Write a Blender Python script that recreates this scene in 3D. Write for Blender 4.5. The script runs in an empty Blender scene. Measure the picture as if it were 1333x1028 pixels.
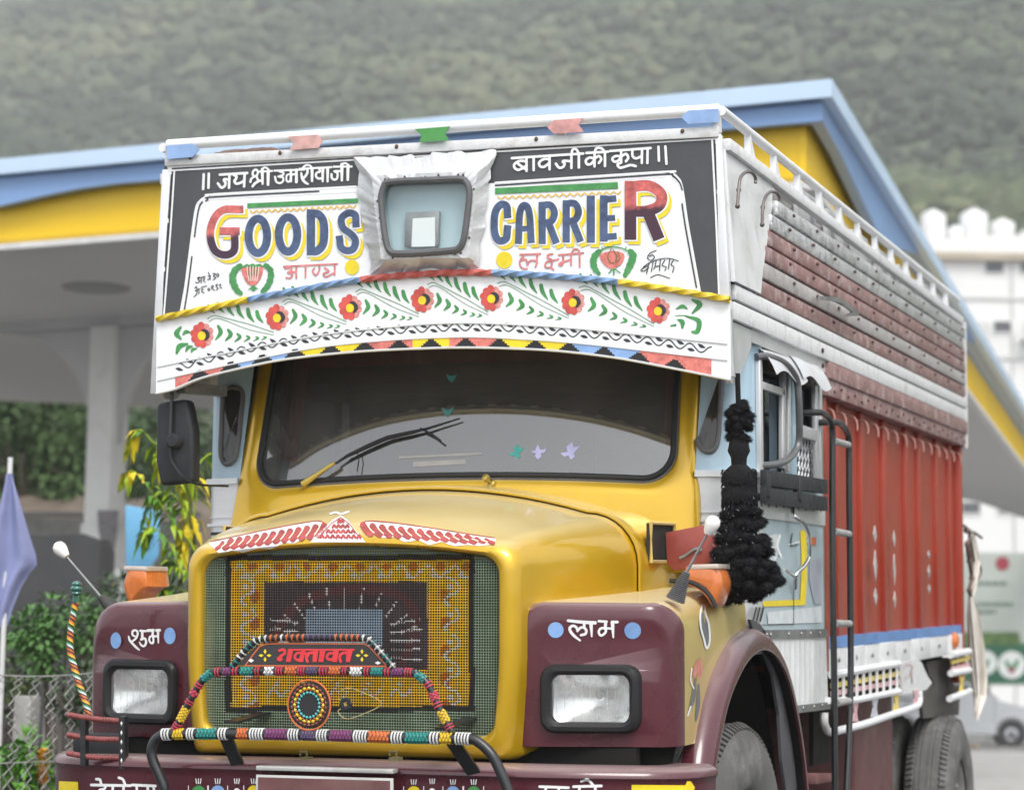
import bpy, bmesh, math, random
import numpy as np
from mathutils import Vector, Matrix
from mathutils.bvhtree import BVHTree
R = math.radians
rnd = random.Random(7)
SC = bpy.context.scene
COL = SC.collection

# ------------------------------------------------------------------ camera
IMW, IMH, FOC = 1333.0, 1028.0, 3144.0
CAM = np.array([3.2962, -8.5916, 1.5])
PITCH = math.atan((766.0 - 514.0) / FOC)
YAW = math.atan2(1755.0 - 666.5, math.hypot(FOC, 252.0))
F0 = np.array([-math.sin(YAW), math.cos(YAW), 0.0])
CR = np.array([math.cos(YAW), math.sin(YAW), 0.0])
CF = F0 * math.cos(PITCH) + np.array([0, 0, math.sin(PITCH)])
CU = np.array([0, 0, math.cos(PITCH)]) - F0 * math.sin(PITCH)
cam = bpy.data.cameras.new("camera")
camo = bpy.data.objects.new("camera", cam)
COL.objects.link(camo)
camo.matrix_world = Matrix(((CR[0], CU[0], -CF[0], CAM[0]), (CR[1], CU[1], -CF[1], CAM[1]), (CR[2], CU[2], -CF[2], CAM[2]), (0, 0, 0, 1)))
cam.sensor_width = 36.0
cam.lens = FOC / IMW * 36.0
cam.clip_start = 0.2
cam.clip_end = 4000.0
cam.dof.use_dof = True
cam.dof.focus_distance = 8.55
cam.dof.aperture_fstop = 2.9
SC.camera = camo

# ------------------------------------------------------------------ sky and sun (bright overcast)
SUN_EL, SUN_ROT = R(52), R(140)
w = bpy.data.worlds.new("World")
SC.world = w
w.use_nodes = True
nt = w.node_tree
bg = nt.nodes["Background"]
sky = nt.nodes.new("ShaderNodeTexSky")
sky.sky_type = 'NISHITA'
sky.sun_disc = False
sky.sun_elevation = SUN_EL
sky.sun_rotation = SUN_ROT
sky.air_density = 1.0
sky.dust_density = 4.0
sky.ozone_density = 1.0
hs = nt.nodes.new("ShaderNodeHueSaturation")
hs.inputs['Saturation'].default_value = 0.22
nt.links.new(sky.outputs[0], hs.inputs['Color'])
veil = nt.nodes.new("ShaderNodeMix"); veil.data_type = 'RGBA'   # thin even cloud over the clear-sky colour
veil.inputs['Factor'].default_value = 0.6
veil.inputs['B'].default_value = (6.6, 6.8, 7.1, 1)
nt.links.new(hs.outputs[0], veil.inputs['A'])
nt.links.new(veil.outputs['Result'], bg.inputs[0])
bg.inputs[1].default_value = 0.15
sl = bpy.data.lights.new("sun", 'SUN')
sl.energy = 1.5
sl.angle = R(25)
sl.color = (1.0, 0.97, 0.92)
so = bpy.data.objects.new("sun", sl)
COL.objects.link(so)
sd = Vector((math.sin(SUN_ROT) * math.cos(SUN_EL), math.cos(SUN_ROT) * math.cos(SUN_EL), math.sin(SUN_EL)))
so.rotation_euler = sd.to_track_quat('Z', 'Y').to_euler()
so.location = (0, -20, 30)
SC.view_settings.view_transform = 'Standard'
SC.view_settings.look = 'None'
SC.view_settings.exposure = 0.72
SC.view_settings.gamma = 1.0
try:
    SC.cycles.max_bounces = 6
    SC.cycles.transparent_max_bounces = 12
    SC.cycles.volume_bounces = 0
except Exception:
    pass

# ------------------------------------------------------------------ reading the photograph onto real planes
def dirs(p):
    p = np.atleast_2d(np.asarray(p, float))
    return CR * (p[:, :1] - 666.5) - CU * (p[:, 1:2] - 514.0) + CF * FOC
def onY(p, Y):
    q = dirs(p); return CAM + q * ((Y - CAM[1]) / q[:, 1:2])
def onX(p, X):
    q = dirs(p); return CAM + q * ((X - CAM[0]) / q[:, 0:1])
def atD(p, D):
    return CAM + dirs(p) * (D / FOC)
def mY(Y):
    return lambda p, off: onY(p, Y - off)
def mX(X):
    return lambda p, off: onX(p, X + off)
def mRay(obs, fallback=None):
    bvhs = []
    for o in obs:
        bm = bmesh.new(); bm.from_mesh(o.data); bvhs.append(BVHTree.FromBMesh(bm)); bm.free()
    def f(p, off):
        q = dirs(p); out = []
        o = Vector(CAM)
        for k in range(len(q)):
            d = Vector(q[k]).normalized(); best = None
            for b in bvhs:
                h = b.ray_cast(o, d)
                if h[0] is not None and (best is None or h[3] < best[3]): best = h
            if best is None:
                out.append(None)
            else:
                n = best[1]
                if n.dot(d) > 0: n = -n
                out.append(np.array(best[0] + n * off))
        last = next((v for v in out if v is not None), np.zeros(3))
        for k in range(len(out)):
            if out[k] is None: out[k] = last
            last = out[k]
        return np.array(out)
    return f
def mFit(base):
    """flat patch of paint: the plane that lies just over the surface hit by the base mapper"""
    def f(p, off):
        P = base(p, 0.0); c = P.mean(0); u, s, vt = np.linalg.svd(P - c, full_matrices=False); n = vt[2]
        if n @ (CAM - c) < 0: n = -n
        d0 = ((P - c) @ n).max() + off; q = dirs(p)
        return CAM + q * (((c + n * d0 - CAM) @ n) / (q @ n))[:, None]
    return f
def zz(x0, y0, s):
    """a list of points read off an enlarged crop, back to photograph pixels"""
    return lambda *pts: [(x0 + x / s, y0 + y / s) for x, y in pts]
def sm(pts, n=6, closed=False):
    """Catmull-Rom smoothing of a polyline (any dimension)"""
    P = [np.array(p, float) for p in pts]
    m = len(P); out = []
    if m < 3: return P
    rng = range(m if closed else m - 1)
    for i in rng:
        if closed:
            a, b, c, d = P[i - 1], P[i], P[(i + 1) % m], P[(i + 2) % m]
        else:
            b, c = P[i], P[i + 1]
            a = P[i - 1] if i > 0 else 2 * b - c
            d = P[i + 2] if i + 2 < m else 2 * c - b
        for k in range(n):
            t = k / n
            out.append(0.5 * (2 * b + (c - a) * t + (2 * a - 5 * b + 4 * c - d) * t * t + (3 * b - a - 3 * c + d) * t ** 3))
    if not closed: out.append(P[-1])
    return out

# ------------------------------------------------------------------ materials
MATS = {}
def mat(name, col, rough=0.5, metal=0.0, var=0.12, vscale=6.0, bump=0.0, bscale=60.0, coat=0.0, dirt=0.0, dcol=(0.16, 0.13, 0.10), dscale=3.0, spec=0.5):
    if name in MATS: return MATS[name]
    m = bpy.data.materials.new(name); m.use_nodes = True
    N, L = m.node_tree.nodes, m.node_tree.links
    b = N["Principled BSDF"]
    b.inputs['Roughness'].default_value = rough
    b.inputs['Metallic'].default_value = metal
    b.inputs['Coat Weight'].default_value = coat
    b.inputs['Coat Roughness'].default_value = 0.08
    b.inputs['Specular IOR Level'].default_value = spec
    tc = N.new("ShaderNodeTexCoord")
    no = N.new("ShaderNodeTexNoise")
    no.inputs['Scale'].default_value = vscale; no.inputs['Detail'].default_value = 6.0; no.inputs['Roughness'].default_value = 0.62
    L.new(tc.outputs['Object'], no.inputs['Vector'])
    mr = N.new("ShaderNodeMapRange")
    mr.inputs['From Min'].default_value = 0.3; mr.inputs['From Max'].default_value = 0.7
    mr.inputs['To Min'].default_value = 1.0 - var; mr.inputs['To Max'].default_value = 1.0 + var
    L.new(no.outputs['Fac'], mr.inputs['Value'])
    mx = N.new("ShaderNodeMix"); mx.data_type = 'RGBA'; mx.blend_type = 'MULTIPLY'
    mx.inputs['Factor'].default_value = 1.0
    mx.inputs['A'].default_value = (*col, 1)
    L.new(mr.outputs[0], mx.inputs['B'])
    last = mx.outputs['Result']
    if dirt > 0:
        n2 = N.new("ShaderNodeTexNoise")
        n2.inputs['Scale'].default_value = dscale; n2.inputs['Detail'].default_value = 9.0; n2.inputs['Roughness'].default_value = 0.72
        L.new(tc.outputs['Object'], n2.inputs['Vector'])
        r2 = N.new("ShaderNodeMapRange")
        r2.inputs['From Min'].default_value = 0.50; r2.inputs['From Max'].default_value = 0.72
        r2.inputs['To Min'].default_value = 0.0; r2.inputs['To Max'].default_value = dirt
        L.new(n2.outputs['Fac'], r2.inputs['Value'])
        m2 = N.new("ShaderNodeMix"); m2.data_type = 'RGBA'
        L.new(r2.outputs[0], m2.inputs['Factor']); L.new(last, m2.inputs['A'])
        m2.inputs['B'].default_value = (*dcol, 1)
        last = m2.outputs['Result']
    L.new(last, b.inputs['Base Color'])
    rr = N.new("ShaderNodeMapRange")
    rr.inputs['From Min'].default_value = 0.3; rr.inputs['From Max'].default_value = 0.7
    rr.inputs['To Min'].default_value = max(0.02, rough * 0.8); rr.inputs['To Max'].default_value = min(1, rough * 1.25)
    L.new(no.outputs['Fac'], rr.inputs['Value']); L.new(rr.outputs[0], b.inputs['Roughness'])
    if bump > 0:
        n3 = N.new("ShaderNodeTexNoise"); n3.inputs['Scale'].default_value = bscale; n3.inputs['Detail'].default_value = 4.0
        L.new(tc.outputs['Object'], n3.inputs['Vector'])
        bp = N.new("ShaderNodeBump"); bp.inputs['Strength'].default_value = bump; bp.inputs['Distance'].default_value = 0.01
        L.new(n3.outputs['Fac'], bp.inputs['Height']); L.new(bp.outputs[0], b.inputs['Normal'])
    MATS[name] = m
    return m
def glassmat(name, tint, refl=1.0, rough=0.0, dust=0.0, dcol=(0.5, 0.48, 0.45)):
    """a thin pane: tinted transparency under a Fresnel reflection"""
    m = bpy.data.materials.new(name); m.use_nodes = True
    N, L = m.node_tree.nodes, m.node_tree.links
    for n in list(N): N.remove(n)
    out = N.new("ShaderNodeOutputMaterial"); t = N.new("ShaderNodeBsdfTransparent"); g = N.new("ShaderNodeBsdfGlossy")
    t.inputs[0].default_value = (*tint, 1); g.inputs['Roughness'].default_value = rough
    fr = N.new("ShaderNodeLayerWeight"); fr.inputs['Blend'].default_value = 0.5
    pw = N.new("ShaderNodeMath"); pw.operation = 'POWER'; pw.inputs[1].default_value = 4.0; L.new(fr.outputs['Facing'], pw.inputs[0])
    mu = N.new("ShaderNodeMath"); mu.operation = 'MULTIPLY_ADD'; mu.inputs[1].default_value = 0.9; mu.inputs[2].default_value = 0.055 * refl; mu.use_clamp = True
    mx = N.new("ShaderNodeMixShader")
    L.new(pw.outputs[0], mu.inputs[0]); L.new(mu.outputs[0], mx.inputs[0])
    L.new(t.outputs[0], mx.inputs[1]); L.new(g.outputs[0], mx.inputs[2]); last = mx.outputs[0]
    if dust > 0:      # a film of dirt on the pane
        tc = N.new("ShaderNodeTexCoord"); nz = N.new("ShaderNodeTexNoise"); nz.inputs['Scale'].default_value = 3.0; nz.inputs['Detail'].default_value = 8; nz.inputs['Roughness'].default_value = 0.7; L.new(tc.outputs['Object'], nz.inputs['Vector'])
        mr = N.new("ShaderNodeMapRange"); mr.inputs['From Min'].default_value = 0.3; mr.inputs['From Max'].default_value = 0.75; mr.inputs['To Min'].default_value = dust * 0.5; mr.inputs['To Max'].default_value = dust * 1.6; L.new(nz.outputs['Fac'], mr.inputs['Value'])
        df = N.new("ShaderNodeBsdfDiffuse"); df.inputs[0].default_value = (*dcol, 1); m3 = N.new("ShaderNodeMixShader")
        L.new(mr.outputs[0], m3.inputs[0]); L.new(last, m3.inputs[1]); L.new(df.outputs[0], m3.inputs[2]); last = m3.outputs[0]
    L.new(last, out.inputs[0])
    MATS[name] = m
    return m

# ------------------------------------------------------------------ mesh building
class MB:
    def __init__(s): s.v, s.f, s.m = [], [], []
    def add(s, vs, fs, mi=0):
        o = len(s.v); s.v += [tuple(float(c) for c in v) for v in vs]
        s.f += [tuple(o + i for i in f) for f in fs]; s.m += [mi] * len(fs)
        return s
    def box(s, lo, hi, mi=0):
        (a, b, c), (d, e, f) = lo, hi
        return s.add([(a, b, c), (d, b, c), (d, e, c), (a, e, c), (a, b, f), (d, b, f), (d, e, f), (a, e, f)],
                     [(0, 3, 2, 1), (4, 5, 6, 7), (0, 1, 5, 4), (1, 2, 6, 5), (2, 3, 7, 6), (3, 0, 4, 7)], mi)
    def bar(s, p, q, wdt, hgt, up=(0, 0, 1), mi=0):
        p, q = np.array(p, float), np.array(q, float)
        d = q - p; d = d / np.linalg.norm(d); u = np.array(up, float)
        r = np.cross(d, u); r = r / np.linalg.norm(r); u = np.cross(r, d)
        r, u = r * wdt / 2, u * hgt / 2
        vs = [p - r - u, p + r - u, p + r + u, p - r + u, q - r - u, q + r - u, q + r + u, q - r + u]
        return s.add(vs, [(0, 1, 2, 3), (7, 6, 5, 4), (0, 4, 5, 1), (1, 5, 6, 2), (2, 6, 7, 3), (3, 7, 4, 0)], mi)
    def prism(s, poly, vec, mi=0):
        n = len(poly); vec = np.array(vec, float); P = [np.array(p, float) for p in poly]
        vs = P + [p + vec for p in P]
        fs = [tuple(range(n))[::-1], tuple(range(n, 2 * n))] + [(i, (i + 1) % n, n + (i + 1) % n, n + i) for i in range(n)]
        return s.add(vs, fs, mi)
    def tube(s, path, r, n=10, closed=False, cap=True, mi=0, flat=1.0):
        P = [np.array(p, float) for p in path]; m = len(P)
        rs = r if hasattr(r, '__len__') else [r] * m
        T = []
        for i in range(m):
            a = P[i - 1] if (i > 0 or closed) else P[i]; b = P[(i + 1) % m] if (i < m - 1 or closed) else P[i]
            t = b - a; T.append(t / (np.linalg.norm(t) + 1e-12))
        u = np.array([0, 0, 1.0]) if abs(T[0][2]) < 0.9 else np.array([1.0, 0, 0])
        vs = []
        for i in range(m):
            u = u - T[i] * (u @ T[i]); u = u / (np.linalg.norm(u) + 1e-12); v = np.cross(T[i], u)
            for k in range(n):
                a = 2 * math.pi * k / n
                vs.append(P[i] + rs[i] * (u * math.cos(a) * flat + v * math.sin(a)))
        fs = []
        for i in range(m if closed else m - 1):
            j = (i + 1) % m
            fs += [(i * n + k, i * n + (k + 1) % n, j * n + (k + 1) % n, j * n + k) for k in range(n)]
        if cap and not closed:
            fs += [tuple(range(n))[::-1], tuple((m - 1) * n + k for k in range(n))]
        return s.add(vs, fs, mi)
    def lathe(s, prof, c, axis=(0, 0, 1), n=24, mi=0, a0=0.0, a1=2 * math.pi):
        ax = np.array(axis, float); ax /= np.linalg.norm(ax)
        u = np.cross(ax, (0, 0, 1.0)) if abs(ax[2]) < 0.9 else np.cross(ax, (1.0, 0, 0))
        u /= np.linalg.norm(u); v = np.cross(ax, u); c = np.array(c, float)
        full = abs(a1 - a0 - 2 * math.pi) < 1e-6
        nn = n if full else n + 1
        vs = [c + ax * h + rr * (u * math.cos(a0 + (a1 - a0) * k / n) + v * math.sin(a0 + (a1 - a0) * k / n)) for rr, h in prof for k in range(nn)]
        fs = []
        for i in range(len(prof) - 1):
            for k in range(n):
                k2 = (k + 1) % nn if full else k + 1
                fs.append((i * nn + k, i * nn + k2, (i + 1) * nn + k2, (i + 1) * nn + k))
        return s.add(vs, fs, mi)
    def ball(s, c, r, nu=12, nv=8, mi=0, noise=0.0):
        rx, ry, rz = r if hasattr(r, '__len__') else (r, r, r)
        vs = []
        for i in range(nv + 1):
            a = math.pi * i / nv
            for k in range(nu):
                b = 2 * math.pi * k / nu; q = 1 + noise * (rnd.random() - 0.5)
                vs.append((c[0] + rx * q * math.sin(a) * math.cos(b), c[1] + ry * q * math.sin(a) * math.sin(b), c[2] + rz * q * math.cos(a)))
        fs = [(i * nu + k, (i + 1) * nu + k, (i + 1) * nu + (k + 1) % nu, i * nu + (k + 1) % nu) for i in range(nv) for k in range(nu)]
        return s.add(vs, fs, mi)
    def grid(s, rows, closed=False, mi=0, mis=None):
        m, n = len(rows), len(rows[0])
        vs = [p for r in rows for p in r]; fs = []; o = len(s.m)
        for i in range(m - 1):
            for k in range(n if closed else n - 1):
                fs.append((i * n + k, i * n + (k + 1) % n, (i + 1) * n + (k + 1) % n, (i + 1) * n + k))
        s.add(vs, fs, mi)
        if mis:
            q = n if closed else n - 1
            for i in range(m - 1):
                for k in range(q): s.m[o + i * q + k] = mis(i, k)
        return s
    def build(s, name, mats, parent=None, smooth=True, ang=35, bevel=0.0, seg=2, weld=False, flip=False):
        me = bpy.data.meshes.new(name)
        me.from_pydata(s.v, [], s.f)
        if not isinstance(mats, (list, tuple)): mats = [mats]
        for m in mats: me.materials.append(m)
        me.polygons.foreach_set('material_index', s.m)
        if weld or bevel > 0:
            bm = bmesh.new(); bm.from_mesh(me)
            bmesh.ops.remove_doubles(bm, verts=bm.verts, dist=1e-5)
            bmesh.ops.recalc_face_normals(bm, faces=bm.faces)
            if bevel > 0:
                es = [e for e in bm.edges if len(e.link_faces) == 2 and e.calc_face_angle(0) > R(30)]
                bmesh.ops.bevel(bm, geom=es, offset=bevel, segments=seg, affect='EDGES', profile=0.5, clamp_overlap=True)
            bm.to_mesh(me); bm.free()
        me.update()
        if smooth:
            me.polygons.foreach_set('use_smooth', [True] * len(me.polygons))
            try: me.set_sharp_from_angle(angle=R(ang))
            except Exception: pass
        o = bpy.data.objects.new(name, me); COL.objects.link(o)
        if parent is not None: adopt(o, parent)
        return o
WM = {}
def adopt(o, parent):
    o.parent = parent
    top = parent
    while top.parent is not None: top = top.parent
    if parent.parent is None: o.matrix_parent_inverse = WM.get(parent.name, Matrix.Identity(4)).inverted()
def thing(name, label, cat, loc=(0, 0, 0), group=None, kind=None):
    o = bpy.data.objects.new(name, None); COL.objects.link(o)
    o.empty_display_size = 0.2
    o.location = loc
    WM[o.name] = Matrix.Translation(loc)
    o['label'] = label; o['category'] = cat
    if group: o['group'] = group
    if kind: o['kind'] = kind
    return o
def tag(o, label, cat, group=None, kind=None):
    o['label'] = label; o['category'] = cat
    if group: o['group'] = group
    if kind: o['kind'] = kind
    return o

# ------------------------------------------------------------------ brush painting: strokes and fills -> one clean flat mesh
def seglist(pts, w):
    ws = w if hasattr(w, '__len__') else [w] * len(pts)
    return [('s', np.array(pts[i], float), np.array(pts[i + 1], float), ws[i] / 2, ws[i + 1] / 2) for i in range(len(pts) - 1)]
def S(pts, w, smooth=True, n=5, closed=False):
    """brush stroke"""
    if smooth and len(pts) > 2:
        if hasattr(w, '__len__'):
            q = sm([(p[0], p[1], ww) for p, ww in zip(pts, w)], n, closed); w = [a[2] for a in q]; pts = [a[:2] for a in q]
        else:
            pts = sm(pts, n, closed)
    if closed:
        pts = list(pts) + [pts[0]]
        if hasattr(w, '__len__'): w = list(w) + [w[0]]
    return seglist(pts, w)
def SF(pts, w, smooth=True, n=5):
    """stroke with square-cut ends"""
    o = S(pts, w, smooth, n); P = np.array(pts, float)
    for a, b in ((P[0], P[1]), (P[-1], P[-2])):
        d = (a - b) / (np.linalg.norm(a - b) + 1e-9); t = np.array([-d[1], d[0]]) * w / 2
        o += [('p', np.array([a - d * w * 0.3 + t, a + d * w / 2 + t, a + d * w / 2 - t, a - d * w * 0.3 - t]))]
    return o
def E(cx, cy, rx, ry=None):
    return [('e', cx, cy, rx, ry or rx)]
def PG(pts, smooth=0, closed=True):
    if smooth: pts = sm(pts, smooth, True)
    return [('p', np.array(pts, float))]
def paint(name, shapes, m, layer, mapper, parent, res=2.5, minus=(), merge=True, step=0.0011, off0=0.0016):
    xs, ys, xe, ye = 1e9, 1e9, -1e9, -1e9
    for sh in shapes:
        if sh[0] == 's':
            r = max(sh[3], sh[4]); a = np.minimum(sh[1], sh[2]) - r; b = np.maximum(sh[1], sh[2]) + r
        elif sh[0] == 'e': a = np.array([sh[1] - sh[3], sh[2] - sh[4]]); b = np.array([sh[1] + sh[3], sh[2] + sh[4]])
        else: g_ = sh[2] if len(sh) > 2 else 0; a, b = sh[1].min(0) - g_, sh[1].max(0) + g_
        xs, ys, xe, ye = min(xs, a[0]), min(ys, a[1]), max(xe, b[0]), max(ye, b[1])
    x0, y0 = xs - 1.5, ys - 1.5
    nx, ny = int((xe - x0 + 1.5) * res) + 2, int((ye - y0 + 1.5) * res) + 2
    Fd = np.full((ny, nx), -9.0)
    def put(sh, neg=False):
        if sh[0] == 's':
            r = max(sh[3], sh[4]); a = np.minimum(sh[1], sh[2]) - r; b = np.maximum(sh[1], sh[2]) + r
        elif sh[0] == 'e': a = np.array([sh[1] - sh[3], sh[2] - sh[4]]); b = np.array([sh[1] + sh[3], sh[2] + sh[4]])
        else: g_ = sh[2] if len(sh) > 2 else 0; a, b = sh[1].min(0) - g_, sh[1].max(0) + g_
        i0, i1 = max(0, int((a[0] - x0 - 1) * res)), min(nx, int((b[0] - x0 + 1) * res) + 2)
        j0, j1 = max(0, int((a[1] - y0 - 1) * res)), min(ny, int((b[1] - y0 + 1) * res) + 2)
        if i1 <= i0 or j1 <= j0: return
        X, Y = np.meshgrid(x0 + np.arange(i0, i1) / res, y0 + np.arange(j0, j1) / res)
        if sh[0] == 's':
            d = sh[2] - sh[1]; L2 = d @ d + 1e-9
            t = np.clip(((X - sh[1][0]) * d[0] + (Y - sh[1][1]) * d[1]) / L2, 0, 1)
            v = sh[3] + (sh[4] - sh[3]) * t - np.hypot(X - sh[1][0] - t * d[0], Y - sh[1][1] - t * d[1])
        elif sh[0] == 'e':
            v = (1 - np.hypot((X - sh[1]) / sh[3], (Y - sh[2]) / sh[4])) * min(sh[3], sh[4])
        else:
            Pp = sh[1]; ins = np.zeros(X.shape, bool); D = np.full(X.shape, 1e9)
            for k in range(len(Pp)):
                p, q = Pp[k], Pp[(k + 1) % len(Pp)]
                d = q - p; L2 = d @ d + 1e-9
                t = np.clip(((X - p[0]) * d[0] + (Y - p[1]) * d[1]) / L2, 0, 1)
                D = np.minimum(D, np.hypot(X - p[0] - t * d[0], Y - p[1] - t * d[1]))
                if abs(d[1]) > 1e-9:
                    c = ((p[1] > Y) != (q[1] > Y)) & (X < d[0] * (Y - p[1]) / d[1] + p[0]); ins ^= c
            v = np.where(ins, D, -D) + (sh[2] if len(sh) > 2 else 0)
        sub = Fd[j0:j1, i0:i1]
        Fd[j0:j1, i0:i1] = np.minimum(sub, -v) if neg else np.maximum(sub, v)
    for sh in shapes: put(sh)
    for sh in minus: put(sh, True)
    Fd = np.where(np.abs(Fd) < 1e-6, 1e-6, Fd)
    ins = Fd > 0
    cnt = ins[:-1, :-1].astype(int) + ins[1:, :-1] + ins[:-1, 1:] + ins[1:, 1:]
    vid, V, Fc = {}, [], []
    def gv(i, j):
        k = (i, j)
        if k not in vid: vid[k] = len(V); V.append((x0 + i / res, y0 + j / res))
        return vid[k]
    def ev(i, j, i2, j2):
        k = (i, j, i2, j2) if (i, j) < (i2, j2) else (i2, j2, i, j)
        if k not in vid:
            a, b = Fd[j, i], Fd[j2, i2]; t = a / (a - b)
            vid[k] = len(V); V.append((x0 + (i + (i2 - i) * t) / res, y0 + (j + (j2 - j) * t) / res))
        return vid[k]
    for j in range(ny - 1):
        row = np.nonzero(cnt[j])[0]
        k = 0
        while k < len(row):
            i = int(row[k])
            if cnt[j, i] == 4:
                e = i
                if merge:
                    while k + 1 < len(row) and row[k + 1] == e + 1 and cnt[j, e + 1] == 4: e += 1; k += 1
                Fc.append((gv(i, j), gv(i, j + 1), gv(e + 1, j + 1), gv(e + 1, j)))
            else:
                cs = [(i, j), (i, j + 1), (i + 1, j + 1), (i + 1, j)]; poly = []
                for q in range(4):
                    a, b = cs[q], cs[(q + 1) % 4]
                    ia, ib = ins[a[1], a[0]], ins[b[1], b[0]]
                    if ia: poly.append(gv(*a))
                    if ia != ib: poly.append(ev(*a, *b))
                if len(poly) >= 3: Fc.append(tuple(poly))
            k += 1
    if not V: return None
    P3 = mapper(np.array(V), off0 + layer * step)
    me = bpy.data.meshes.new(name); me.from_pydata([tuple(p) for p in P3], [], Fc); me.materials.append(m); me.update()
    o = bpy.data.objects.new(name, me); COL.objects.link(o)
    if parent is not None: adopt(o, parent)
    return o

# ------------------------------------------------------------------ the place tilts 2.5 degrees under the truck's own frame
TILT = R(-2.5)
GO = np.array([0, 0.45, -0.02])
def G(p):
    x, y, z = p[0], p[1] - GO[1], p[2]
    return (x, GO[1] + y * math.cos(TILT) - z * math.sin(TILT), GO[2] + y * math.sin(TILT) + z * math.cos(TILT))
def GI(p):
    y, z = p[1] - GO[1], p[2] - GO[2]
    return np.array([p[0], GO[1] + y * math.cos(TILT) + z * math.sin(TILT), -y * math.sin(TILT) + z * math.cos(TILT)])
def gat(px, py, D): return GI(atD([(px, py)], D)[0])          # pixel at a depth -> level coordinates
def GM(mb): mb.v = [G(p) for p in mb.v]; return mb

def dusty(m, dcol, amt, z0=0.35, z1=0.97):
    """settled dust plus sky sheen, both put into the colour of up-facing parts"""
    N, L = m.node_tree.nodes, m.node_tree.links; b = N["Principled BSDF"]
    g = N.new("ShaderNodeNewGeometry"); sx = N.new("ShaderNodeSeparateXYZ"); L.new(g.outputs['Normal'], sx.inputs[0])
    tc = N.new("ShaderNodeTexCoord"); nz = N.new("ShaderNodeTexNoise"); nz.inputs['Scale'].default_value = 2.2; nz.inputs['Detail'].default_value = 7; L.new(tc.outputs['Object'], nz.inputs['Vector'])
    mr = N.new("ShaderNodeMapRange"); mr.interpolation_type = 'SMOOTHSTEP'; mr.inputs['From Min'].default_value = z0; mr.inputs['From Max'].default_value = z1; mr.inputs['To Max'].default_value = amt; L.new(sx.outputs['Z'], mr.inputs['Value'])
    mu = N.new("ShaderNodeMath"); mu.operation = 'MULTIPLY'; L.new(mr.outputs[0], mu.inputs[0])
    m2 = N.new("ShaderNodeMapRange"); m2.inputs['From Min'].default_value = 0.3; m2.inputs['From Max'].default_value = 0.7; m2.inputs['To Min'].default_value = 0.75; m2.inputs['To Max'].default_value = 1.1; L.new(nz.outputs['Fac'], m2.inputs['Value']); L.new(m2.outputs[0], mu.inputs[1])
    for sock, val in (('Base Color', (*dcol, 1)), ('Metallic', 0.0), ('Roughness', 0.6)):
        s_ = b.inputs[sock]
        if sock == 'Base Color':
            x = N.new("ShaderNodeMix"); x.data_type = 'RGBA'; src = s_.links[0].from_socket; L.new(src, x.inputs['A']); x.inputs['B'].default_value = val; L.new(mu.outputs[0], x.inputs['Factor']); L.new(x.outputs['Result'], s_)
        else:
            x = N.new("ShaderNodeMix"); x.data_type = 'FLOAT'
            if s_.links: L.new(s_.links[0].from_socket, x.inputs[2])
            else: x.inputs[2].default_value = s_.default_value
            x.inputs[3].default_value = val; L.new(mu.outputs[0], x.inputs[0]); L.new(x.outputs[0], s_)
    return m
# ------------------------------------------------------------------ palette
WHITE = mat('white paint', (0.80, 0.81, 0.82), 0.35, 0, 0.04, 4, dirt=0.30, dcol=(0.45, 0.42, 0.37), dscale=5)
BOARD = mat('white board paint', (0.84, 0.86, 0.87), 0.3, 0, 0.03, 3, dirt=0.15, dcol=(0.6, 0.6, 0.58), dscale=4)
OLDWHITE = mat('worn white paint', (0.69, 0.70, 0.70), 0.5, 0, 0.12, 9, bump=0.3, bscale=40, dirt=0.75, dcol=(0.33, 0.29, 0.27), dscale=9)
BLACK = mat('black paint', (0.035, 0.036, 0.04), 0.38, 0, 0.2, 4, dirt=0.12, dcol=(0.2, 0.2, 0.2))
CHARC = mat('charcoal board paint', (0.060, 0.062, 0.068), 0.42, 0, 0.15, 4, dirt=0.15, dcol=(0.16, 0.16, 0.16))
RUBBER = mat('black rubber', (0.014, 0.014, 0.015), 0.5, 0, 0.2, 12, spec=0.35)
GREYRUB = mat('grey rubber gasket', (0.10, 0.10, 0.105), 0.5, 0, 0.2, 12)
PLASTIC = mat('matt black plastic', (0.022, 0.024, 0.028), 0.5, 0, 0.12, 15, bump=0.1, bscale=200, spec=0.35)
GOLD = dusty(mat('gold metallic paint', (0.59, 0.362, 0.009), 0.33, 0.48, 0.03, 3, bump=0.10, bscale=5, coat=0.8, dirt=0.10, dcol=(0.42, 0.31, 0.12), dscale=9), (0.72, 0.63, 0.38), 0.68, 0.5, 0.98)  # tops paled for dust and for the reflected sky
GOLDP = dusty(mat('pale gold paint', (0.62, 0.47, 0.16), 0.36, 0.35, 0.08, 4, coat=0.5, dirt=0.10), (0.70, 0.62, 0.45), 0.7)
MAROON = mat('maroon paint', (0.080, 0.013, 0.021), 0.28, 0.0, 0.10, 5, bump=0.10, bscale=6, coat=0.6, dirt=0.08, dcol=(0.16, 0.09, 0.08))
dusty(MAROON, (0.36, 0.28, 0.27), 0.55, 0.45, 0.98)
MAROON2 = mat('worn maroon plate', (0.15, 0.06, 0.06), 0.5, 0, 0.2, 8, dirt=0.4, dcol=(0.25, 0.18, 0.15))
REDB = mat('red body paint', (0.32, 0.034, 0.013), 0.42, 0, 0.10, 2.5, coat=0.15, dirt=0.18, dcol=(0.30, 0.09, 0.06), dscale=4)
REDP = mat('faded red flap', (0.30, 0.06, 0.045), 0.42, 0, 0.15, 6)
MAUVE = mat('mauve planks', (0.255, 0.145, 0.135), 0.5, 0, 0.25, 9, bump=0.4, bscale=50, dirt=0.75, dcol=(0.62, 0.55, 0.53), dscale=13)
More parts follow.
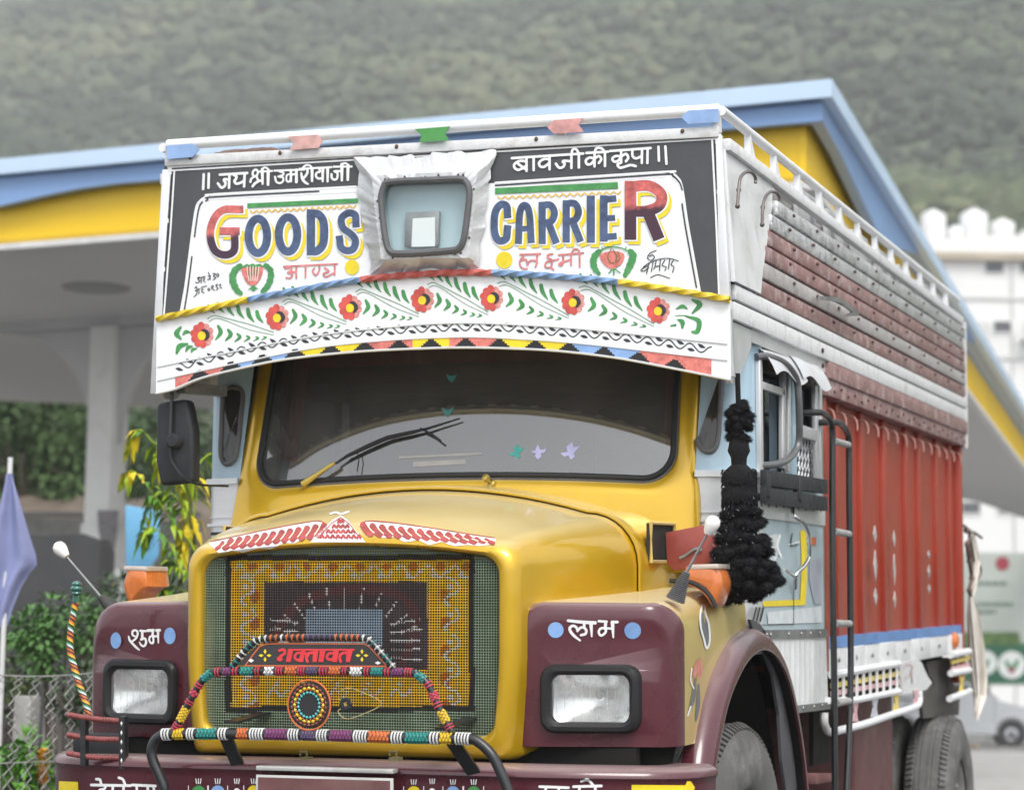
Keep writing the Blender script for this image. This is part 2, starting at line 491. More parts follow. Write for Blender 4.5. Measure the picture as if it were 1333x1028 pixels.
GREYPL = mat('grey planks', (0.42, 0.40, 0.39), 0.5, 0.1, 0.16, 9, bump=0.4, bscale=50, dirt=0.7, dcol=(0.22, 0.19, 0.18), dscale=12)
MOTTLE = mat('mottled aluminium plank', (0.62, 0.63, 0.63), 0.35, 0.5, 0.15, 9, bump=0.6, bscale=70, dirt=0.9, dcol=(0.11, 0.11, 0.11), dscale=20)
ALU = mat('aluminium sheet', (0.74, 0.75, 0.76), 0.36, 0.55, 0.06, 4, bump=0.12, bscale=7, dirt=0.2, dcol=(0.45, 0.43, 0.42), dscale=5)
STEEL = mat('dull steel', (0.30, 0.30, 0.30), 0.45, 0.7, 0.2, 14, bump=0.15, bscale=90, dirt=0.4, dcol=(0.12, 0.10, 0.09))
CHROME = mat('chrome', (0.75, 0.75, 0.74), 0.14, 1.0, 0.05, 5)
IRON = mat('painted black iron', (0.016, 0.017, 0.019), 0.33, 0.0, 0.25, 20, coat=0.15, dirt=0.15, dcol=(0.10, 0.09, 0.085))
CABBLUE = mat('pale blue cab paint', (0.36, 0.50, 0.60), 0.36, 0, 0.06, 4, coat=0.3, dirt=0.12)
DOORBLUE = mat('grey blue door paint', (0.40, 0.50, 0.54), 0.38, 0, 0.08, 3, coat=0.2, dirt=0.2)
TYRE = mat('dusty tyre rubber', (0.11, 0.108, 0.105), 0.8, 0, 0.25, 8, bump=0.2, bscale=60, dirt=0.7, dcol=(0.30, 0.285, 0.265), dscale=5)
RIMM = mat('dusty wheel rim', (0.26, 0.25, 0.24), 0.55, 0.3, 0.2, 9, dirt=0.5)
DARK = mat('dark interior', (0.020, 0.019, 0.018), 0.8, 0, 0.3, 6)
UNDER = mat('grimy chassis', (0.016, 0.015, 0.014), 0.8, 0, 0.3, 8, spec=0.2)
ORANGE = mat('orange lens', (0.58, 0.165, 0.04), 0.24, 0, 0.12, 8, coat=0.5, dirt=0.25, dcol=(0.5, 0.3, 0.18), dscale=14)
LENSG = glassmat('clear lamp glass', (0.96, 0.97, 0.97), 1.0, 0.03, 0.16, (0.75, 0.75, 0.74))
REFLM = mat('lamp reflector', (0.86, 0.87, 0.86), 0.27, 0.9, 0.10, 9)
def pm(n, c, r=0.4, v=0.12, sc=22): return mat('brush paint ' + n, c, r, 0, v, sc)
P_WHITE, P_BLACK = pm('white', (0.82, 0.82, 0.82), v=0.04), pm('black', (0.025, 0.03, 0.04))
P_YEL, P_GREEN, P_RED = pm('yellow', (0.80, 0.62, 0.02)), pm('green', (0.06, 0.27, 0.08), v=0.3), pm('red', (0.60, 0.085, 0.07), v=0.3)
P_BLUE, P_SKY, P_PINK = pm('deep blue', (0.050, 0.085, 0.18), v=0.35), pm('sky blue', (0.22, 0.38, 0.68)), pm('rose', (0.62, 0.20, 0.19), v=0.4, sc=40)
P_SALM, P_GREY, P_PURP = pm('salmon', (0.66, 0.19, 0.16), v=0.35, sc=40), pm('line grey', (0.22, 0.24, 0.28)), pm('purple', (0.22, 0.045, 0.14))
P_ORAN, P_TEAL, P_LILAC = pm('orange', (0.62, 0.15, 0.05)), pm('teal', (0.04, 0.34, 0.30)), pm('lilac', (0.50, 0.50, 0.80))
P_BRIGHT = pm('bright red', (0.72, 0.045, 0.055)); P_DK = pm('dark plum', (0.055, 0.025, 0.045), v=0.3)
def twotone(name, top, bot, zsplit, soft):
    m = mat(name, top, 0.4, 0, 0.5, 28); N, L = m.node_tree.nodes, m.node_tree.links
    b = N["Principled BSDF"]; src = b.inputs['Base Color'].links[0].from_socket
    tc = N.new("ShaderNodeTexCoord"); sx = N.new("ShaderNodeSeparateXYZ"); L.new(tc.outputs['Object'], sx.inputs[0])
    nz = N.new("ShaderNodeTexNoise"); nz.inputs['Scale'].default_value = 60; L.new(tc.outputs['Object'], nz.inputs['Vector'])
    ma = N.new("ShaderNodeMath"); ma.operation = 'MULTIPLY_ADD'; ma.inputs[1].default_value = 0.03; L.new(nz.outputs['Fac'], ma.inputs[0]); L.new(sx.outputs['Z'], ma.inputs[2])
    mr = N.new("ShaderNodeMapRange"); mr.inputs['From Min'].default_value = zsplit - soft + 0.015; mr.inputs['From Max'].default_value = zsplit + soft + 0.015
    L.new(ma.outputs[0], mr.inputs['Value'])
    mx = N.new("ShaderNodeMix"); mx.data_type = 'RGBA'; L.new(mr.outputs[0], mx.inputs['Factor'])
    mx.inputs['A'].default_value = (*bot, 1); L.new(src, mx.inputs['B']); L.new(mx.outputs['Result'], b.inputs['Base Color'])
    return m

# ------------------------------------------------------------------ ground
GROUND = mat('dusty tarmac', (0.20, 0.195, 0.19), 0.9, 0, 0.22, 0.9, bump=0.35, bscale=35, dirt=0.5, dcol=(0.27, 0.24, 0.21), dscale=0.5)
gm = MB()
xs = [-400, -120, -40, -15, -6, 0, 6, 15, 40, 120, 400]; ys = [-60, -20, -8, 0, 8, 20, 40, 70, 110, 160, 420]
gm.grid([[(x, y, 0.0) for x in xs] for y in ys]); GM(gm)
g = gm.build('ground', GROUND); g['kind'] = 'structure'
rm_ = MB(); rm_.grid([[(x, y, 0.004) for x in np.linspace(-150, 150, 31)] for y in np.linspace(-60, 11.5, 12)])
rd_ = GM(rm_).build('road', mat('dark asphalt', (0.060, 0.060, 0.062), 0.9, 0, 0.25, 1.5, bump=0.4, bscale=60)); rd_['kind'] = 'structure'  # unseen dark sheet added so the maroon paint reflects less bright ground
rm_ = MB(); rm_.grid([[(x, y, 0.004) for x in np.linspace(-40, 3.5, 12)] for y in np.linspace(11.6, 42, 10)])
rd_ = GM(rm_).build('forecourt', mat('pale concrete', (0.40, 0.39, 0.38), 0.85, 0, 0.15, 0.8, dirt=0.4)); rd_['kind'] = 'structure'  # pale sheet added to bounce light up to the canopy soffit

# ================================================================== THE TRUCK
truck = thing('goods_truck', 'gold and maroon cargo truck with a painted signboard over its windscreen and red body', 'truck', (0, 2.5, 0))
WM[truck.name] = Matrix.Translation((0, 2.5, 0))

# ---- bonnet: rings from the grille opening back to the cowl
def ring(Y, wd, zc, ze, rc, zb, rb=0.02, taper=0.0):
    """closed section: half width, crown height, edge height, top corner radius, bottom"""
    pts = []
    for k in range(9): pts.append((-(wd - rb) + 2 * (wd - rb) * k / 8, zb))
    def right():
        o = []
        for k in range(1, 5): a = -math.pi / 2 + math.pi / 2 * k / 4; o.append((wd - rb + rb * math.cos(a), zb + rb + rb * math.sin(a)))
        for k in range(1, 7): o.append((wd, zb + rb + (ze - rc - zb - rb) * k / 6))
        for k in range(1, 9): a = math.pi / 2 * k / 8; o.append((wd - rc + rc * math.cos(a), ze - rc + rc * math.sin(a)))
        return o
    r = right(); pts += r
    x0 = wd - rc
    for k in range(1, 16): x = x0 - 2 * x0 * k / 16; pts.append((x, ze + (zc - ze) * (1 - (x / x0) ** 2)))
    pts += [(-x, z) for x, z in r[::-1]]
    out = []
    for x, z in pts:
        if taper: x *= 1 - taper * min(1, max(0, (1.28 - z) / 0.34)) ** 1.6
        out.append((x, Y, z))
    return out
def lerp(a, b, t): return a + (b - a) * t
rings = [ring(-0.770, 0.555, 1.645, 1.612, 0.07, 1.000, 0.05, 0.05), ring(-0.800, 0.560, 1.650, 1.617, 0.07, 0.995, 0.05, 0.05),
         ring(-0.812, 0.572, 1.660, 1.627, 0.075, 0.975, 0.05, 0.05), ring(-0.808, 0.596, 1.672, 1.636, 0.08, 0.945, 0.05, 0.06),
         ring(-0.792, 0.618, 1.690, 1.650, 0.085, 0.925, 0.04, 0.06), ring(-0.765, 0.632, 1.708, 1.662, 0.09, 0.920, 0.03, 0.05),
         ring(-0.725, 0.640, 1.728, 1.674, 0.10, 0.920, 0.03, 0.03)]
for k in range(1, 9):
    t = k / 8; Y = lerp(-0.725, -0.06, t)
    rings.append(ring(Y, lerp(0.640, 0.836, t ** 0.9), lerp(1.728, 1.868, t ** 0.72), lerp(1.674, 1.775, t ** 0.8), lerp(0.10, 0.19, t), lerp(0.92, 1.2, t), 0.02))
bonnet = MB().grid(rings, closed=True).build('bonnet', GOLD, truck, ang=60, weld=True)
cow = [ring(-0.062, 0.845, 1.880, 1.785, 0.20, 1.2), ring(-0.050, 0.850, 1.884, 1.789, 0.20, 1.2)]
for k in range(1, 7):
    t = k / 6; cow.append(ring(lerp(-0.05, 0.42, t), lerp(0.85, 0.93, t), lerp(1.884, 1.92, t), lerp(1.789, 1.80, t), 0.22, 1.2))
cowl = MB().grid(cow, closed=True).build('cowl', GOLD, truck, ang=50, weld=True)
rb = [(x, y, z) for x, y, z in ring(-0.058, 0.846, 1.880, 1.786, 0.20, 1.2) if z > 1.45]
MB().tube(rb, 0.007, 6).build('cowl_bead', GOLD, cowl)
# side air vent with its opened flap
for sx in (1, -1):
    q = MB(); yv0, yv1, zv0, zv1 = 0.015, 0.215, 1.60, 1.742
    wv = lambda y: sx * (0.85 + 0.17 * (y + 0.05))
    P = [(yv0, zv0), (yv1, zv0), (yv1, zv1), (yv0, zv1)]
    q.prism([(wv(y) - sx * 0.01, y, z) for y, z in P], (sx * 0.012, 0.001, 0), 0)
    v = q.build('cowl_vent', DARK, cowl)
    f = MB(); fr = [(wv(y) + sx * 0.008, y, z) for y, z in P]
    f.tube(fr, 0.008, 6, closed=True); f.build('vent_frame', GOLDP, cowl)
fl = [tuple(p) for p in onY([(866, 693), (921, 682), (938, 715), (927, 738), (876, 742), (868, 733)], 0.13)]
MB().prism(fl, (0, 0.012, 0)).build('vent_flap', REDP, truck, bevel=0.004)
fk = onY([(893, 722), (912, 712), (914, 717), (896, 728)], 0.12)
MB().tube(sm(onY([(885, 726), (893, 722), (905, 714), (914, 716)], 0.12), 3), 0.006, 6).build('flap_handle', STEEL, truck)

# ---- grille: woven wire mesh in front of a painted radiator board
def openhalf(z): return 0.557 * (1 - 0.05 * min(1, max(0, (1.28 - z) / 0.34)) ** 1.6)
def opentop(x): return 1.612 + 0.033 * (1 - (x / 0.49) ** 2) if abs(x) < 0.487 else 1.542 + math.sqrt(max(0, 0.07 ** 2 - (abs(x) - 0.487) ** 2))
ZN = [mat('wire grey green', (0.26, 0.34, 0.24), 0.45, 0.2, 0.25, 9), mat('wire amber', (0.74, 0.45, 0.02), 0.45, 0.1, 0.2, 12), mat('wire plum', (0.085, 0.06, 0.065), 0.5, 0.1, 0.3, 9),
      mat('wire slate', (0.30, 0.38, 0.46), 0.45, 0.1, 0.2, 9), mat('wire white', (0.60, 0.59, 0.56), 0.45, 0, 0.1, 9), mat('wire black', (0.03, 0.03, 0.03), 0.5), mat('wire burnt orange', (0.50, 0.17, 0.02), 0.5), mat('wire dull plum', (0.14, 0.05, 0.05), 0.5), mat('wire bright amber', (0.72, 0.52, 0.05), 0.45)]
wsh, osh, psh = [], [], []
for k in range(9):
    x = 320 + k * 35; wsh += S([(x - 16, 744), (x - 8, 735), (x, 744), (x + 8, 751), (x + 17, 742)], 2.5) + E(x, 749, 3.4); osh += E(x + 8, 737, 7, 5)
for y in range(765, 915, 36):
    for x in (322, 588):
        wsh += S([(x - 6, y - 14), (x + 7, y - 8), (x + 9, y + 3), (x - 2, y + 9), (x - 9, y + 17), (x, y + 24)], 3.2) + E(x - 2, y - 2, 4)
    osh += E(331, y + 10, 7, 9) + E(580, y + 10, 7, 9)
for x in range(360, 560, 40): wsh += S([(x - 12, 906), (x - 4, 896), (x + 6, 906), (x + 14, 898)], 3.0) + E(x, 890, 3)
for k in range(13):
    a_ = math.pi * (0.02 + 0.96 * k / 12); wsh += S([(449 + 76 * math.cos(a_), 838 - 46 * math.sin(a_)), (449 + 97 * math.cos(a_), 838 - 74 * math.sin(a_))], 2.0, False)
for k in range(5): wsh += S([(352, 806 + 13 * k), (388, 810 + 11 * k)], 2.4, False) + S([(508, 812 + 11 * k), (548, 806 + 13 * k)], 2.4, False)
psh += S([(372, 868), (362, 826), (385, 788), (440, 768), (520, 774), (540, 812), (524, 866)], 12)
def hits(sh, p):
    h = np.zeros(len(p), bool)
    for q in sh:
        if q[0] == 's':
            d = q[2] - q[1]; t = np.clip(((p - q[1]) @ d) / (d @ d + 1e-9), 0, 1); h |= np.hypot(*(p - q[1] - t[:, None] * d).T) < q[3]
        else: h |= np.hypot((p[:, 0] - q[1]) / q[3], (p[:, 1] - q[2]) / q[4]) < 1
    return h
def zones(P3):
    v = np.array(P3) - CAM; zc_ = v @ CF; p = np.stack([666.5 + FOC * (v @ CR) / zc_, 514 - FOC * (v @ CU) / zc_], 1); x, y = p[:, 0], p[:, 1]
    m = np.zeros(len(p), int)
    fr_ = (x > 293) & (x < 618) & (y > 722) & (y < 926); bd_ = (x > 301) & (x < 611) & (y > 729) & (y < 919); inn = (x > 344) & (x < 556) & (y > 757) & (y < 872); bl = (x > 397) & (x < 497) & (y > 793) & (y < 842)
    m[fr_] = 5; m[bd_] = 1; m[inn] = 2; m[inn & hits(psh, p)] = 7; m[bl] = 3
    m[bd_ & ~inn & hits(osh, p)] = 6; m[bd_ & hits(wsh, p) & ~bl] = 4
    yb_ = bd_ & ~inn & ((np.abs(x - 394) < 1.2) | (np.abs(x - 443) < 1.2) | (np.abs(x - 498) < 1.2) | (np.abs(x - 553) < 1.2) | (np.abs(y - 757) < 1.2) | (np.abs(y - 790) < 1.2) | (np.abs(y - 823) < 1.2))
    m[yb_] = 8
    return m
gw = MB(); st = 0.0094; nx_ = int(0.555 / st); rw_ = 0.00122
def wirepath(p, q):
    n = max(2, int(np.linalg.norm(np.array(q) - np.array(p)) / st) + 1); pts = [np.array(p) + (np.array(q) - np.array(p)) * k / n for k in range(n + 1)]
    mid = [(pts[k] + pts[k + 1]) / 2 for k in range(n)]; z_ = zones(mid); o = len(gw.m); gw.tube(pts, rw_, 4, cap=False)
    for k in range(n):
        for j in range(4): gw.m[o + k * 4 + j] = int(z_[k])
for i in range(-nx_, nx_ + 1):
    x = i * st; zt = opentop(x); zb_ = 1.0 + (abs(x) - 0.52) * 1.6 if abs(x) > 0.52 else 0.998
    if zt > zb_: wirepath((x, -0.782, zb_), (x, -0.782, zt))
z = 1.003
while z < 1.645:
    h = openhalf(z)
    if z > 1.542: h = 0.487 + math.sqrt(max(0, 0.07 ** 2 - (z - 1.542) ** 2)) if z < 1.612 else 0.49 * math.sqrt(max(0, 1 - (z - 1.612) / 0.033))
    if h > 0.01: wirepath((-h, -0.7845, z), (h, -0.7845, z))
    z += st
grille = gw.build('grille_mesh', ZN, truck, smooth=False)
core = MB().box((-0.57, -0.66, 0.95), (0.57, -0.62, 1.60))
for k in range(1, 58): core.box((-0.575 + k * 0.0195, -0.675, 0.98), (-0.572 + k * 0.0195, -0.66, 1.585))
core.build('radiator_core', mat('sooty radiator', (0.016, 0.020, 0.016), 0.7, 0, 0.35, 8), truck, smooth=False)

# wings and crest painted over the grille, on the bonnet's own curve
hood = mRay([bonnet])
Z = zz(240, 640, 4.443)
lw = Z((150, 298), (400, 245), (600, 205), (760, 180), (800, 186), (815, 205), (775, 245), (735, 268), (690, 262), (640, 290), (575, 290), (500, 322), (430, 318), (340, 342), (280, 332), (200, 345), (175, 320))
Z2 = zz(480, 630, 4.443)
rw = Z2((-48, 235), (-25, 225), (10, 226), (160, 238), (400, 272), (600, 305), (728, 322), (715, 342), (640, 352), (570, 345), (500, 352), (420, 328), (350, 345), (290, 318), (210, 328), (150, 300), (80, 305), (30, 280), (-10, 285))
paint('painted_wings', PG(lw) + PG(rw) + S(lw, 3.0, False, closed=True) + S(rw, 3.0, False, closed=True), P_WHITE, 0, hood, bonnet, 2.5, merge=False)
fs = []
for (x0_, y0_, x1_, y1_, lean) in ((190, 320, 785, 210, -1),):
    for k in range(13):
        t = k / 12; x = lerp(205, 790, t); yt = lerp(297, 200, t); L = lerp(32, 55, t)
        fs += S(Z((x + 18, yt), (x + 4, yt + L * 0.6), (x - 16, yt + L)), 8.5 if k else 5)
for k in range(14):
    t = k / 13; x = lerp(-20, 690, t); yt = lerp(240, 325, t); L = lerp(48, 18, t)
    fs += S(Z2((x - 12, yt), (x + 6, yt + L * 0.6), (x + 30, yt + L)), 8.5 if k < 12 else 5)
fs += S(Z((150, 292), (400, 238), (600, 198), (760, 172), (806, 180)), 1.2) + S(Z2((-40, 226), (10, 216), (160, 228), (400, 262), (600, 295), (728, 314)), 1.2)
paint('painted_feathers', fs, pm('feather red', (0.34, 0.060, 0.055), v=0.35), 1, hood, bonnet, 2.5, merge=False)
ws_ = []
for k in range(12):
    t = (k + 0.5) / 12; x = lerp(205, 790, t); yt = lerp(297, 200, t); L = lerp(32, 55, t); ws_ += S(Z((x + 16, yt + 6), (x + 2, yt + L * 0.55), (x - 12, yt + L * 0.9)), 1.3)
for k in range(13):
    t = (k + 0.5) / 13; x = lerp(-20, 690, t); yt = lerp(240, 325, t); L = lerp(48, 18, t); ws_ += S(Z2((x - 10, yt + 6), (x + 6, yt + L * 0.55), (x + 24, yt + L * 0.9)), 1.3)
paint('feather_quills', ws_, pm('quill cream', (0.80, 0.74, 0.55)), 2, hood, bonnet, 3, merge=False)
crest = Z((728, 292), (800, 222), (860, 165), (905, 140), (945, 165), (990, 225), (1050, 292))
paint('painted_crest', PG(crest) + S(Z((845, 130), (880, 122), (905, 132), (950, 118)), 2.5), P_WHITE, 1, hood, bonnet, 2.5, merge=False)
cs = []
for r_ in range(4):
    for k in range(2 + r_ * 2):
        y = 172 + r_ * 29; half = 14 + r_ * 36; x = 905 - half + 2 * half * (k + 0.5) / (2 + r_ * 2)
        cs += S(Z((x - 9, y + 10), (x, y - 4), (x + 9, y + 8)), 3.2)
cs += S(Z((775, 272), (850, 190), (905, 152), (960, 195), (1020, 275)), 1.3, False)
paint('painted_crest_lines', cs, pm('feather red', (0, 0, 0)), 2, hood, bonnet, 3, merge=False)

from mathutils.geometry import tessellate_polygon
def rrect(cx, cz, hw, hh, r, n=6):
    o = []
    for sx_, sz_, a0 in ((1, 1, 0), (-1, 1, 90), (-1, -1, 180), (1, -1, 270)):
        for k in range(n + 1):
            a = R(a0 + 90 * k / n); o.append((cx + sx_ * (hw - r) + r * math.cos(a), cz + sz_ * (hh - r) + r * math.sin(a)))
    return o
# ---- front wings (fenders): maroon face, gold top and side, open wheel arch
arch_out = [tuple(p[1:]) for p in onX([(903, 1060), (905, 1010), (912, 960), (925, 900), (940, 860), (957, 832), (975, 820), (990, 824), (1003, 840), (1015, 868), (1026, 915), (1035, 970), (1041, 1028)], 1.15)]
def archz(Y):
    A = arch_out
    if Y <= A[0][0] or Y >= A[-1][0]: return 0.70
    for k in range(len(A) - 1):
        if A[k][0] <= Y <= A[k + 1][0]:
            t = (Y - A[k][0]) / (A[k + 1][0] - A[k][0] + 1e-9); return A[k][1] + t * (A[k + 1][1] - A[k][1])
    return 0.70
FZB = 0.965
def foff(x): return 0.21 * max(0, x - 0.62) + 0.075 * max(0, (x - 1.04) / 0.095) ** 2
def fprof(Y, grow, sx, zbo):
    """open profile from inner bottom over the top to the outer bottom; grow<0 shrinks it for the rounded front edge"""
    e = -grow
    xi, xo, zt = 0.60 + e, 1.135 - e, 1.455 + 0.06 * max(0, Y + 0.7) - e
    ro = 0.10 if sx > 0 else 0.185; ri = 0.08; zb = FZB
    o = [(xi, zb), (xi, (zb + zt) / 2), (xi, zt - ri)]
    for k in range(1, 6): a = math.pi - math.pi / 2 * k / 5; o.append((xi + ri + ri * math.cos(a), zt - ri + ri * math.sin(a)))
    for k in range(1, 6): o.append((lerp(xi + ri, xo - ro, k / 5), zt - 0.004 * k / 5))
    for k in range(1, 8): a = math.pi / 2 - math.pi / 2 * k / 7; o.append((xo - ro + ro * math.cos(a), zt - ro + ro * math.sin(a)))
    ztop = zt - ro; zl = min(ztop - 0.01, max(zb, zbo))
    for k in range(1, 9): o.append((xo, lerp(ztop, zl, k / 8)))
    return [(sx * x, Y + foff(x) * (1 if Y < -0.3 else max(0, 1 - (Y + 0.3) / 0.4)), z) for x, z in o]
fend = {}
for sx in (1, -1):
    rows = []
    Y0 = -0.735
    for dy, gr in ((0.0, -0.048), (0.0015, -0.03), (0.006, -0.017), (0.014, -0.007), (0.026, -0.0015), (0.04, 0.0)):
        rows.append(fprof(Y0 + dy, gr, sx, FZB))
    mk = len(rows) - 1
    for k in range(1, 31):
        Y = Y0 + 0.04 + k * 0.036; rows.append(fprof(Y, 0, sx, archz(Y + 0.0) - 0.02))
    if sx < 0: rows = [r[::-1] for r in rows]
    fb = MB(); fb.grid(rows, mis=lambda i, k: 0 if i < mk else 1)
    hole = [(sx * x, -0.735 + foff(x), z) for x, z in rrect(0.855, 1.128, 0.150, 0.100, 0.045)]
    outl_ = [Vector(p) for p in rows[0]]; hol_ = [Vector(p) for p in hole]
    tri = tessellate_polygon([[Vector((p.x, p.z, 0)) for p in outl_], [Vector((p.x, p.z, 0)) for p in hol_]])
    fb.add([tuple(p) for p in outl_ + hol_], [tuple(t) for t in tri], 0)
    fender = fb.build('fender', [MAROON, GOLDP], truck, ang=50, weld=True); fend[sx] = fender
    # mudguard lip: a rounded maroon band that follows the arch
    prof = [(-0.04, 0.004), (0.0, 0.008), (0.022, 0.004), (0.045, -0.012), (0.062, -0.035), (0.068, -0.06), (0.066, -0.075), (0.055, -0.075), (0.03, -0.072), (-0.04, -0.03)]
    ap = sm(arch_out, 4); rows = []
    for k in range(len(ap)):
        t = ap[min(k + 1, len(ap) - 1)] - ap[max(k - 1, 0)]; t = t / np.linalg.norm(t); nrm = np.array([-t[1], t[0]])
        rows.append([(sx * (1.135 + px_), ap[k][0] + nrm[0] * h, ap[k][1] + nrm[1] * h) for px_, h in prof])
    MB().grid(rows, closed=True, mis=lambda i, k: 1 if k >= 7 else 0).build('mudguard', [MAROON, UNDER], truck, ang=50, weld=True)
    inner = [(sx * 1.06, p[0], p[1] - 0.03) for p in ap]
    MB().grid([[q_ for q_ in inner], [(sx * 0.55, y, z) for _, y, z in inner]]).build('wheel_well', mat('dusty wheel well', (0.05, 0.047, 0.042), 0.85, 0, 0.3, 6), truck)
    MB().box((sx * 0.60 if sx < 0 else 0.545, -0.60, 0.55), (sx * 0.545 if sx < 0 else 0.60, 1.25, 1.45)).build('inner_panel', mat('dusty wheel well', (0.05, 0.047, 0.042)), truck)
face = mRay([fend[1], fend[-1]])
# lettering and blue dots on both wings
for sx in (1, -1):
    if sx > 0:
        Q = zz(730, 795, 15.68)
        let = S(Q((150, 195), (440, 225), (700, 238)), [3.6, 4.2, 4.6]) + S(Q((775, 205), (935, 215)), 3.2, False) + S(Q((1045, 222), (1155, 222)), 3.6, False) + S(Q((345, 395), (310, 325), (240, 300), (182, 350), (205, 425), (285, 515), (395, 600)), [3, 3.4, 3.4, 3.6, 3.8, 3.6, 2.4]) + S(Q((340, 405), (395, 345), (465, 335), (522, 395), (500, 465), (415, 490)), 3.3) + S(Q((475, 250), (480, 335)), 3.4, False) \
            + S(Q((617, 250), (632, 515)), [5, 2.2], False) + S(Q((918, 230), (905, 350)), 4, False) + S(Q((900, 345), (815, 355), (775, 420), (800, 485), (850, 490), (918, 425), (905, 345)), 3.2) + S(Q((905, 352), (1050, 355)), 3, False) + S(Q((1055, 240), (1072, 535)), [5, 2.2], False)
        dots = E(723.4, 819.6, 10.2) + E(823.6, 820.4, 10.8)
    else:
        Q = zz(160, 810, 24.24)
        let = S(Q((385, 430), (310, 395), (302, 290), (370, 240), (448, 270), (465, 370), (415, 490), (300, 590)), [2.4, 2.6, 2.8, 2.8, 2.8, 2.8, 2.8, 2.4]) + S(Q((180, 435), (212, 545), (300, 655), (420, 780), (515, 858)), [2, 3, 3.2, 3, 2]) + S(Q((550, 255), (715, 268)), 3, False) + S(Q((612, 270), (610, 505)), 3.2, False) \
            + S(Q((580, 530), (680, 495), (732, 580), (708, 700), (640, 742), (565, 690), (522, 615)), [3.4, 3, 3, 3, 2.8, 2.4, 1.6]) + S(Q((785, 250), (955, 240)), 3.8, False) + S(Q((945, 245), (935, 430)), 3.2, False) + S(Q((945, 425), (855, 445), (832, 540), (870, 628), (940, 645), (962, 560), (955, 430)), 2.6) + S(Q((955, 430), (1085, 430)), 2.8, False) + S(Q((1060, 245), (1160, 238)), 3.6, False) + S(Q((1105, 255), (1120, 635)), [3.4, 1.8], False)
        dots = E(150.8, 833.2, 6.9, 10.6) + E(221, 827.2, 7.6, 10.8)
    paint('painted_lettering', let, P_WHITE, 1, mFit(face), fend[sx], 3, off0=0.001)
    for d_ in dots: paint('painted_dot', [d_], P_SKY, 1, mFit(face), fend[sx], 2.5, off0=0.001)
Q = zz(880, 760, 3.833)
fl1 = S(Q((130, 105), (118, 150), (120, 210), (135, 270), (150, 320), (165, 280), (160, 200), (145, 150), (140, 110)), 2.4) 
fl2 = S(Q((128, 150), (130, 220), (145, 300)), [4, 8, 2]) + S(Q((150, 150), (158, 230), (152, 300)), [2, 6, 2])
paint('painted_flame', fl2 + S(Q((95, 470), (85, 560), (62, 640)), [2, 6, 2]) + S(Q((112, 500), (108, 600), (98, 680)), [2, 5, 2]), pm('flame slate', (0.14, 0.15, 0.16)), 0, face, fend[1], 2, merge=False)
paint('painted_flame_edge', fl1 + S(Q((75, 420), (70, 480), (85, 520)), 1.6) + S(Q((55, 655), (70, 610)), 2), P_WHITE, 1, face, fend[1], 2.5, merge=False)
paint('painted_petal', S(Q((120, 370), (105, 410), (88, 455)), [3, 9, 4]) + S(Q((128, 400), (120, 440), (105, 470)), [2, 6, 2]), pm('faded coral', (0.55, 0.22, 0.16), v=0.4), 0, face, fend[1], 2, merge=False)

# ---- headlights
for sx in (1, -1):
    hx, hz, hw, hh = 0.855, 1.128, 0.166, 0.116
    yf = lambda x: -0.735 + foff(abs(x))
    def rr(w_, h_, r_, dy): return [(sx * x, yf(x) + dy, z) for x, z in rrect(hx, hz, w_, h_, r_)]
    rows = [rr(hw, hh, 0.05, 0.01), rr(hw, hh, 0.05, -0.022), rr(hw - 0.008, hh - 0.008, 0.046, -0.034), rr(hw - 0.022, hh - 0.022, 0.04, -0.036), rr(hw - 0.034, hh - 0.034, 0.034, -0.026), rr(hw - 0.036, hh - 0.036, 0.032, 0.01)]
    if sx < 0: rows = [r[::-1] for r in rows]
    hl = thing('x', 'x', 'x') if False else None
    bz = MB().grid(rows, closed=True).build('headlight', RUBBER, truck, ang=40, weld=True)
    lw_, lh_ = hw - 0.037, hh - 0.037
    rows = []
    for i in range(13):
        rows.append([(sx * (hx - lw_ + 2 * lw_ * k / 16), yf(hx - lw_ + 2 * lw_ * k / 16) - 0.012 + 0.08 * (1 - ((k - 8) / 9.0) ** 2) * (1 - ((i - 6) / 7.0) ** 2), hz - lh_ + 2 * lh_ * i / 12) for k in range(17)])
    MB().grid(rows).build('reflector', REFLM, bz)
    lr = rr(lw_, lh_, 0.03, -0.016); n = len(lr); c = (sx * hx, yf(hx) - 0.022, hz)
    MB().add(lr + [c], [(k, (k + 1) % n, n) for k in range(n)]).build('lens', LENSG, bz, ang=60)
    b = MB(); b.lathe([(0.0, -0.004), (0.015, -0.004), (0.019, 0.004), (0.016, 0.02), (0.008, 0.03)], (sx * hx + 0.025, yf(hx) + 0.012, hz + 0.012), (0, 1, 0), 20)
    b.build('bulb_shield', CHROME, bz)
    rl = MB()
    for k in range(9): xr_ = sx * hx - lw_ * 0.9 + k * lw_ * 0.22; rl.box((xr_, yf(xr_) - 0.0145, hz - lh_ * 0.9), (xr_ + 0.003, yf(xr_) - 0.0130, hz + lh_ * 0.9))
    rl.build('lens_ribs', LENSG, bz)

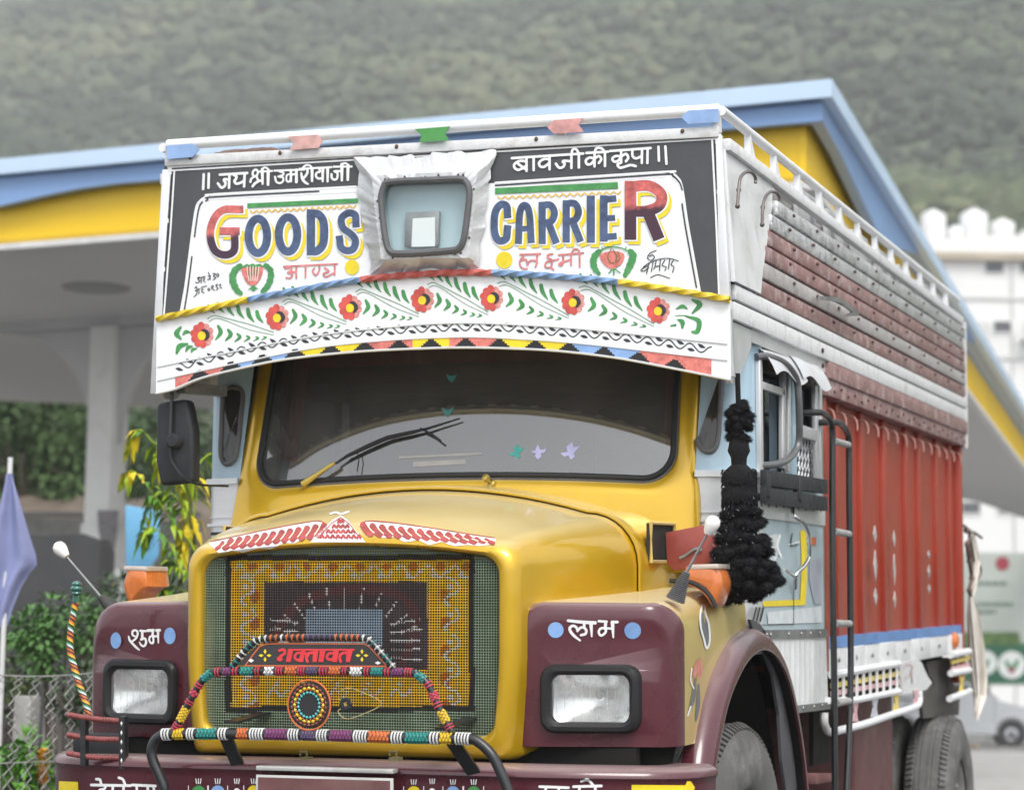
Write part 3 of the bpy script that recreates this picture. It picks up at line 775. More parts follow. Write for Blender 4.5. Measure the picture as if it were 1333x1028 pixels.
# ---- turn signals on the wings, marker rods with white balls
sgp = sm([tuple(p) for p in onY([(889, 757), (891, 748), (895, 740), (899, 736), (932, 735), (938, 742), (943, 757), (941, 772), (933, 790), (927, 782), (916, 770), (902, 763), (892, 762)], -0.17)], 4, True)
SGC = np.mean(sgp, 0)
sgk = sm([tuple(p) for p in onY([(872, 756), (884, 756.5), (900, 758), (914, 765), (924, 775), (932, 790)], -0.226)], 4)
for sx in (1, -1):
    rows = []
    sgp_ = sgp if sx > 0 else [p for p in sgp if p[0] > SGC[0] - 0.045]
    for y, e in ((-0.222, 0.70), (-0.218, 0.86), (-0.205, 0.96), (-0.185, 1.0), (-0.09, 1.0), (-0.05, 0.94), (-0.03, 0.8)):
        rows.append([(sx * (SGC[0] + (p[0] - SGC[0]) * e), y, SGC[2] + (p[2] - SGC[2]) * e) for p in sgp_])
    q = MB().grid(rows, closed=True); n = len(sgp_); q.add(rows[0], [tuple(range(n))]); q.add(rows[-1], [tuple(range(n))]); ts = q.build('turn_signal', ORANGE, truck, ang=60, weld=True)
    tp_ = [tuple(p) for p in onY([(898, 741), (899, 734.5), (934, 733.5), (935, 740)], -0.224)]
    MB().prism([(sx * p[0], p[1], p[2]) for p in tp_], (0, 0.18, 0)).build('signal_cap', mat('clear signal cap', (0.55, 0.47, 0.42), 0.2, 0.3, 0.1, 9), ts, bevel=0.003)
    if sx > 0: MB().tube([(sx * p[0], p[1], p[2]) for p in sgk], 0.0085, 8).build('signal_gasket', RUBBER, ts)
base = {1: onY([(879, 781), (894, 744), (921, 694), (926, 684)], -0.50), -1: onY([(151, 796), (131, 776), (90, 728), (80, 716)], -0.50)}
for sx in (1, -1):
    p = base[sx]
    q = MB(); mrk = MB().tube([p[1], p[2], p[3]], [0.0055, 0.0042, 0.0042], 8).build('marker_rod', STEEL, truck)
    prof = []; n = 16
    ax = p[1] - p[0]; L = np.linalg.norm(ax)
    for k in range(n * 2 + 1): t = k / (n * 2); prof.append((lerp(0.034, 0.012, t) + (0.0022 if k % 2 else -0.0012), L * t))
    q.lathe([(0, 0)] + prof + [(0, L)], p[0], ax, 16); q.build('spring_base', GREYRUB, mrk)
    ax = p[3] - p[2]; ax = ax / np.linalg.norm(ax)
    q = MB(); q.lathe([(0.0, -0.034), (0.012, -0.033), (0.018, -0.022), (0.0255, 0.0), (0.0265, 0.012), (0.022, 0.026), (0.012, 0.034), (0.0, 0.036)], p[3], ax, 18)
    q.build('marker_ball', mat('white plastic ball', (0.82, 0.81, 0.78), 0.35, 0, 0.03, 9), mrk)

# ================================================================== windscreen and its gold surround
def SY(x, z): return 0.20 + 0.30 * (z - 1.9) + 0.11 * (x / 0.87) ** 2
def wloop(hb, ht, zb, zt, r, dy, N=8):
    """rounded rectangle on the raked, bowed screen surface; half width hb below, ht above"""
    o = []
    for k in range(13): t = k / 12; o.append((lerp(-(hb - r), hb - r, t), zb + 0.020 * (1 - (2 * t - 1) ** 2)))
    for k in range(1, N): a = -math.pi / 2 + math.pi / 2 * k / N; o.append((hb - r + r * math.cos(a), zb + r + r * math.sin(a)))
    for k in range(9): t = k / 8; o.append((lerp(hb, ht, t), lerp(zb + r, zt - 0.05, t)))
    for k in range(1, 13): t = k / 12; o.append((lerp(ht, -ht, t) * 0.985, zt))
    for k in range(9): t = k / 8; o.append((-lerp(ht, hb, t), lerp(zt - 0.05, zb + r, t)))
    for k in range(1, N): a = math.pi + math.pi / 2 * k / N; o.append((-(hb - r) + r * math.cos(a), zb + r + r * math.sin(a)))
    return [(x, SY(x, z) + dy, z) for x, z in o]
L = [wloop(0.880, 0.865, 1.905, 2.64, 0.115, 0.03), wloop(0.880, 0.865, 1.905, 2.64, 0.115, -0.004), wloop(0.893, 0.878, 1.893, 2.65, 0.12, -0.016), wloop(0.925, 0.905, 1.85, 2.66, 0.13, -0.022),
     wloop(0.960, 0.930, 1.78, 2.68, 0.14, -0.012), wloop(0.975, 0.945, 1.66, 2.69, 0.10, 0.0), wloop(0.982, 0.952, 1.56, 2.695, 0.06, 0.02), wloop(0.984, 0.955, 1.55, 2.70, 0.05, 0.18)]
surround = MB().grid(L, closed=True).build('windscreen_surround', GOLD, truck, ang=55, weld=True)
gk = wloop(0.868, 0.853, 1.918, 2.63, 0.105, -0.006)
gasket = MB().tube(gk, 0.0135, 8, closed=True).build('windscreen_gasket', RUBBER, surround)
gk2 = wloop(0.880, 0.865, 1.905, 2.64, 0.115, -0.010)
MB().tube(gk2, 0.004, 6, closed=True).build('gasket_bead', GREYRUB, gasket)
rows = []
for i in range(15):
    z = lerp(1.90, 2.64, i / 14); rows.append([(x, SY(x, z) + 0.004, z) for x in np.linspace(-0.875, 0.875, 25)])
WGLASS = glassmat('windscreen glass', (0.55, 0.55, 0.56), 4.4, 0.035, 0.10, (0.40, 0.39, 0.39))
screen = MB().grid(rows).build('windscreen', WGLASS, truck, ang=80)
scr = mRay([screen])
Q = zz(570, 330, 3.315)
def dove(c, s, fl=1):
    cx, cy = c; T = lambda *p: [(cx + fl * a * s, cy + b * s) for a, b in p]
    return PG(T((-14, 4), (-4, 2), (-6, -4), (2, -12), (4, -4), (13, -6), (8, 0), (4, 4), (6, 9), (0, 13), (-3, 7), (-9, 9)))
paint('dove_sticker', dove((673, 587), 0.8), P_TEAL, 0, scr, screen, 3, merge=False)
paint('dove_sticker', PG(zz(570, 330, 3.315)((402, 855), (420, 850), (432, 822), (442, 848), (468, 842), (462, 858), (445, 862), (448, 876), (432, 888), (420, 874), (424, 862))), P_LILAC, 0, scr, screen, 3, merge=False)
paint('dove_sticker', dove((743, 586), 0.95), P_LILAC, 0, scr, screen, 3, merge=False)
for sx_, sy_, k in ((588, 492, 0.6), (583, 536, 0.7)):
    paint('leaf_sticker', PG([(sx_ - 12 * k, sy_ - 8 * k), (sx_, sy_ - 4 * k), (sx_ + 12 * k, sy_ - 8 * k), (sx_ + 6 * k, sy_ + 4 * k), (sx_, sy_ + 10 * k), (sx_ - 7 * k, sy_ + 4 * k)]), pm('faded teal', (0.05, 0.22, 0.20)), 0, scr, screen, 3, merge=False)
paint('paper_sticker', PG([(538, 601), (606, 598), (607, 604), (538, 608)]), pm('old paper', (0.30, 0.29, 0.28)), 0, scr, screen, 2, merge=False)
paint('paper_sticker', PG([(520, 594), (628, 589), (628, 592), (520, 597)]), pm('old paper', (0.30, 0.29, 0.28)), 0, scr, screen, 2, merge=False)
# wiper
wp = scr(np.array([(401, 633), (418, 622), (441, 606), (470, 588), (508, 572), (556, 560), (600, 547)], float), 0.035)
wip = MB().tube([scr(np.array([(401.0, 634.0)]), 0.012)[0], wp[0], wp[1], wp[2]], [0.016, 0.014, 0.010, 0.007], 8).build('wiper', mat('brass coloured arm', (0.50, 0.38, 0.10), 0.35, 0.8, 0.15, 12), truck)
bl = scr(np.array([(440, 606), (455, 596), (482, 583), (508, 572), (535, 566), (560, 560), (601, 547)], float), 0.022)
MB().tube(bl, [0.004, 0.007, 0.009, 0.009, 0.008, 0.005, 0.003], 6).build('wiper_blade', RUBBER, wip)
b2 = scr(np.array([(462, 604), (495, 586), (520, 572)], float), 0.03)
b3 = scr(np.array([(551, 561), (565, 568), (577, 577)], float), 0.03)
MB().tube(b3, 0.0045, 6).tube(scr(np.array([(468, 588), (470, 602), (468, 616)], float), 0.02), 0.0025, 5).build('wiper_linkage', RUBBER, wip)
nz = mRay([surround])(np.array([(641.0, 630.0)]), 0.0)[0]
MB().lathe([(0.016, -0.004), (0.016, 0.010), (0.008, 0.014), (0.008, 0.036), (0.014, 0.038), (0.014, 0.056), (0, 0.058)], nz, (-0.25, -0.8, 0.45), 12).build('washer_nozzle', mat('brass coloured arm', (0.5, 0.38, 0.1)), truck)

# dark cab interior behind the glass
ci = MB()
ci.box((-1.05, 1.70, 1.2), (1.05, 1.72, 2.7)).box((-1.05, 0.42, 1.2), (-1.04, 1.70, 1.93)).box((1.04, 0.47, 1.2), (1.05, 1.70, 1.93)).box((-1.05, 0.45, 2.66), (1.05, 1.72, 2.68)).box((-0.98, 0.42, 1.2), (0.98, 0.70, 1.86)).box((-1.04, 0.7, 1.19), (1.04, 1.7, 1.2))
ci.build('cab_interior', DARK, truck, smooth=False)
for x in (-0.5, 0.5):
    MB().box((x - 0.27, 1.35, 1.75), (x + 0.27, 1.48, 2.28)).build('seat_back', mat('grey seat cloth', (0.12, 0.11, 0.11), 0.8), truck, bevel=0.05)
sw = [(0.5 + 0.22 * math.cos(a), 0.86 + 0.10 * math.sin(a), 1.93 + 0.16 * math.sin(a)) for a in np.linspace(0, 2 * math.pi, 28, endpoint=False)]
MB().tube(sw, 0.016, 8, closed=True).tube([(0.5, 0.86, 1.93), (0.5, 0.72, 1.80)], 0.03, 8).tube([sw[0], (0.5, 0.86, 1.93), sw[14]], 0.012, 6).build('steering_wheel', RUBBER, truck)
cv = MB(); 
for k in range(30):
    pass
cur = mat('maroon curtain', (0.22, 0.05, 0.045), 0.8, 0, 0.3, 9)
for xx in (-0.82, 0.83):
    rows = [[(xx + 0.06 * t / 10 * (1 - 0.3 * i / 8) + 0.012 * math.sin(t * 1.9), 0.48 + 0.02 * math.cos(t * 1.7) + 0.28 * (2.55 - i * 0.06 - 2.0), 2.62 - i * 0.075) for t in range(-10, 11)] for i in range(9)]
    MB().grid(rows).build('curtain', cur, truck, ang=80)
rows = [[(x, SY(x, 2.5) + 0.05 + 0.006 * math.sin(x * 60), zt - 0.0) for x in np.linspace(-0.8, 0.8, 90)] for zt in (2.64, 2.40)]
MB().grid(rows).build('window_pelmet', cur, truck, ang=80)

# cab corners with their quarter lights, pale blue above and aluminium below
for sx in (1, -1):
    path = [(0.955, 0.33), (1.00, 0.345), (1.055, 0.362), (1.095, 0.385), (1.125, 0.42), (1.142, 0.47), (1.15, 0.55), (1.15, 0.62)]
    rows = [[(sx * x, y + 0.28 * max(0, z - 1.94) * max(0, (1.15 - x) / 0.2), z) for x, y in path] for z in (1.935, 2.1, 2.25, 2.4, 2.55, 2.66)]
    if sx < 0: rows = [r[::-1] for r in rows]
    cc = MB().grid(rows).build('cab_corner', CABBLUE, truck, ang=60)
    rows = [[(sx * x, y, z) for x, y in path] for z in (1.25, 1.935)]
    if sx < 0: rows = [r[::-1] for r in rows]
    lc = MB().grid(rows).build('cab_corner_panel', ALU, truck, ang=60)
    q = MB()
    for z_, h_, p_ in ((1.937, 0.024, 0.016), (1.79, 0.006, 0.006), (1.76, 0.012, 0.012), (1.70, 0.006, 0.008), (1.60, 0.006, 0.008), (1.52, 0.006, 0.008)):
        rows = []
        for dz, dp in ((-h_ / 2, 0.0), (-h_ / 2, p_), (h_ / 2, p_), (h_ / 2, 0)):
            rows.append([(sx * (x + dp * (0.15 if x < 1.1 else 1)), y - dp * (1 if x < 1.13 else 0), z_ + dz) for x, y in path])
        if sx < 0: rows = [r[::-1] for r in rows]
        q.grid(rows)
    q.build('corner_trim', ALU, lc, ang=30)
    q = MB()
    for z_ in (1.725, 1.615):
        for a_, b_ in zip(path[:-2], path[1:-1]): q.prism([(sx * a_[0], a_[1] - 0.004, z_ - 0.006), (sx * b_[0], b_[1] - 0.004, z_ - 0.006), (sx * b_[0], b_[1] - 0.004, z_ + 0.006), (sx * a_[0], a_[1] - 0.004, z_ + 0.006)], (0, 0.003, 0))
    q.build('panel_gap', DARK, lc, smooth=False)
    cm = mRay([cc])
    if sx > 0: U = zz(570, 330, 3.315)((1108, 500), (1112, 640), (1122, 800), (1135, 840), (1160, 856), (1190, 848), (1210, 800), (1222, 640), (1228, 500))
    else: U = zz(190, 330, 3.315)((335, 590), (332, 700), (328, 850), (335, 895), (352, 910), (378, 900), (398, 860), (412, 720), (418, 600), (375, 578))
    pts = cm(np.array(sm(U, 4)), 0.006)
    c0 = pts.mean(0)
    n = len(pts)
    ql = MB().add(list(pts) + [c0], [(k, (k + 1) % n, n) for k in range(n)]).build('quarter_light', mat('dark quarter glass', (0.030, 0.028, 0.025), 0.05, 0, 0.2, 3, spec=0.6), cc, smooth=False)
    MB().tube(cm(np.array(sm(U, 4)), 0.008), 0.010, 8, closed=(sx < 0)).build('quarter_gasket', GREYRUB, cc)

# ================================================================== signboard over the cab
VB = -0.0
rope_px = sm([(204, 415), (262, 403), (322, 390), (398, 376), (470, 364), (560, 356), (641, 355), (727, 360), (805, 367), (880, 378), (950, 390)], 6)
low_px = sm([(203, 512), (228, 506), (265, 491), (345, 472), (401, 463.5), (470, 457), (540, 453.5), (600, 452), (660, 453), (727, 456.5), (800, 465), (866, 477), (926, 489), (951, 494)], 6)
top_px = [(216, 200), (936, 152)]
board = thing('x', 'x', 'x') if False else None
# face panel above the rope (2.5 cm thick) and the valance below it, a little proud
fp = [tuple(p) for p in onY([(214, 216), (934, 176)] + [tuple(p) for p in rope_px[::-1]], VB)]
fpb = MB().prism(fp[::-1], (0, 0.025, 0)).build('signboard', CHARC, truck, smooth=False)
vp = [tuple(p) for p in onY([tuple(p) for p in rope_px] + [tuple(p) for p in low_px[::-1]], VB - 0.012)]
valance = MB().prism(vp[::-1], (0, 0.030, 0)).build('valance', BOARD, truck, smooth=False)
A = lambda l: mY(VB - 0.0)
mb_, mv_ = mY(VB), mY(VB - 0.012)
# white lettering panel with rounded top corners
wp_px = [(233, 411), (240, 372), (247, 320), (254, 275), (259, 263), (269, 256), (284, 253), (463, 243.5), (645, 238.5), (860, 225), (872, 226), (881, 232), (887, 244), (894, 290), (903, 340), (911, 384)]
rp = [tuple(p) for p in rope_px if 233 < p[0] < 911]
paint('lettering_panel', PG(wp_px + rp[::-1]), BOARD, 0, mb_, fpb, 2)
# beaded borders: white bands with black dashes
def band(pts, w):
    return S(pts, w, False)
outer = [[(219, 217), (935, 176)], [(219, 217), (214, 300), (205, 416)], [(931, 178), (939, 280), (944, 386)]]
inner = [sm([(235, 411), (241, 374), (248, 320), (254.5, 274), (260, 262), (270, 255.5), (286, 252.5), (463, 243)], 4), sm([(645, 238), (860, 224), (873, 225), (882, 231), (888, 244), (895, 290), (904, 340), (912, 384)], 4)]
sh = []
sh += band(outer[0], 4) + band([(222, 222), (930, 181)], 2.2) + band([(221, 218), (216, 300), (207, 414)], 5.5) + band([(227, 222), (222, 300), (213, 414)], 2.2) + band([(933, 178), (939, 280), (943, 384)], 4.5) + band([(927, 182), (932, 280), (936, 382)], 2.5)
for l in inner: sh += S(l, 2.6, False); sh += S([(x + (8 if x < 560 else -8) * (0 if abs(y - 240) < 16 else 0.6), y + (6.5 if abs(y - 240) < 30 else 2)) for x, y in l], 1.8, False)
paint('border_band', sh, P_WHITE, 1, mb_, fpb, 2.5)
def dashes(p, q, n, w, gap=0.12):
    p, q = np.array(p), np.array(q); o = []
    for k in range(n): o += S([p + (q - p) * (k + gap / 2) / n, p + (q - p) * (k + 1 - gap / 2) / n], w, False)
    return o
sh = dashes((222, 219.8), (930, 178.8), 10, 2.0) + dashes((223.5, 224), (210.5, 414), 3, 2.2) + dashes((930.5, 184), (940, 382), 3, 2.2)
for l in inner:
    m_ = len(l)
    for a_, b_ in ((0.02, 0.30), (0.33, 0.62), (0.65, 0.98)):
        seg = l[int(a_ * m_):max(int(b_ * m_), int(a_ * m_) + 2)]
        sh += S([(x + (3.5 if x < 560 else -3.5) * (0 if abs(y - 240) < 16 else 1), y + (3.4 if abs(y - 240) < 20 else 1)) for x, y in seg], 2.0, False)
paint('border_dashes', sh, P_BLACK, 2, mb_, fpb, 2.5)

# the invocation in white along the top
Z = zz(255, 195, 6.059); W_ = 3.3
t1 = []
for st_ in ([(62, 195), (57, 310)], [(102, 190), (99, 300)], [(190, 197), (405, 184)], [(265, 192), (261, 300)], [(385, 187), (380, 290)]):
    t1 += S(Z(*st_), W_, False)
for st_ in ([(262, 238), (228, 232), (222, 244), (234, 262), (225, 288), (200, 299), (174, 266)], [(300, 200), (320, 212), (315, 232), (304, 248), (318, 268), (350, 262), (382, 243)]):
    t1 += S(Z(*st_), W_)
Z = zz(318, 200, 16.66)
for pts, ww in (([(215, 500), (150, 552), (132, 615)], 2.9), ([(268, 500), (300, 572), (380, 592)], 2.9), ([(330, 592), (240, 642), (182, 710)], 3.4), ([(390, 350), (396, 655)], [4.2, 3]), ([(335, 392), (605, 378)], 2.6), ([(520, 385), (515, 675)], [4.4, 3.4]), ([(390, 345), (412, 312), (470, 306), (528, 350), (530, 400)], 2.4), ([(655, 372), (1300, 348)], 2.6),
                ([(765, 392), (840, 412), (842, 462), (740, 500)], 2.6), ([(770, 505), (838, 520), (838, 600), (770, 642), (694, 610), (667, 505)], 2.6), ([(1012, 372), (1010, 600)], 3.2), ([(1000, 440), (925, 470), (915, 575), (962, 615), (1010, 555)], 2.4), ([(1012, 462), (1120, 442)], 2.8), ([(1130, 355), (1130, 615)], 3.8)):
    t1 += S(Z(*pts), ww, len(pts) > 2)
t1 += S(Z(*[(238 + 56 * math.cos(a) - 10 * math.sin(a), 422 + 72 * math.sin(a)) for a in np.linspace(0, 6.283, 14, endpoint=False)]), 2.9, True, 3, closed=True)
Z = zz(390, 200, 17.54)
for pts, ww in (([(0, 350), (725, 312)], 2.6), ([(172, 350), (180, 430), (135, 515), (90, 560)], 3.2), ([(38, 445), (62, 572), (120, 652), (188, 695)], [2.6, 3.4, 3.4, 2.6]), ([(285, 345), (285, 628)], [4, 3]), ([(82, 312), (150, 267), (230, 272), (288, 332)], 2.6), ([(452, 352), (462, 412), (392, 440), (372, 510), (420, 568), (498, 568)], 2.9), ([(530, 342), (526, 632)], [4, 2.8]), ([(640, 342), (640, 638)], [4, 2.8]),
                ([(775, 302), (1190, 297)], 2.6), ([(925, 402), (795, 405), (862, 445), (858, 560), (800, 598), (737, 560), (730, 475)], 2.9), ([(965, 255), (965, 612)], [4.6, 3]), ([(1106, 270), (1100, 598)], [4.2, 3.4]), ([(962, 275), (1000, 228), (1070, 228), (1110, 295)], 2.5)):
    t1 += S(Z(*pts), ww, len(pts) > 2)
Z = zz(655, 175, 5.796)
for st_ in ([(66, 180), (604, 145)], [(176, 172), (176, 276)], [(230, 168), (230, 270)], [(350, 160), (350, 264)], [(515, 150), (515, 254)], [(571, 146), (571, 250)], [(628, 141), (792, 131)], [(690, 138), (689, 242)], [(768, 132), (768, 239)],
            [(808, 126), (1112, 104)], [(890, 121), (890, 214)], [(1048, 112), (1046, 216)], [(1090, 108), (1088, 216)], [(1172, 95), (1175, 200)], [(1224, 92), (1232, 222)], [(100, 212), (165, 262)]):
    t1 += S(Z(*st_), W_, False)
for st_ in ([(176, 206), (130, 200), (88, 222), (86, 252), (118, 268), (172, 240)], [(350, 188), (305, 188), (272, 214), (280, 242), (312, 244), (350, 214)], [(515, 204), (462, 200), (450, 208), (464, 222), (452, 246), (422, 252), (398, 222)], [(515, 150), (526, 114), (552, 114), (572, 148)],
            [(690, 184), (652, 176), (624, 198), (634, 226), (664, 222), (690, 190)], [(690, 184), (722, 164), (740, 188), (722, 216)], [(690, 140), (704, 106), (742, 106), (768, 136)], [(890, 168), (850, 164), (824, 184), (838, 206), (866, 200), (890, 174)],
            [(890, 168), (926, 148), (944, 176), (926, 204)], [(890, 214), (862, 228), (882, 252), (920, 244), (962, 232), (1000, 240)], [(975, 118), (976, 162), (1002, 182), (1046, 164)]):
    t1 += S(Z(*st_), W_)
paint('painted_lettering', t1, P_WHITE, 3, mb_, fpb, 4)

# GOODS CARRIER
Z1, Z2 = zz(190, 120, 3.315), zz(570, 120, 3.315)
k_ = 1 / 3.315
def ell(Zf, cx, cy, rx, ry, w): return S(Zf(*[(cx + rx * math.cos(a), cy + ry * math.sin(a)) for a in np.linspace(0, 2 * math.pi, 24, endpoint=False)]), w, True, 3, closed=True)
big, blue = {}, []
big['G'] = SF(Z1((404, 506), (335, 508), (295, 545), (277, 612), (295, 680), (338, 702), (380, 682), (382, 605)), 33 * k_, True, 6) + SF(Z1((388, 600), (334, 600)), 34 * k_, False)
blue += ell(Z1, 483, 620, 40, 74, 35 * k_) + ell(Z1, 613, 614, 40, 74, 35 * k_)
blue += SF(Z1((712, 524), (712, 686)), 36 * k_, False) + SF(Z1((712, 524), (745, 528), (767, 565), (766, 648), (740, 684), (712, 686)), 35 * k_)
blue += SF(Z1((906, 568), (902, 530), (872, 522), (844, 545), (850, 585), (884, 612), (904, 640), (895, 675), (868, 684), (842, 670), (836, 634)), 31 * k_)
blue += SF(Z2((300, 528), (296, 492), (270, 486), (247, 522), (244, 600), (262, 640), (294, 632), (300, 590)), 32 * k_)
blue += SF(Z2((348, 640), (354, 520), (374, 488), (394, 520), (402, 636)), 30 * k_) + SF(Z2((352, 590), (398, 588)), 24 * k_, False)
for dx, dy in ((0, 0), (104, -7)):
    T = lambda *p: Z2(*[(x + dx, y + dy) for x, y in p])
    blue += SF(T((450, 640), (450, 490)), 31 * k_, False) + SF(T((450, 488), (486, 488), (503, 522), (488, 558), (450, 566)), 30 * k_) + SF(T((478, 566), (506, 638)), 31 * k_, False)
blue += SF(Z2((660, 464), (660, 632)), 35 * k_, False)
blue += SF(Z2((716, 462), (716, 628)), 33 * k_, False) + SF(Z2((716, 464), (756, 460)), 28 * k_, False) + SF(Z2((716, 545), (752, 543)), 26 * k_, False) + SF(Z2((716, 626), (758, 622)), 28 * k_, False)
big['R'] = SF(Z2((831, 408), (831, 612)), 50 * k_, False) + SF(Z2((831, 408), (910, 404), (962, 438), (958, 486), (905, 512), (835, 514)), 47 * k_) + SF(Z2((905, 515), (945, 612)), 50 * k_, False)
allL = big['G'] + blue + big['R']
def shift(sh, dx, dy, grow=0.0):
    D = np.array([dx, dy]); return [('p', q[1] + D, grow) if q[0] == 'p' else ('s', q[1] + D, q[2] + D, q[3] + grow, q[4] + grow) for q in sh]
paint('letter_shadow', shift(allL, 5.2, 5.4, 0.6), P_YEL, 3, mb_, fpb, 3)
paint('letter_gap', shift(allL, 0.9, 0.9, 1.1), BOARD, 4, mb_, fpb, 3)
LBLUE = twotone('letter blue', (0.055, 0.085, 0.17), (0.085, 0.13, 0.25), 2.80, 0.10)
LRED = twotone('letter red over plum', (0.52, 0.11, 0.10), (0.075, 0.030, 0.055), 2.86, 0.006)
paint('painted_lettering', blue, LBLUE, 5, mb_, fpb, 3.5)
zG = onY([(300, 306)], 0)[0][2]; zR = onY([(840, 270)], 0)[0][2]
paint('painted_initial', big['G'], twotone('initial red over plum', (0.55, 0.13, 0.12), (0.055, 0.025, 0.05), zG, 0.012), 5, mb_, fpb, 3.5)
paint('painted_initial', big['R'], twotone('last red over plum', (0.55, 0.12, 0.11), (0.06, 0.022, 0.04), zR, 0.012), 5, mb_, fpb, 3.5)
# green bars, yellow squiggles, yellow dots
paint('green_bar', PG(Z1((437, 480), (915, 458), (915, 478), (437, 500))) + PG(Z2((247, 414), (776, 388), (778, 416), (247, 440))), P_GREEN, 3, mb_, fpb, 2)
sq = []
for Zf, xa, ya, xb, yb_ in ((Z1, 450, 515, 905, 492), (Z2, 258, 455, 790, 432)):
    n = 17; sq += S(Zf(*[(lerp(xa, xb, k / (2 * n)), lerp(ya, yb_, k / (2 * n)) + (7 if k % 2 else -4)) for k in range(2 * n + 1)]), 1.6)
paint('painted_squiggle', sq, pm('ochre yellow', (0.75, 0.45, 0.05)), 3, mb_, fpb, 3)
paint('painted_dots', E(458.2, 347.8, 9.2, 9.8) + E(656.4, 338.4, 10.6, 11), P_YEL, 3, mb_, fpb, 3)
# small pink words and black signatures
Z5, Z6 = zz(245, 330, 5.796), zz(640, 310, 5.127)
pk = S(Z5((720, 98), (1125, 78)), 2.2, False)
for st_ in ([(730, 112), (772, 106), (778, 128), (752, 143), (784, 158), (772, 184), (738, 182)], [(758, 140), (812, 138)], [(815, 96), (815, 186)], [(885, 93), (885, 180)], [(985, 88), (990, 122), (962, 164), (938, 132), (952, 112)], [(1030, 108), (1062, 135), (1020, 152), (1040, 176), (1100, 145)], [(1105, 82), (1105, 162)]): pk += S(Z5(*st_), 2.3)
for st_ in ([(190, 110), (326, 104)], [(212, 120), (190, 150), (190, 185), (212, 204), (236, 204)], [(198, 148), (228, 142), (240, 180), (246, 160), (274, 148), (302, 162), (292, 192)], [(304, 108), (302, 150)], [(406, 106), (376, 112), (374, 132), (398, 142), (362, 164), (360, 194), (392, 194), (402, 170), (388, 150)], [(405, 150), (446, 140)], [(392, 192), (414, 212)],
            [(446, 112), (612, 99)], [(476, 110), (476, 165), (462, 184), (452, 168), (530, 142)], [(530, 108), (530, 182)], [(532, 106), (548, 76), (578, 78), (586, 104)], [(586, 100), (588, 192)]): pk += S(Z6(*st_), 2.4)
paint('painted_lettering', pk, P_PINK, 3, mb_, fpb, 3.5)
bk_ = []
for st_ in ([(68, 182), (86, 178), (74, 196), (90, 204), (66, 222), (54, 214)], [(70, 186), (128, 172)], [(100, 178), (98, 220)], [(112, 180), (124, 188), (114, 202), (130, 214)], [(148, 172), (168, 168), (158, 192), (144, 196)], [(166, 168), (165, 196)], [(150, 142), (164, 168)], [(186, 150), (206, 152), (190, 170), (208, 182), (186, 198)],
            [(222, 150), (232, 162), (222, 174), (213, 162), (222, 150)], [(50, 262), (62, 250), (66, 300), (42, 326)], [(52, 282), (80, 266)], [(82, 262), (80, 305)], [(96, 262), (112, 270), (100, 284), (120, 298)], [(98, 254), (140, 244)], [(150, 262), (162, 264), (158, 278), (148, 272), (152, 262)], [(172, 250), (188, 240), (186, 256), (176, 262), (200, 276)],
            [(206, 240), (220, 232), (214, 252), (226, 262), (212, 274)], [(232, 236), (246, 232), (240, 250), (254, 262)]): bk_ += S(Z5(*st_), 1.15)
for st_ in ([(1098, 82), (1060, 98), (1040, 128), (1058, 148), (1086, 132), (1074, 112), (1052, 122)], [(1012, 192), (1060, 160), (1130, 138), (1190, 136), (1246, 152)], [(1044, 184), (1016, 196), (996, 214), (1016, 220), (1048, 196)], [(1050, 168), (1034, 238)], [(1078, 156), (1066, 222)], [(1098, 150), (1090, 190), (1082, 206)], [(1090, 190), (1122, 184)], [(1126, 144), (1120, 216)], [(1156, 146), (1138, 180), (1164, 192), (1156, 216)],
            [(1188, 140), (1180, 206)], [(1212, 148), (1198, 176), (1216, 192), (1208, 228)], [(1060, 264), (1110, 244), (1188, 268)]): bk_ += S(Z6(*st_), 1.3)
paint('painted_signature', bk_, P_BLACK, 3, mb_, fpb, 4)
# lotus rosettes in their leafy wreaths
def wreath(Zf, pts, w0):
    o = []; q = sm(pts, 4)
    for k, p in enumerate(q):
        t = k / (len(q) - 1); r = w0 * (0.42 + 0.58 * math.sin(math.pi * (0.15 + 0.8 * t)) ** 0.7) * (1 + 0.18 * math.sin(k * 2.1)); a = Zf((p[0], p[1]))[0]; o += E(a[0], a[1], r)
    return o
gr = wreath(Z5, [(392, 92), (352, 125), (334, 180), (346, 235), (372, 282), (400, 303)], 4.2) + wreath(Z5, [(585, 88), (620, 125), (622, 180), (604, 235), (575, 272), (556, 290)], 3.8)
gr += PG(Z5((418, 92), (440, 78), (462, 86), (484, 74), (508, 84), (540, 76), (560, 90), (592, 80), (575, 104), (545, 98), (500, 106), (455, 100), (395, 112))) + PG(Z5((443, 276), (468, 258), (490, 236), (512, 254), (536, 268), (508, 268), (492, 288), (474, 268)))
gr += wreath(Z6, [(718, 88), (688, 118), (678, 160), (690, 205), (715, 236)], 4.0) + wreath(Z6, [(925, 88), (944, 115), (932, 160), (912, 205), (890, 248)], 4.4)
gr += S(Z6((715, 90), (760, 66), (810, 58), (870, 68), (920, 92)), 1.8) + S(Z6((740, 76), (735, 60)), 1.4, False) + S(Z6((890, 76), (898, 60)), 1.4, False) + S(Z6((782, 232), (815, 205), (858, 232)), 1.6) + S(Z6((815, 212), (816, 245)), 1.8, False)
paint('painted_leaves', gr, P_GREEN, 4, mb_, fpb, 3)
paint('painted_lotus', PG(Z5((398, 112), (440, 92), (525, 92), (565, 112), (545, 190), (505, 238), (470, 240), (430, 205)), 2) + PG(Z6((730, 105), (800, 85), (880, 100), (880, 150), (845, 190), (795, 205), (750, 175), (725, 135)), 2), P_SALM, 3, mb_, fpb, 3)
ln = []
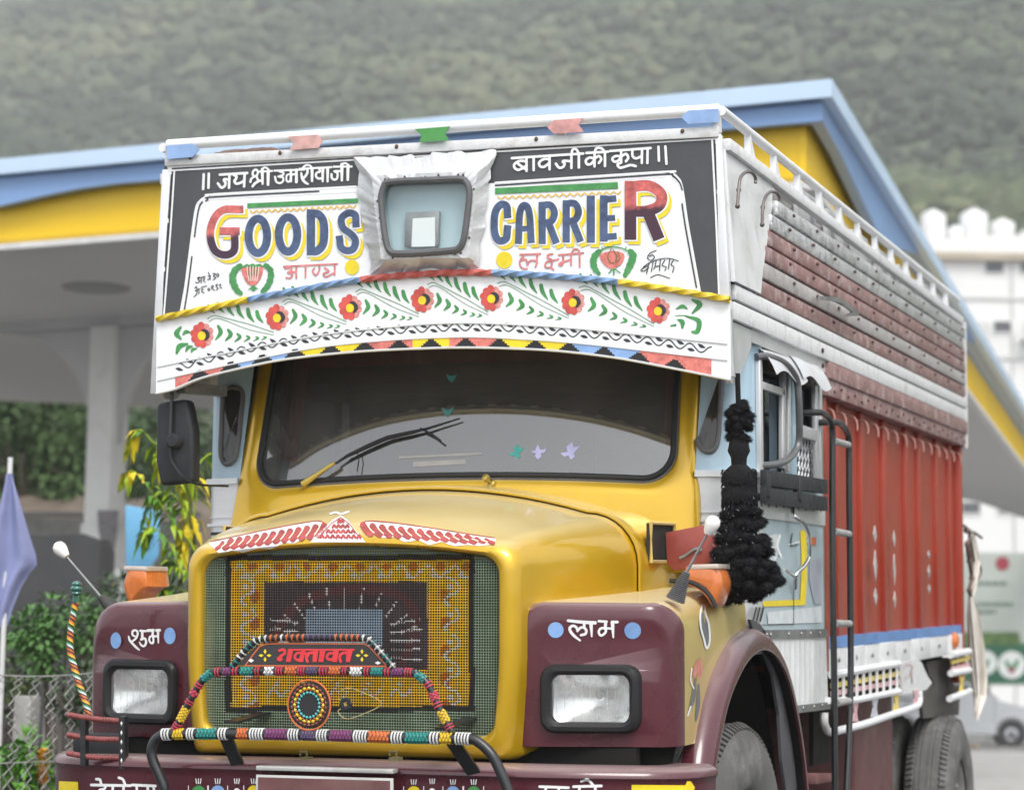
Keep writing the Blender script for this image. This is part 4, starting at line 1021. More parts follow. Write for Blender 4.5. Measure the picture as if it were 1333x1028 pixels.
for k in range(5): ln += S(Z5((445 + 22 * k, 98), (448 + 20 * k, 150), (458 + 15 * k, 205)), 1.1)
paint('lotus_petals', ln + [], pm('petal white', (0.78, 0.72, 0.68)), 5, mb_, fpb, 3)
ln = []
for k in range(4): ln += S(Z5((456 + 22 * k, 96), (458 + 20 * k, 165)), 1.0, False)
ln += S(Z6((800, 70), (775, 120), (790, 160), (815, 165)), 1.1) + S(Z6((810, 75), (835, 120), (825, 160)), 1.1) + S(Z6((840, 90), (858, 130), (835, 160)), 1.0)
paint('lotus_lines', ln, pm('olive line', (0.16, 0.17, 0.05)), 5, mb_, fpb, 3)

# valance: vine with flowers, wavy line, stepped scallops
FC = [(264, 436), (362, 413), (457, 400), (551, 390), (641, 388), (747, 393), (858, 404)]
gl, vn = [], []
def comma(P, x, y, L, lean, w): return S([P(x + lean * 0.55 * L, y - L * 0.5), P(x - lean * 0.12 * L, y), P(x - lean * 0.05 * L + lean * 0.3 * L, y + L * 0.5)], [w * 0.5, w, w * 0.3])
for i in range(6):
    (xa, ya), (xb, yb_) = FC[i], FC[i + 1]
    f = (xb - xa) / 98.0
    P = lambda u, v: (xa + u * f, ya + (yb_ - ya) * (u / 98.0) + v)
    vn += S([P(6, -19.5), P(14, -22), P(26, -17), P(44, -8), P(64, 2), P(92, 18)], 1.1) + S([P(8, -15.5), P(16, -18), P(27, -13.5), P(42, -4), P(62, 8), P(92, 21.5)], 0.9)
    for u, v, L, w in ((10, -31, 11, 4.0), (22, -30, 13, 4.4), (35, -24, 15, 4.6), (48, -18, 16, 5.0), (61, -11, 17, 5.4), (73, -6, 15, 5.2)):
        q = [P(u - 2.5, v - L * 0.5), P(u - 0.5, v), P(u + 5.5, v + L * 0.55)]; gl += S(q, [w * 0.9, w, w * 0.25])
    for u, v, L, w in ((21, 2, 18, 5.6), (34, 8, 14, 5.6), (46, 14, 10, 4.4), (58, 18, 7, 3.4), (70, 21, 5, 2.6), (80, 22.5, 4, 2.2)):
        q = [P(u - 1, v - L * 0.5), P(u + 2.2, v), P(u - 4.5, v + L * 0.45)]; gl += S(q, [w * 0.6, w, w * 0.3])
Z3, Z4 = zz(190, 330, 3.315), zz(570, 330, 3.315)
for st_, w in (([(150, 318), (132, 345), (150, 368)], [3, 7, 3]), ([(190, 340), (172, 338), (160, 350)], [2, 5, 2]), ([(178, 390), (145, 400), (132, 430)], [3, 7, 3]), ([(200, 400), (182, 405), (172, 422)], [2, 5, 2]), ([(218, 410), (202, 414), (196, 425)], [2, 4, 2])): gl += S(Z3(*st_), w)
for st_, w in (([(1098, 200), (1130, 220), (1098, 258)], [3, 7, 2]), ([(1070, 270), (1125, 290), (1120, 335), (1098, 338)], [2, 6, 6, 3]), ([(1030, 238), (1055, 228), (1075, 238)], [2, 5, 2]), ([(1035, 285), (1055, 295), (1055, 320)], [2, 6, 3]), ([(1005, 312), (1025, 308)], [2, 3]), ([(1025, 268), (1070, 268), (1100, 280)], [1, 1.2, 1])): gl += S(Z4(*st_), w)
paint('painted_leaves', gl, P_GREEN, 0, mv_, valance, 3)
paint('painted_vine', vn, pm('vine green', (0.16, 0.30, 0.18)), 0, mv_, valance, 4)
pr, pp, yc, kc = [], [], [], []
for cx, cy in FC:
    for k in range(10):
        a = 2 * math.pi * k / 10 + 0.2; rr_ = 11 + 1.2 * math.sin(k * 3.1)
        (pr if math.cos(a) < 0.35 or math.sin(a) > 0.9 else pp).extend(E(cx - 1 + rr_ * math.cos(a), cy + rr_ * 1.12 * math.sin(a), 4.3, 4.6))
    pr += E(cx - 2, cy, 9, 10)
    yc += E(cx - 1.5, cy + 1, 5.2, 5.6); kc += S([(cx - 1, cy - 6.5), (cx + 4, cy - 5), (cx + 6.5, cy + 0.5), (cx + 3.5, cy + 6)], [2, 4.4, 5, 2])
paint('painted_flower', pr, P_RED, 1, mv_, valance, 3)
paint('painted_petals', pp, pm('pale petal', (0.66, 0.28, 0.25), v=0.45, sc=120), 0, mv_, valance, 3, off0=0.0013)
paint('flower_centre', yc, P_YEL, 2, mv_, valance, 3); paint('flower_crescent', kc, P_BLACK, 3, mv_, valance, 3)
la = sm(Z3((50, 488), (350, 428), (700, 360), (1000, 322), (1326, 300)) + Z4((400, 310), (650, 328), (950, 358), (1250, 389)), 5)
lb = sm(Z3((50, 548), (350, 482), (700, 412), (1000, 378), (1326, 361)) + Z4((300, 366), (600, 387), (900, 420), (1250, 460)), 5)
def ridge(px_):
    q = onY([tuple(p) for p in px_], VB - 0.014); return MB().tube(q, 0.0035, 6)
ridge(la).build('valance_bead', ALU, valance); ridge(lb).build('valance_bead', ALU, valance)
tb = MB().tube(onY([tuple(p) for p in low_px], VB - 0.010), 0.006, 6).build('valance_edge', ALU, valance)
wc = sm(Z3((140, 488), (450, 408), (760, 357), (1000, 335), (1326, 318)) + Z4((300, 320), (500, 338), (750, 356), (1000, 388), (1180, 418)), 8)
wc = np.array(wc); d_ = np.r_[0, np.cumsum(np.hypot(*np.diff(wc, axis=0).T))]; n = int(d_[-1] / 27.6)
wv, lf = [], []
for k in range(n * 8 + 1):
    s_ = d_[-1] * k / (n * 8); x = np.interp(s_, d_, wc[:, 0]); y = np.interp(s_, d_, wc[:, 1]); wv.append((x, y - 4.6 * math.cos(2 * math.pi * k / 8)))
for k in range(2 * n):
    s_ = d_[-1] * (k + 0.06) / (2 * n); x = np.interp(s_, d_, wc[:, 0]); y = np.interp(s_, d_, wc[:, 1]); sg = 1 if k % 2 == 0 else -1
    lf += S([(x - 4, y + sg * 4.2 - 2), (x, y + sg * 3.4), (x + 4.5, y + sg * 3.2 + 1.5)], [1.2, 4.2, 1.4])
paint('painted_wave', S(wv, 1.5) + lf, P_BLACK, 0, mv_, valance, 4)
LB, LO = np.array(lb), np.array(low_px)
yb_at = lambda x: float(np.interp(x, LB[:, 0], LB[:, 1])); yo_at = lambda x: float(np.interp(x, LO[:, 0], LO[:, 1]))
for nm, cm_, segs in (('red', P_SALM, ((228, 296), (475, 537), (585, 651), (832, 926))), ('blue', pm('cornflower', (0.24, 0.40, 0.70)), ((296, 380), (740, 832))), ('yellow', P_YEL, ((380, 475), (537, 585), (651, 740)))):
    sh = []
    for a_, b_ in segs:
        xs_ = np.linspace(a_, b_, 9); sh += PG([(x, yb_at(x) + 1) for x in xs_] + [(x, yo_at(x) - 1) for x in xs_[::-1]])
    paint('scallop_' + nm, sh, cm_, 0, mv_, valance, 2.5)
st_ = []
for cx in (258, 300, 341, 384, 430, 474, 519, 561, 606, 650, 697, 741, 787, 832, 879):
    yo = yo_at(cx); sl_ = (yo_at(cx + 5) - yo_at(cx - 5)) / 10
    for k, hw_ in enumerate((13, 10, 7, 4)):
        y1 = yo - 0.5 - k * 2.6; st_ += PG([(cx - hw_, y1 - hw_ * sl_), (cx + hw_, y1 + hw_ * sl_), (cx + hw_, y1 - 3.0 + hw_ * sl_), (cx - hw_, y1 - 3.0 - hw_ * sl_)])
paint('stepped_scallops', st_, pm('cutout dark', (0.012, 0.012, 0.013)), 1, mv_, valance, 3)  # black painted on for the dark seen through stepped cut-outs

# twisted rope moulding in five coloured lengths
RP = np.array(rope_px); rl = onY([tuple(p) for p in rope_px], VB - 0.026)
segs = ((204, 323, mat('rope yellow', (0.62, 0.45, 0.02), 0.4, 0, 0.3, 30)), (323, 470, mat('rope blue', (0.16, 0.27, 0.46), 0.4, 0, 0.3, 30)), (470, 641, mat('rope red', (0.45, 0.09, 0.075), 0.45, 0, 0.3, 30)), (641, 805, mat('rope blue', (0, 0, 0))), (805, 952, mat('rope yellow', (0, 0, 0))))
dn = np.r_[0, np.cumsum(np.linalg.norm(np.diff(rl, axis=0), axis=1))]
for a_, b_, m_ in segs:
    sa, sb = np.interp(a_, RP[:, 0], dn), np.interp(b_, RP[:, 0], dn); N_ = int((sb - sa) / 0.006)
    rows = []
    for k in range(N_ + 1):
        s_ = sa + (sb - sa) * k / N_; c = np.array([np.interp(s_, dn, rl[:, q]) for q in range(3)])
        rows.append([(c[0], c[1] - 0.0145 * math.cos(th), c[2] + 0.0135 * math.sin(th)) for th in [s_ * 24 + q * math.pi / 2 for q in range(4)]])
    MB().grid(rows, closed=True).build('rope_moulding', m_, valance, smooth=False)

# steel framed hatch window in the middle of the board
Zw = zz(440, 190, 6.045)
outl = Zw((108, 95), (140, 84), (250, 90), (310, 78), (390, 70), (395, 92), (480, 86), (585, 62), (600, 96), (722, 78), (740, 46), (850, 58), (960, 36), (1010, 62), (1140, 42), (1240, 20), (1246, 70), (1200, 190), (1205, 260), (1175, 300), (1180, 420), (1150, 560), (1160, 640), (1112, 760), (1118, 870), (1108, 960), (1060, 985), (935, 940), (945, 968), (850, 990), (740, 955), (645, 965), (640, 1000), (520, 1005), (430, 985), (350, 1000), (250, 1010), (262, 900), (235, 800), (200, 740), (205, 640), (180, 560), (180, 430), (150, 380), (155, 290), (165, 200))
foldl = Zw((265, 235), (560, 218), (860, 208), (1095, 200), (1070, 500), (1050, 640), (1040, 780), (1035, 880), (700, 880), (340, 892), (318, 700), (290, 500), (278, 350))
po = onY(outl, VB - 0.012); pf = onY(foldl, VB - 0.075)
def ang(p, c): return math.atan2(p[2] - c[2], p[0] - c[0])
def resample(P, N):
    P = np.array(P); c = P.mean(0); A_ = np.unwrap([ang(p, c) for p in P]); 
    o = np.argsort(np.mod(A_, 2 * math.pi)); Pm = P[o]; Am = np.mod(A_, 2 * math.pi)[o]
    Am = np.r_[Am[-1] - 2 * math.pi, Am, Am[0] + 2 * math.pi]; Pm = np.vstack([Pm[-1:], Pm, Pm[:1]])
    th = np.linspace(0, 2 * math.pi, N, endpoint=False)
    return np.array([[np.interp(t, Am, Pm[:, q]) for q in range(3)] for t in th])
N_ = 160
ro, rf = resample(po, N_), resample(pf, N_)
wi = Zw((340, 430), (345, 370), (362, 320), (405, 285), (700, 270), (960, 262), (1010, 290), (1030, 340), (1030, 430), (1005, 640), (985, 745), (955, 800), (900, 822), (650, 842), (460, 848), (410, 828), (385, 780), (360, 640))
pi_ = resample(onY(wi, VB - 0.075), N_); pg = resample(onY(wi, VB - 0.04), N_)
mid = ro * 0.45 + rf * 0.55; mid[:, 1] += 0.012
for r_ in (ro, mid, rf): r_ += np.array([[rnd.uniform(-1, 1) * 0.0012, rnd.uniform(-1, 1) * 0.003, rnd.uniform(-1, 1) * 0.0012] for _ in range(N_)])
hf = MB().grid([ro, mid, rf, pi_, pg], closed=True).build('hatch_frame', mat('crumpled aluminium', (0.60, 0.61, 0.62), 0.42, 0.30, 0.10, 6, bump=0.5, bscale=22, dirt=0.15, dcol=(0.40, 0.40, 0.40), dscale=14), fpb, ang=40)
MB().tube(sm(onY(wi, VB - 0.080), 4, True), 0.0135, 8, closed=True).build('hatch_gasket', GREYRUB, hf)
gl_ = resample(onY(wi, VB - 0.062), N_); MB().add(list(gl_) + [gl_.mean(0)], [(k, (k + 1) % N_, N_) for k in range(N_)]).build('hatch_glass', glassmat('hatch glass', (0.93, 0.97, 0.97), 1.2, 0.02), hf, smooth=False)
bkp = resample(onY(wi, VB - 0.016), N_) ; MB().add(list(bkp) + [bkp.mean(0)], [(k, (k + 1) % N_, N_) for k in range(N_)]).build('hatch_backing', mat('pale blue backing', (0.50, 0.64, 0.68), 0.6, 0, 0.06, 4), hf, smooth=False)
pfm = onY(Zw((548, 530), (812, 516), (806, 792), (535, 800)), VB - 0.022)
MB().prism([tuple(p) for p in pfm][::-1], (0, -0.022, 0)).build('picture_frame', STEEL, hf, bevel=0.004)
pfm = onY(Zw((590, 572), (765, 562), (765, 790), (580, 795)), VB - 0.045)
MB().prism([tuple(p) for p in pfm][::-1], (0, -0.003, 0)).build('picture_mount', mat('bright white card', (0.85, 0.85, 0.84), 0.5, 0, 0.02), hf, smooth=False)
rv = MB()
for x, y in ((310, 434), (328, 568), (350, 734), (430, 880), (660, 866), (708, 860), (920, 850), (965, 842), (1032, 722), (1036, 550), (1070, 340), (945, 228), (985, 228), (790, 230), (652, 250), (686, 246), (525, 244), (370, 262), (400, 260)):
    c = onY(Zw((x, y)), VB - 0.077)[0]; rv.ball(c, (0.005, 0.003, 0.005), 8, 5)
rv.build('hatch_rivets', mat('rivet brown', (0.08, 0.06, 0.05), 0.5), hf)

# rail over the board, its strip and arrow plates
rail = MB(); pa, pb = onY([(222, 190), (935, 147)], 0.0)
q0 = onY([(219, 189), (936, 143)], 0.0)
rail = MB().tube([q0[0], q0[1]], 0.022, 14).build('front_rail', WHITE, truck)
s0 = onY([(216, 210.5), (936, 172)], 0.0)
sp = MB().bar(s0[0] + np.array([0, 0.012, 0]), s0[1] + np.array([0, 0.012, 0]), 0.05, 0.040)
strip = sp.build('board_cap', OLDWHITE, truck, bevel=0.004)
sb_ = MB()
for x in (252, 376, 532, 712, 893):
    t = (x - 216) / 720; c = s0[0] + (s0[1] - s0[0]) * t; sb_.ball((c[0], c[1] - 0.014, c[2] + 0.008), (0.008, 0.006, 0.009), 8, 6)
sb_.build('cap_bolts', mat('rusty bolt', (0.10, 0.06, 0.04), 0.7), strip)
for pts, m_ in (((( 0, 0)), None),): pass
def plate(pts, m_):
    P = [tuple(p) for p in onY(pts, -0.030)]; MB().prism(P[::-1], (0, 0.004, 0)).build('arrow_plate', m_, rail, smooth=False)
plate(Z1((86, 232), (200, 222), (232, 248), (200, 280), (86, 290), (96, 262)), mat('plate blue', (0.26, 0.40, 0.66), 0.45, 0, 0.15, 14))
plate(Z1((612, 192), (742, 184), (762, 212), (745, 240), (618, 250), (640, 222)), mat('plate faded pink', (0.62, 0.36, 0.33), 0.5, 0, 0.25, 25))
plate([Z1((1160, 160))[0], Z2((52, 148))[0], Z2((30, 180))[0], Z2((48, 208))[0], Z1((1178, 216))[0], Z1((1190, 188))[0]], mat('plate green', (0.07, 0.28, 0.07), 0.45, 0, 0.15, 14))
plate(Z2((500, 122), (628, 112), (605, 140), (630, 172), (500, 180), (472, 152)), mat('plate pink', (0.60, 0.30, 0.28), 0.5, 0, 0.25, 25))
plate(Z2((1080, 80), (1210, 72), (1212, 130), (1080, 138), (1050, 108)), mat('plate blue', (0, 0, 0)))
pst = MB()
for t in (0.004, 0.25, 0.49, 0.73, 0.996):
    a_ = q0[0] + (q0[1] - q0[0]) * t; b_ = s0[0] + (s0[1] - s0[0]) * t; pst.bar(a_, b_ + np.array([0, 0.01, 0]), 0.03, 0.02, (0, 1, 0))
pst.build('rail_posts', OLDWHITE, rail)
# folded tarpaulin corner peeping under the rail
# board box: top, underside and back
bx = MB().box((-1.13, 0.026, 3.085), (1.13, 0.75, 3.10)).box((-1.12, 0.03, 2.30), (-1.10, 0.75, 3.085))
bx.build('board_box', OLDWHITE, truck, smooth=False)
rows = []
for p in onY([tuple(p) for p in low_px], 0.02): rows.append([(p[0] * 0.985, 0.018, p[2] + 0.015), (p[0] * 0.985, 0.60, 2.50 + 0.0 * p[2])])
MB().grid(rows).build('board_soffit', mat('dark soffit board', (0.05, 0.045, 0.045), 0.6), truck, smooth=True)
sd_ = MB(); LE = onY([tuple(p) for p in low_px], 0.022)
for x in np.arange(-1.0, 1.05, 0.105):
    z_ = float(np.interp(x, LE[:, 0], LE[:, 2])); sd_.box((x - 0.02, 0.019, z_ + 0.010), (x + 0.02, 0.026, z_ + 0.022))
sd_.build('soffit_dashes', mat('white clip', (0.8, 0.8, 0.8), 0.5), valance, smooth=False)
for sx in (1, -1):
    P = [(sx * 1.126, -0.004, 3.172), (sx * 1.150, -0.004, 3.172), (sx * 1.192, -0.004, 2.272), (sx * 1.146, -0.004, 2.272)]
    MB().prism(P if sx < 0 else P[::-1], (0, 0.029, 0)).build('board_corner', ALU, truck, bevel=0.003)
brk = MB()
brk.box((-1.14, 0.02, 2.30), (-1.05, 0.10, 2.34)).bar((-1.10, 0.08, 2.30), (-1.02, 0.30, 2.30), 0.05, 0.04)
brk.build('board_bracket', STEEL, truck)

# ================================================================== bumper, bull bar, guards
bprof = [(0.14, 0.905), (0.02, 0.905), (0.0, 0.895), (-0.012, 0.885), (-0.014, 0.87), (-0.006, 0.862), (-0.004, 0.84), (-0.004, 0.64), (0.006, 0.62), (0.14, 0.62)]
bpath = [(-1.235, -0.50), (-1.222, -0.62), (-1.19, -0.70), (-1.13, -0.765), (-1.03, -0.825), (-0.8, -0.905), (-0.5, -0.95), (0, -0.965), (0.5, -0.95), (0.8, -0.905), (1.03, -0.825), (1.13, -0.765), (1.19, -0.70), (1.222, -0.62), (1.235, -0.50)]
bp = sm(bpath, 5); rows = []
for k in range(len(bp)):
    t = bp[min(k + 1, len(bp) - 1)] - bp[max(k - 1, 0)]; t /= np.linalg.norm(t); nrm = np.array([-t[1], t[0]])
    rows.append([(bp[k][0] + nrm[0] * d, bp[k][1] + nrm[1] * d, z + 0.012 * (1 - (bp[k][0] / 1.2) ** 2)) for d, z in bprof])
bumper = MB().grid(rows, closed=True).build('bumper', MAROON, truck, ang=45, weld=True)
bpm = mRay([bumper])
Q = zz(80, 980, 4.443)
let = S(Q((176, 182), (402, 186)), 3.6, False) + S(Q((412, 182), (545, 188)), 3.6, False) + S(Q((205, 148), (226, 152), (234, 182)), 3.4) + S(Q((335, 140), (358, 150), (372, 182)), 3.4)
let += S(Q((262, 184), (250, 205), (225, 212), (230, 236), (262, 236), (240, 262)), 3.4) + S(Q((300, 184), (298, 215), (280, 232), (320, 250)), 3.4) + S(Q((362, 184), (362, 262)), 3.4, False) + S(Q((438, 186), (438, 235), (425, 250), (432, 232), (500, 226)), 3.2) + S(Q((502, 186), (502, 262)), 3.4, False) + S(Q((535, 190), (538, 225), (520, 240)), 3.2)
Q = zz(660, 798, 4.443)
let += S(Q((190, 1000), (355, 1006)), 3.6, False) + S(Q((385, 1000), (545, 996)), 3.6, False) + S(Q((430, 968), (468, 960), (498, 992)), 3.4) + S(Q((225, 1004), (225, 1045), (262, 1050)), 3.4) + S(Q((300, 1004), (300, 1070)), 3.4) + S(Q((420, 1000), (420, 1050), (470, 1030)), 3.2) + S(Q((510, 998), (512, 1070)), 3.4)
paint('painted_lettering', let, P_WHITE, 1, bpm, bumper, 3, merge=False)
paint('yellow_mark', PG([(77, 1016), (102, 1017), (103, 1048), (77, 1046)]) + PG(zz(660, 798, 4.443)((720, 990), (1030, 992), (1040, 968), (1062, 970), (1085, 1005), (1070, 1040), (720, 1060))), P_YEL, 0, bpm, bumper, 2, merge=False)
bulbs = ((259, 1031, 'green'), (284, 1031, 'blue'), (331, 1031, 'yellow'), (539, 1032, 'yellow'), (590, 1032, 'blue'), (617, 1032, 'green'))
ray = []
for x, y, c in bulbs:
    for k in (-1, 0, 1): ray += S([(x + 2.4 * k, y - 12), (x + 3.4 * k, y - 18)], 1.3, False)
    ray += S([(x - 13, y - 9), (x - 13, y + 6)], 1.1, False) + S([(x + 13, y - 9), (x + 13, y + 6)], 1.1, False)
    paint('painted_bulb', E(x, y, 9, 9.5), {'green': P_GREEN, 'blue': P_SKY, 'yellow': P_YEL}[c], 1, bpm, bumper, 2.5, merge=False)
for x in (309, 563):
    for k in (-1, 0, 1): ray += S([(x + 2.4 * k, 1019), (x + 3.2 * k, 1013)], 1.3, False)
    ray += E(x, 1029, 4)
paint('painted_rays', ray, P_WHITE, 2, bpm, bumper, 3, merge=False)
np_ = MB(); a_, b_ = onY([(338, 1000), (516, 1000)], -1.0)
np_.box((a_[0], -1.03, 0.885), (b_[0], -0.985, 0.90)).box((a_[0], -1.03, 0.74), (b_[0], -1.022, 0.87))
npb = np_.build('number_plate_frame', mat('pale steel frame', (0.62, 0.62, 0.60), 0.4, 0.4, 0.1, 9, dirt=0.4), truck, bevel=0.002)
MB().box((a_[0] + 0.01, -1.034, 0.75), (b_[0] - 0.01, -1.0305, 0.862)).build('number_plate', MAROON2, npb, smooth=False)
# dark box put in as the shade in the gap between wings and bumper
MB().box((-1.0, -0.66, 0.55), (1.0, -0.60, 0.96)).build('gap_shade_backing', UNDER, truck)
hk = MB()
for x in (402, 518):
    p = onY([(x, 990)], -0.86)[0]; hk.box((p[0] - 0.018, -0.90, p[2] - 0.02), (p[0] + 0.018, -0.86, p[2] + 0.015)); hk.tube([(p[0] - 0.012, -0.905, p[2] + 0.02), (p[0] - 0.012, -0.905, p[2] + 0.035), (p[0] + 0.012, -0.905, p[2] + 0.035), (p[0] + 0.012, -0.905, p[2] + 0.02)], 0.004, 6)
hk.build('bonnet_catch', mat('olive catch', (0.22, 0.20, 0.10), 0.5, 0.4), truck)

YBB = -1.06
def byp(*p, dy=0.0): return onY(list(p), YBB + dy)
low = sm(byp((206, 1060), (214, 1030), (209, 1012), (198, 985), (199, 968), (208, 958), (226, 955), (330, 955), (430, 957), (530, 960), (604, 961), (622, 965), (640, 982), (652, 1005), (662, 1030), (672, 1060)), 5)
bull = MB().tube(low, 0.0178, 12).build('bull_bar', IRON, truck)
def dens(P, n=900):
    P = np.array(P); d_ = np.r_[0, np.cumsum(np.linalg.norm(np.diff(P, axis=0), axis=1))]; s_ = np.linspace(0, d_[-1], n); return np.stack([np.interp(s_, d_, P[:, q]) for q in range(3)], 1)
upp = sm(byp((226, 952), (236, 934), (250, 907), (262, 887), (272, 878), (288, 874), (400, 873), (528, 875), (544, 879), (557, 890), (572, 922), (588, 952)), 5)
MB().tube(upp, 0.0125, 12).build('upper_hoop', IRON, bull)
plh = sm(byp((302, 868), (316, 850), (330, 836), (345, 831), (400, 829.5), (468, 830), (482, 834), (496, 849), (514, 870)), 5)
MB().tube(plh, 0.0108, 10).build('name_hoop', IRON, bull)
stt = MB()
for p, q in (((285, 950), (300, 1010)), ((585, 965), (612, 1010))): a_, b_ = byp(p, q); stt.bar(a_ + np.array([0, 0.03, 0]), b_ + np.array([0, 0.14, -0.05]), 0.045, 0.012, (0, 1, 0))
for p in ((300, 940), (575, 948)): a_ = byp(p)[0]; stt.bar(a_, a_ + np.array([0, 0.28, 0.02]), 0.05, 0.008)
stt.build('bar_bracket', IRON, bull)
npl = byp((308, 866), (322, 851), (334, 841), (346, 837), (470, 837.5), (482, 841), (496, 855), (505, 867))
nplate = MB().prism([tuple(p) for p in npl][::-1], (0, 0.006, 0)).build('name_plate', mat('dark name plate', (0.040, 0.036, 0.038), 0.5), bull, smooth=False)
nm = mY(YBB)
Z = zz(320, 820, 6.665)
paint('plate_outline', S(Z((-5, 305), (60, 215), (120, 140), (180, 118), (300, 115), (1030, 118), (1080, 150), (1215, 300)), 1.6, False) + S(Z((-5, 306), (500, 308), (1218, 312)), 1.6, False), P_ORAN, 0, nm, nplate, 4)
Z = zz(355, 838, 12.12)
w1 = S(Z((255, 88), (1280, 88)), 2.4, False) + S(Z((105, 100), (175, 88), (190, 140), (125, 190)), 3.6) + E(*Z((112, 232))[0], 3.8, 3.2)
for pts in ([(245, 78), (325, 78), (285, 278), (205, 278)], [(458, 78), (525, 78), (478, 280), (405, 280)], [(640, 78), (728, 78), (692, 280), (628, 280)], [(748, 78), (838, 78), (798, 280), (720, 280)], [(962, 78), (1052, 78), (1012, 280), (932, 280)], [(1162, 78), (1268, 78), (1218, 280), (1155, 280)]): w1 += PG(Z(*pts))
w1 += S(Z((490, 170), (530, 142), (562, 165), (548, 205)), 2.6)
for pts, ww in (([(462, 140), (385, 142), (348, 200), (382, 248), (440, 240)], 3.3), ([(660, 135), (575, 142), (530, 200), (548, 272)], 3.6), ([(952, 140), (885, 152), (854, 208), (890, 243), (940, 235)], 3.3), ([(1180, 135), (1095, 145), (1056, 205), (1072, 272)], 3.6)): w1 += S(Z(*pts), ww)
w0 = [] and S(Z((290, 172), (945, 170)), 3.4, False)
for st_ in [] and ([(366, 172), (350, 275)], [(492, 172), (476, 275)], [(602, 172), (586, 275)], [(664, 172), (648, 275)], [(784, 172), (768, 275)], [(906, 172), (890, 275)]): w1 += S(Z(*st_), 4.4, False)
for st_ in [] and ([(292, 185), (325, 180), (330, 205), (298, 228), (276, 240), (282, 268), (300, 262), (326, 250)], [(484, 205), (440, 208), (420, 238), (438, 262), (478, 240)], [(484, 225), (520, 212), (530, 240)], [(590, 215), (545, 222), (532, 250), (555, 268)], [(776, 208), (728, 208), (706, 240), (728, 262), (770, 240)], [(896, 208), (850, 214), (836, 246), (858, 266)]): w1 += S(Z(*st_), 4.0)
paint('painted_lettering', w1, P_BRIGHT, 1, nm, nplate, 4)
ys_ = []
Z = zz(320, 820, 6.665)
for cx in (167, 1008):
    for dx, dy in ((0, -38), (0, 38), (-38, 0), (38, 0)): ys_ += PG(Z((cx + dx * 1.5, 218 + dy * 1.5), (cx + dx * 0.9 + dy * 0.35, 218 + dy * 0.9 + dx * 0.35), (cx + dx * 0.3, 218 + dy * 0.3), (cx + dx * 0.9 - dy * 0.35, 218 + dy * 0.9 - dx * 0.35)))
paint('painted_star', ys_, P_YEL, 1, nm, nplate, 4)
paint('painted_diamond', PG(Z((20, 262), (45, 245), (72, 262), (46, 280))) + PG(Z((1120, 282), (1145, 268), (1172, 282), (1146, 298))), P_WHITE, 1, nm, nplate, 4)
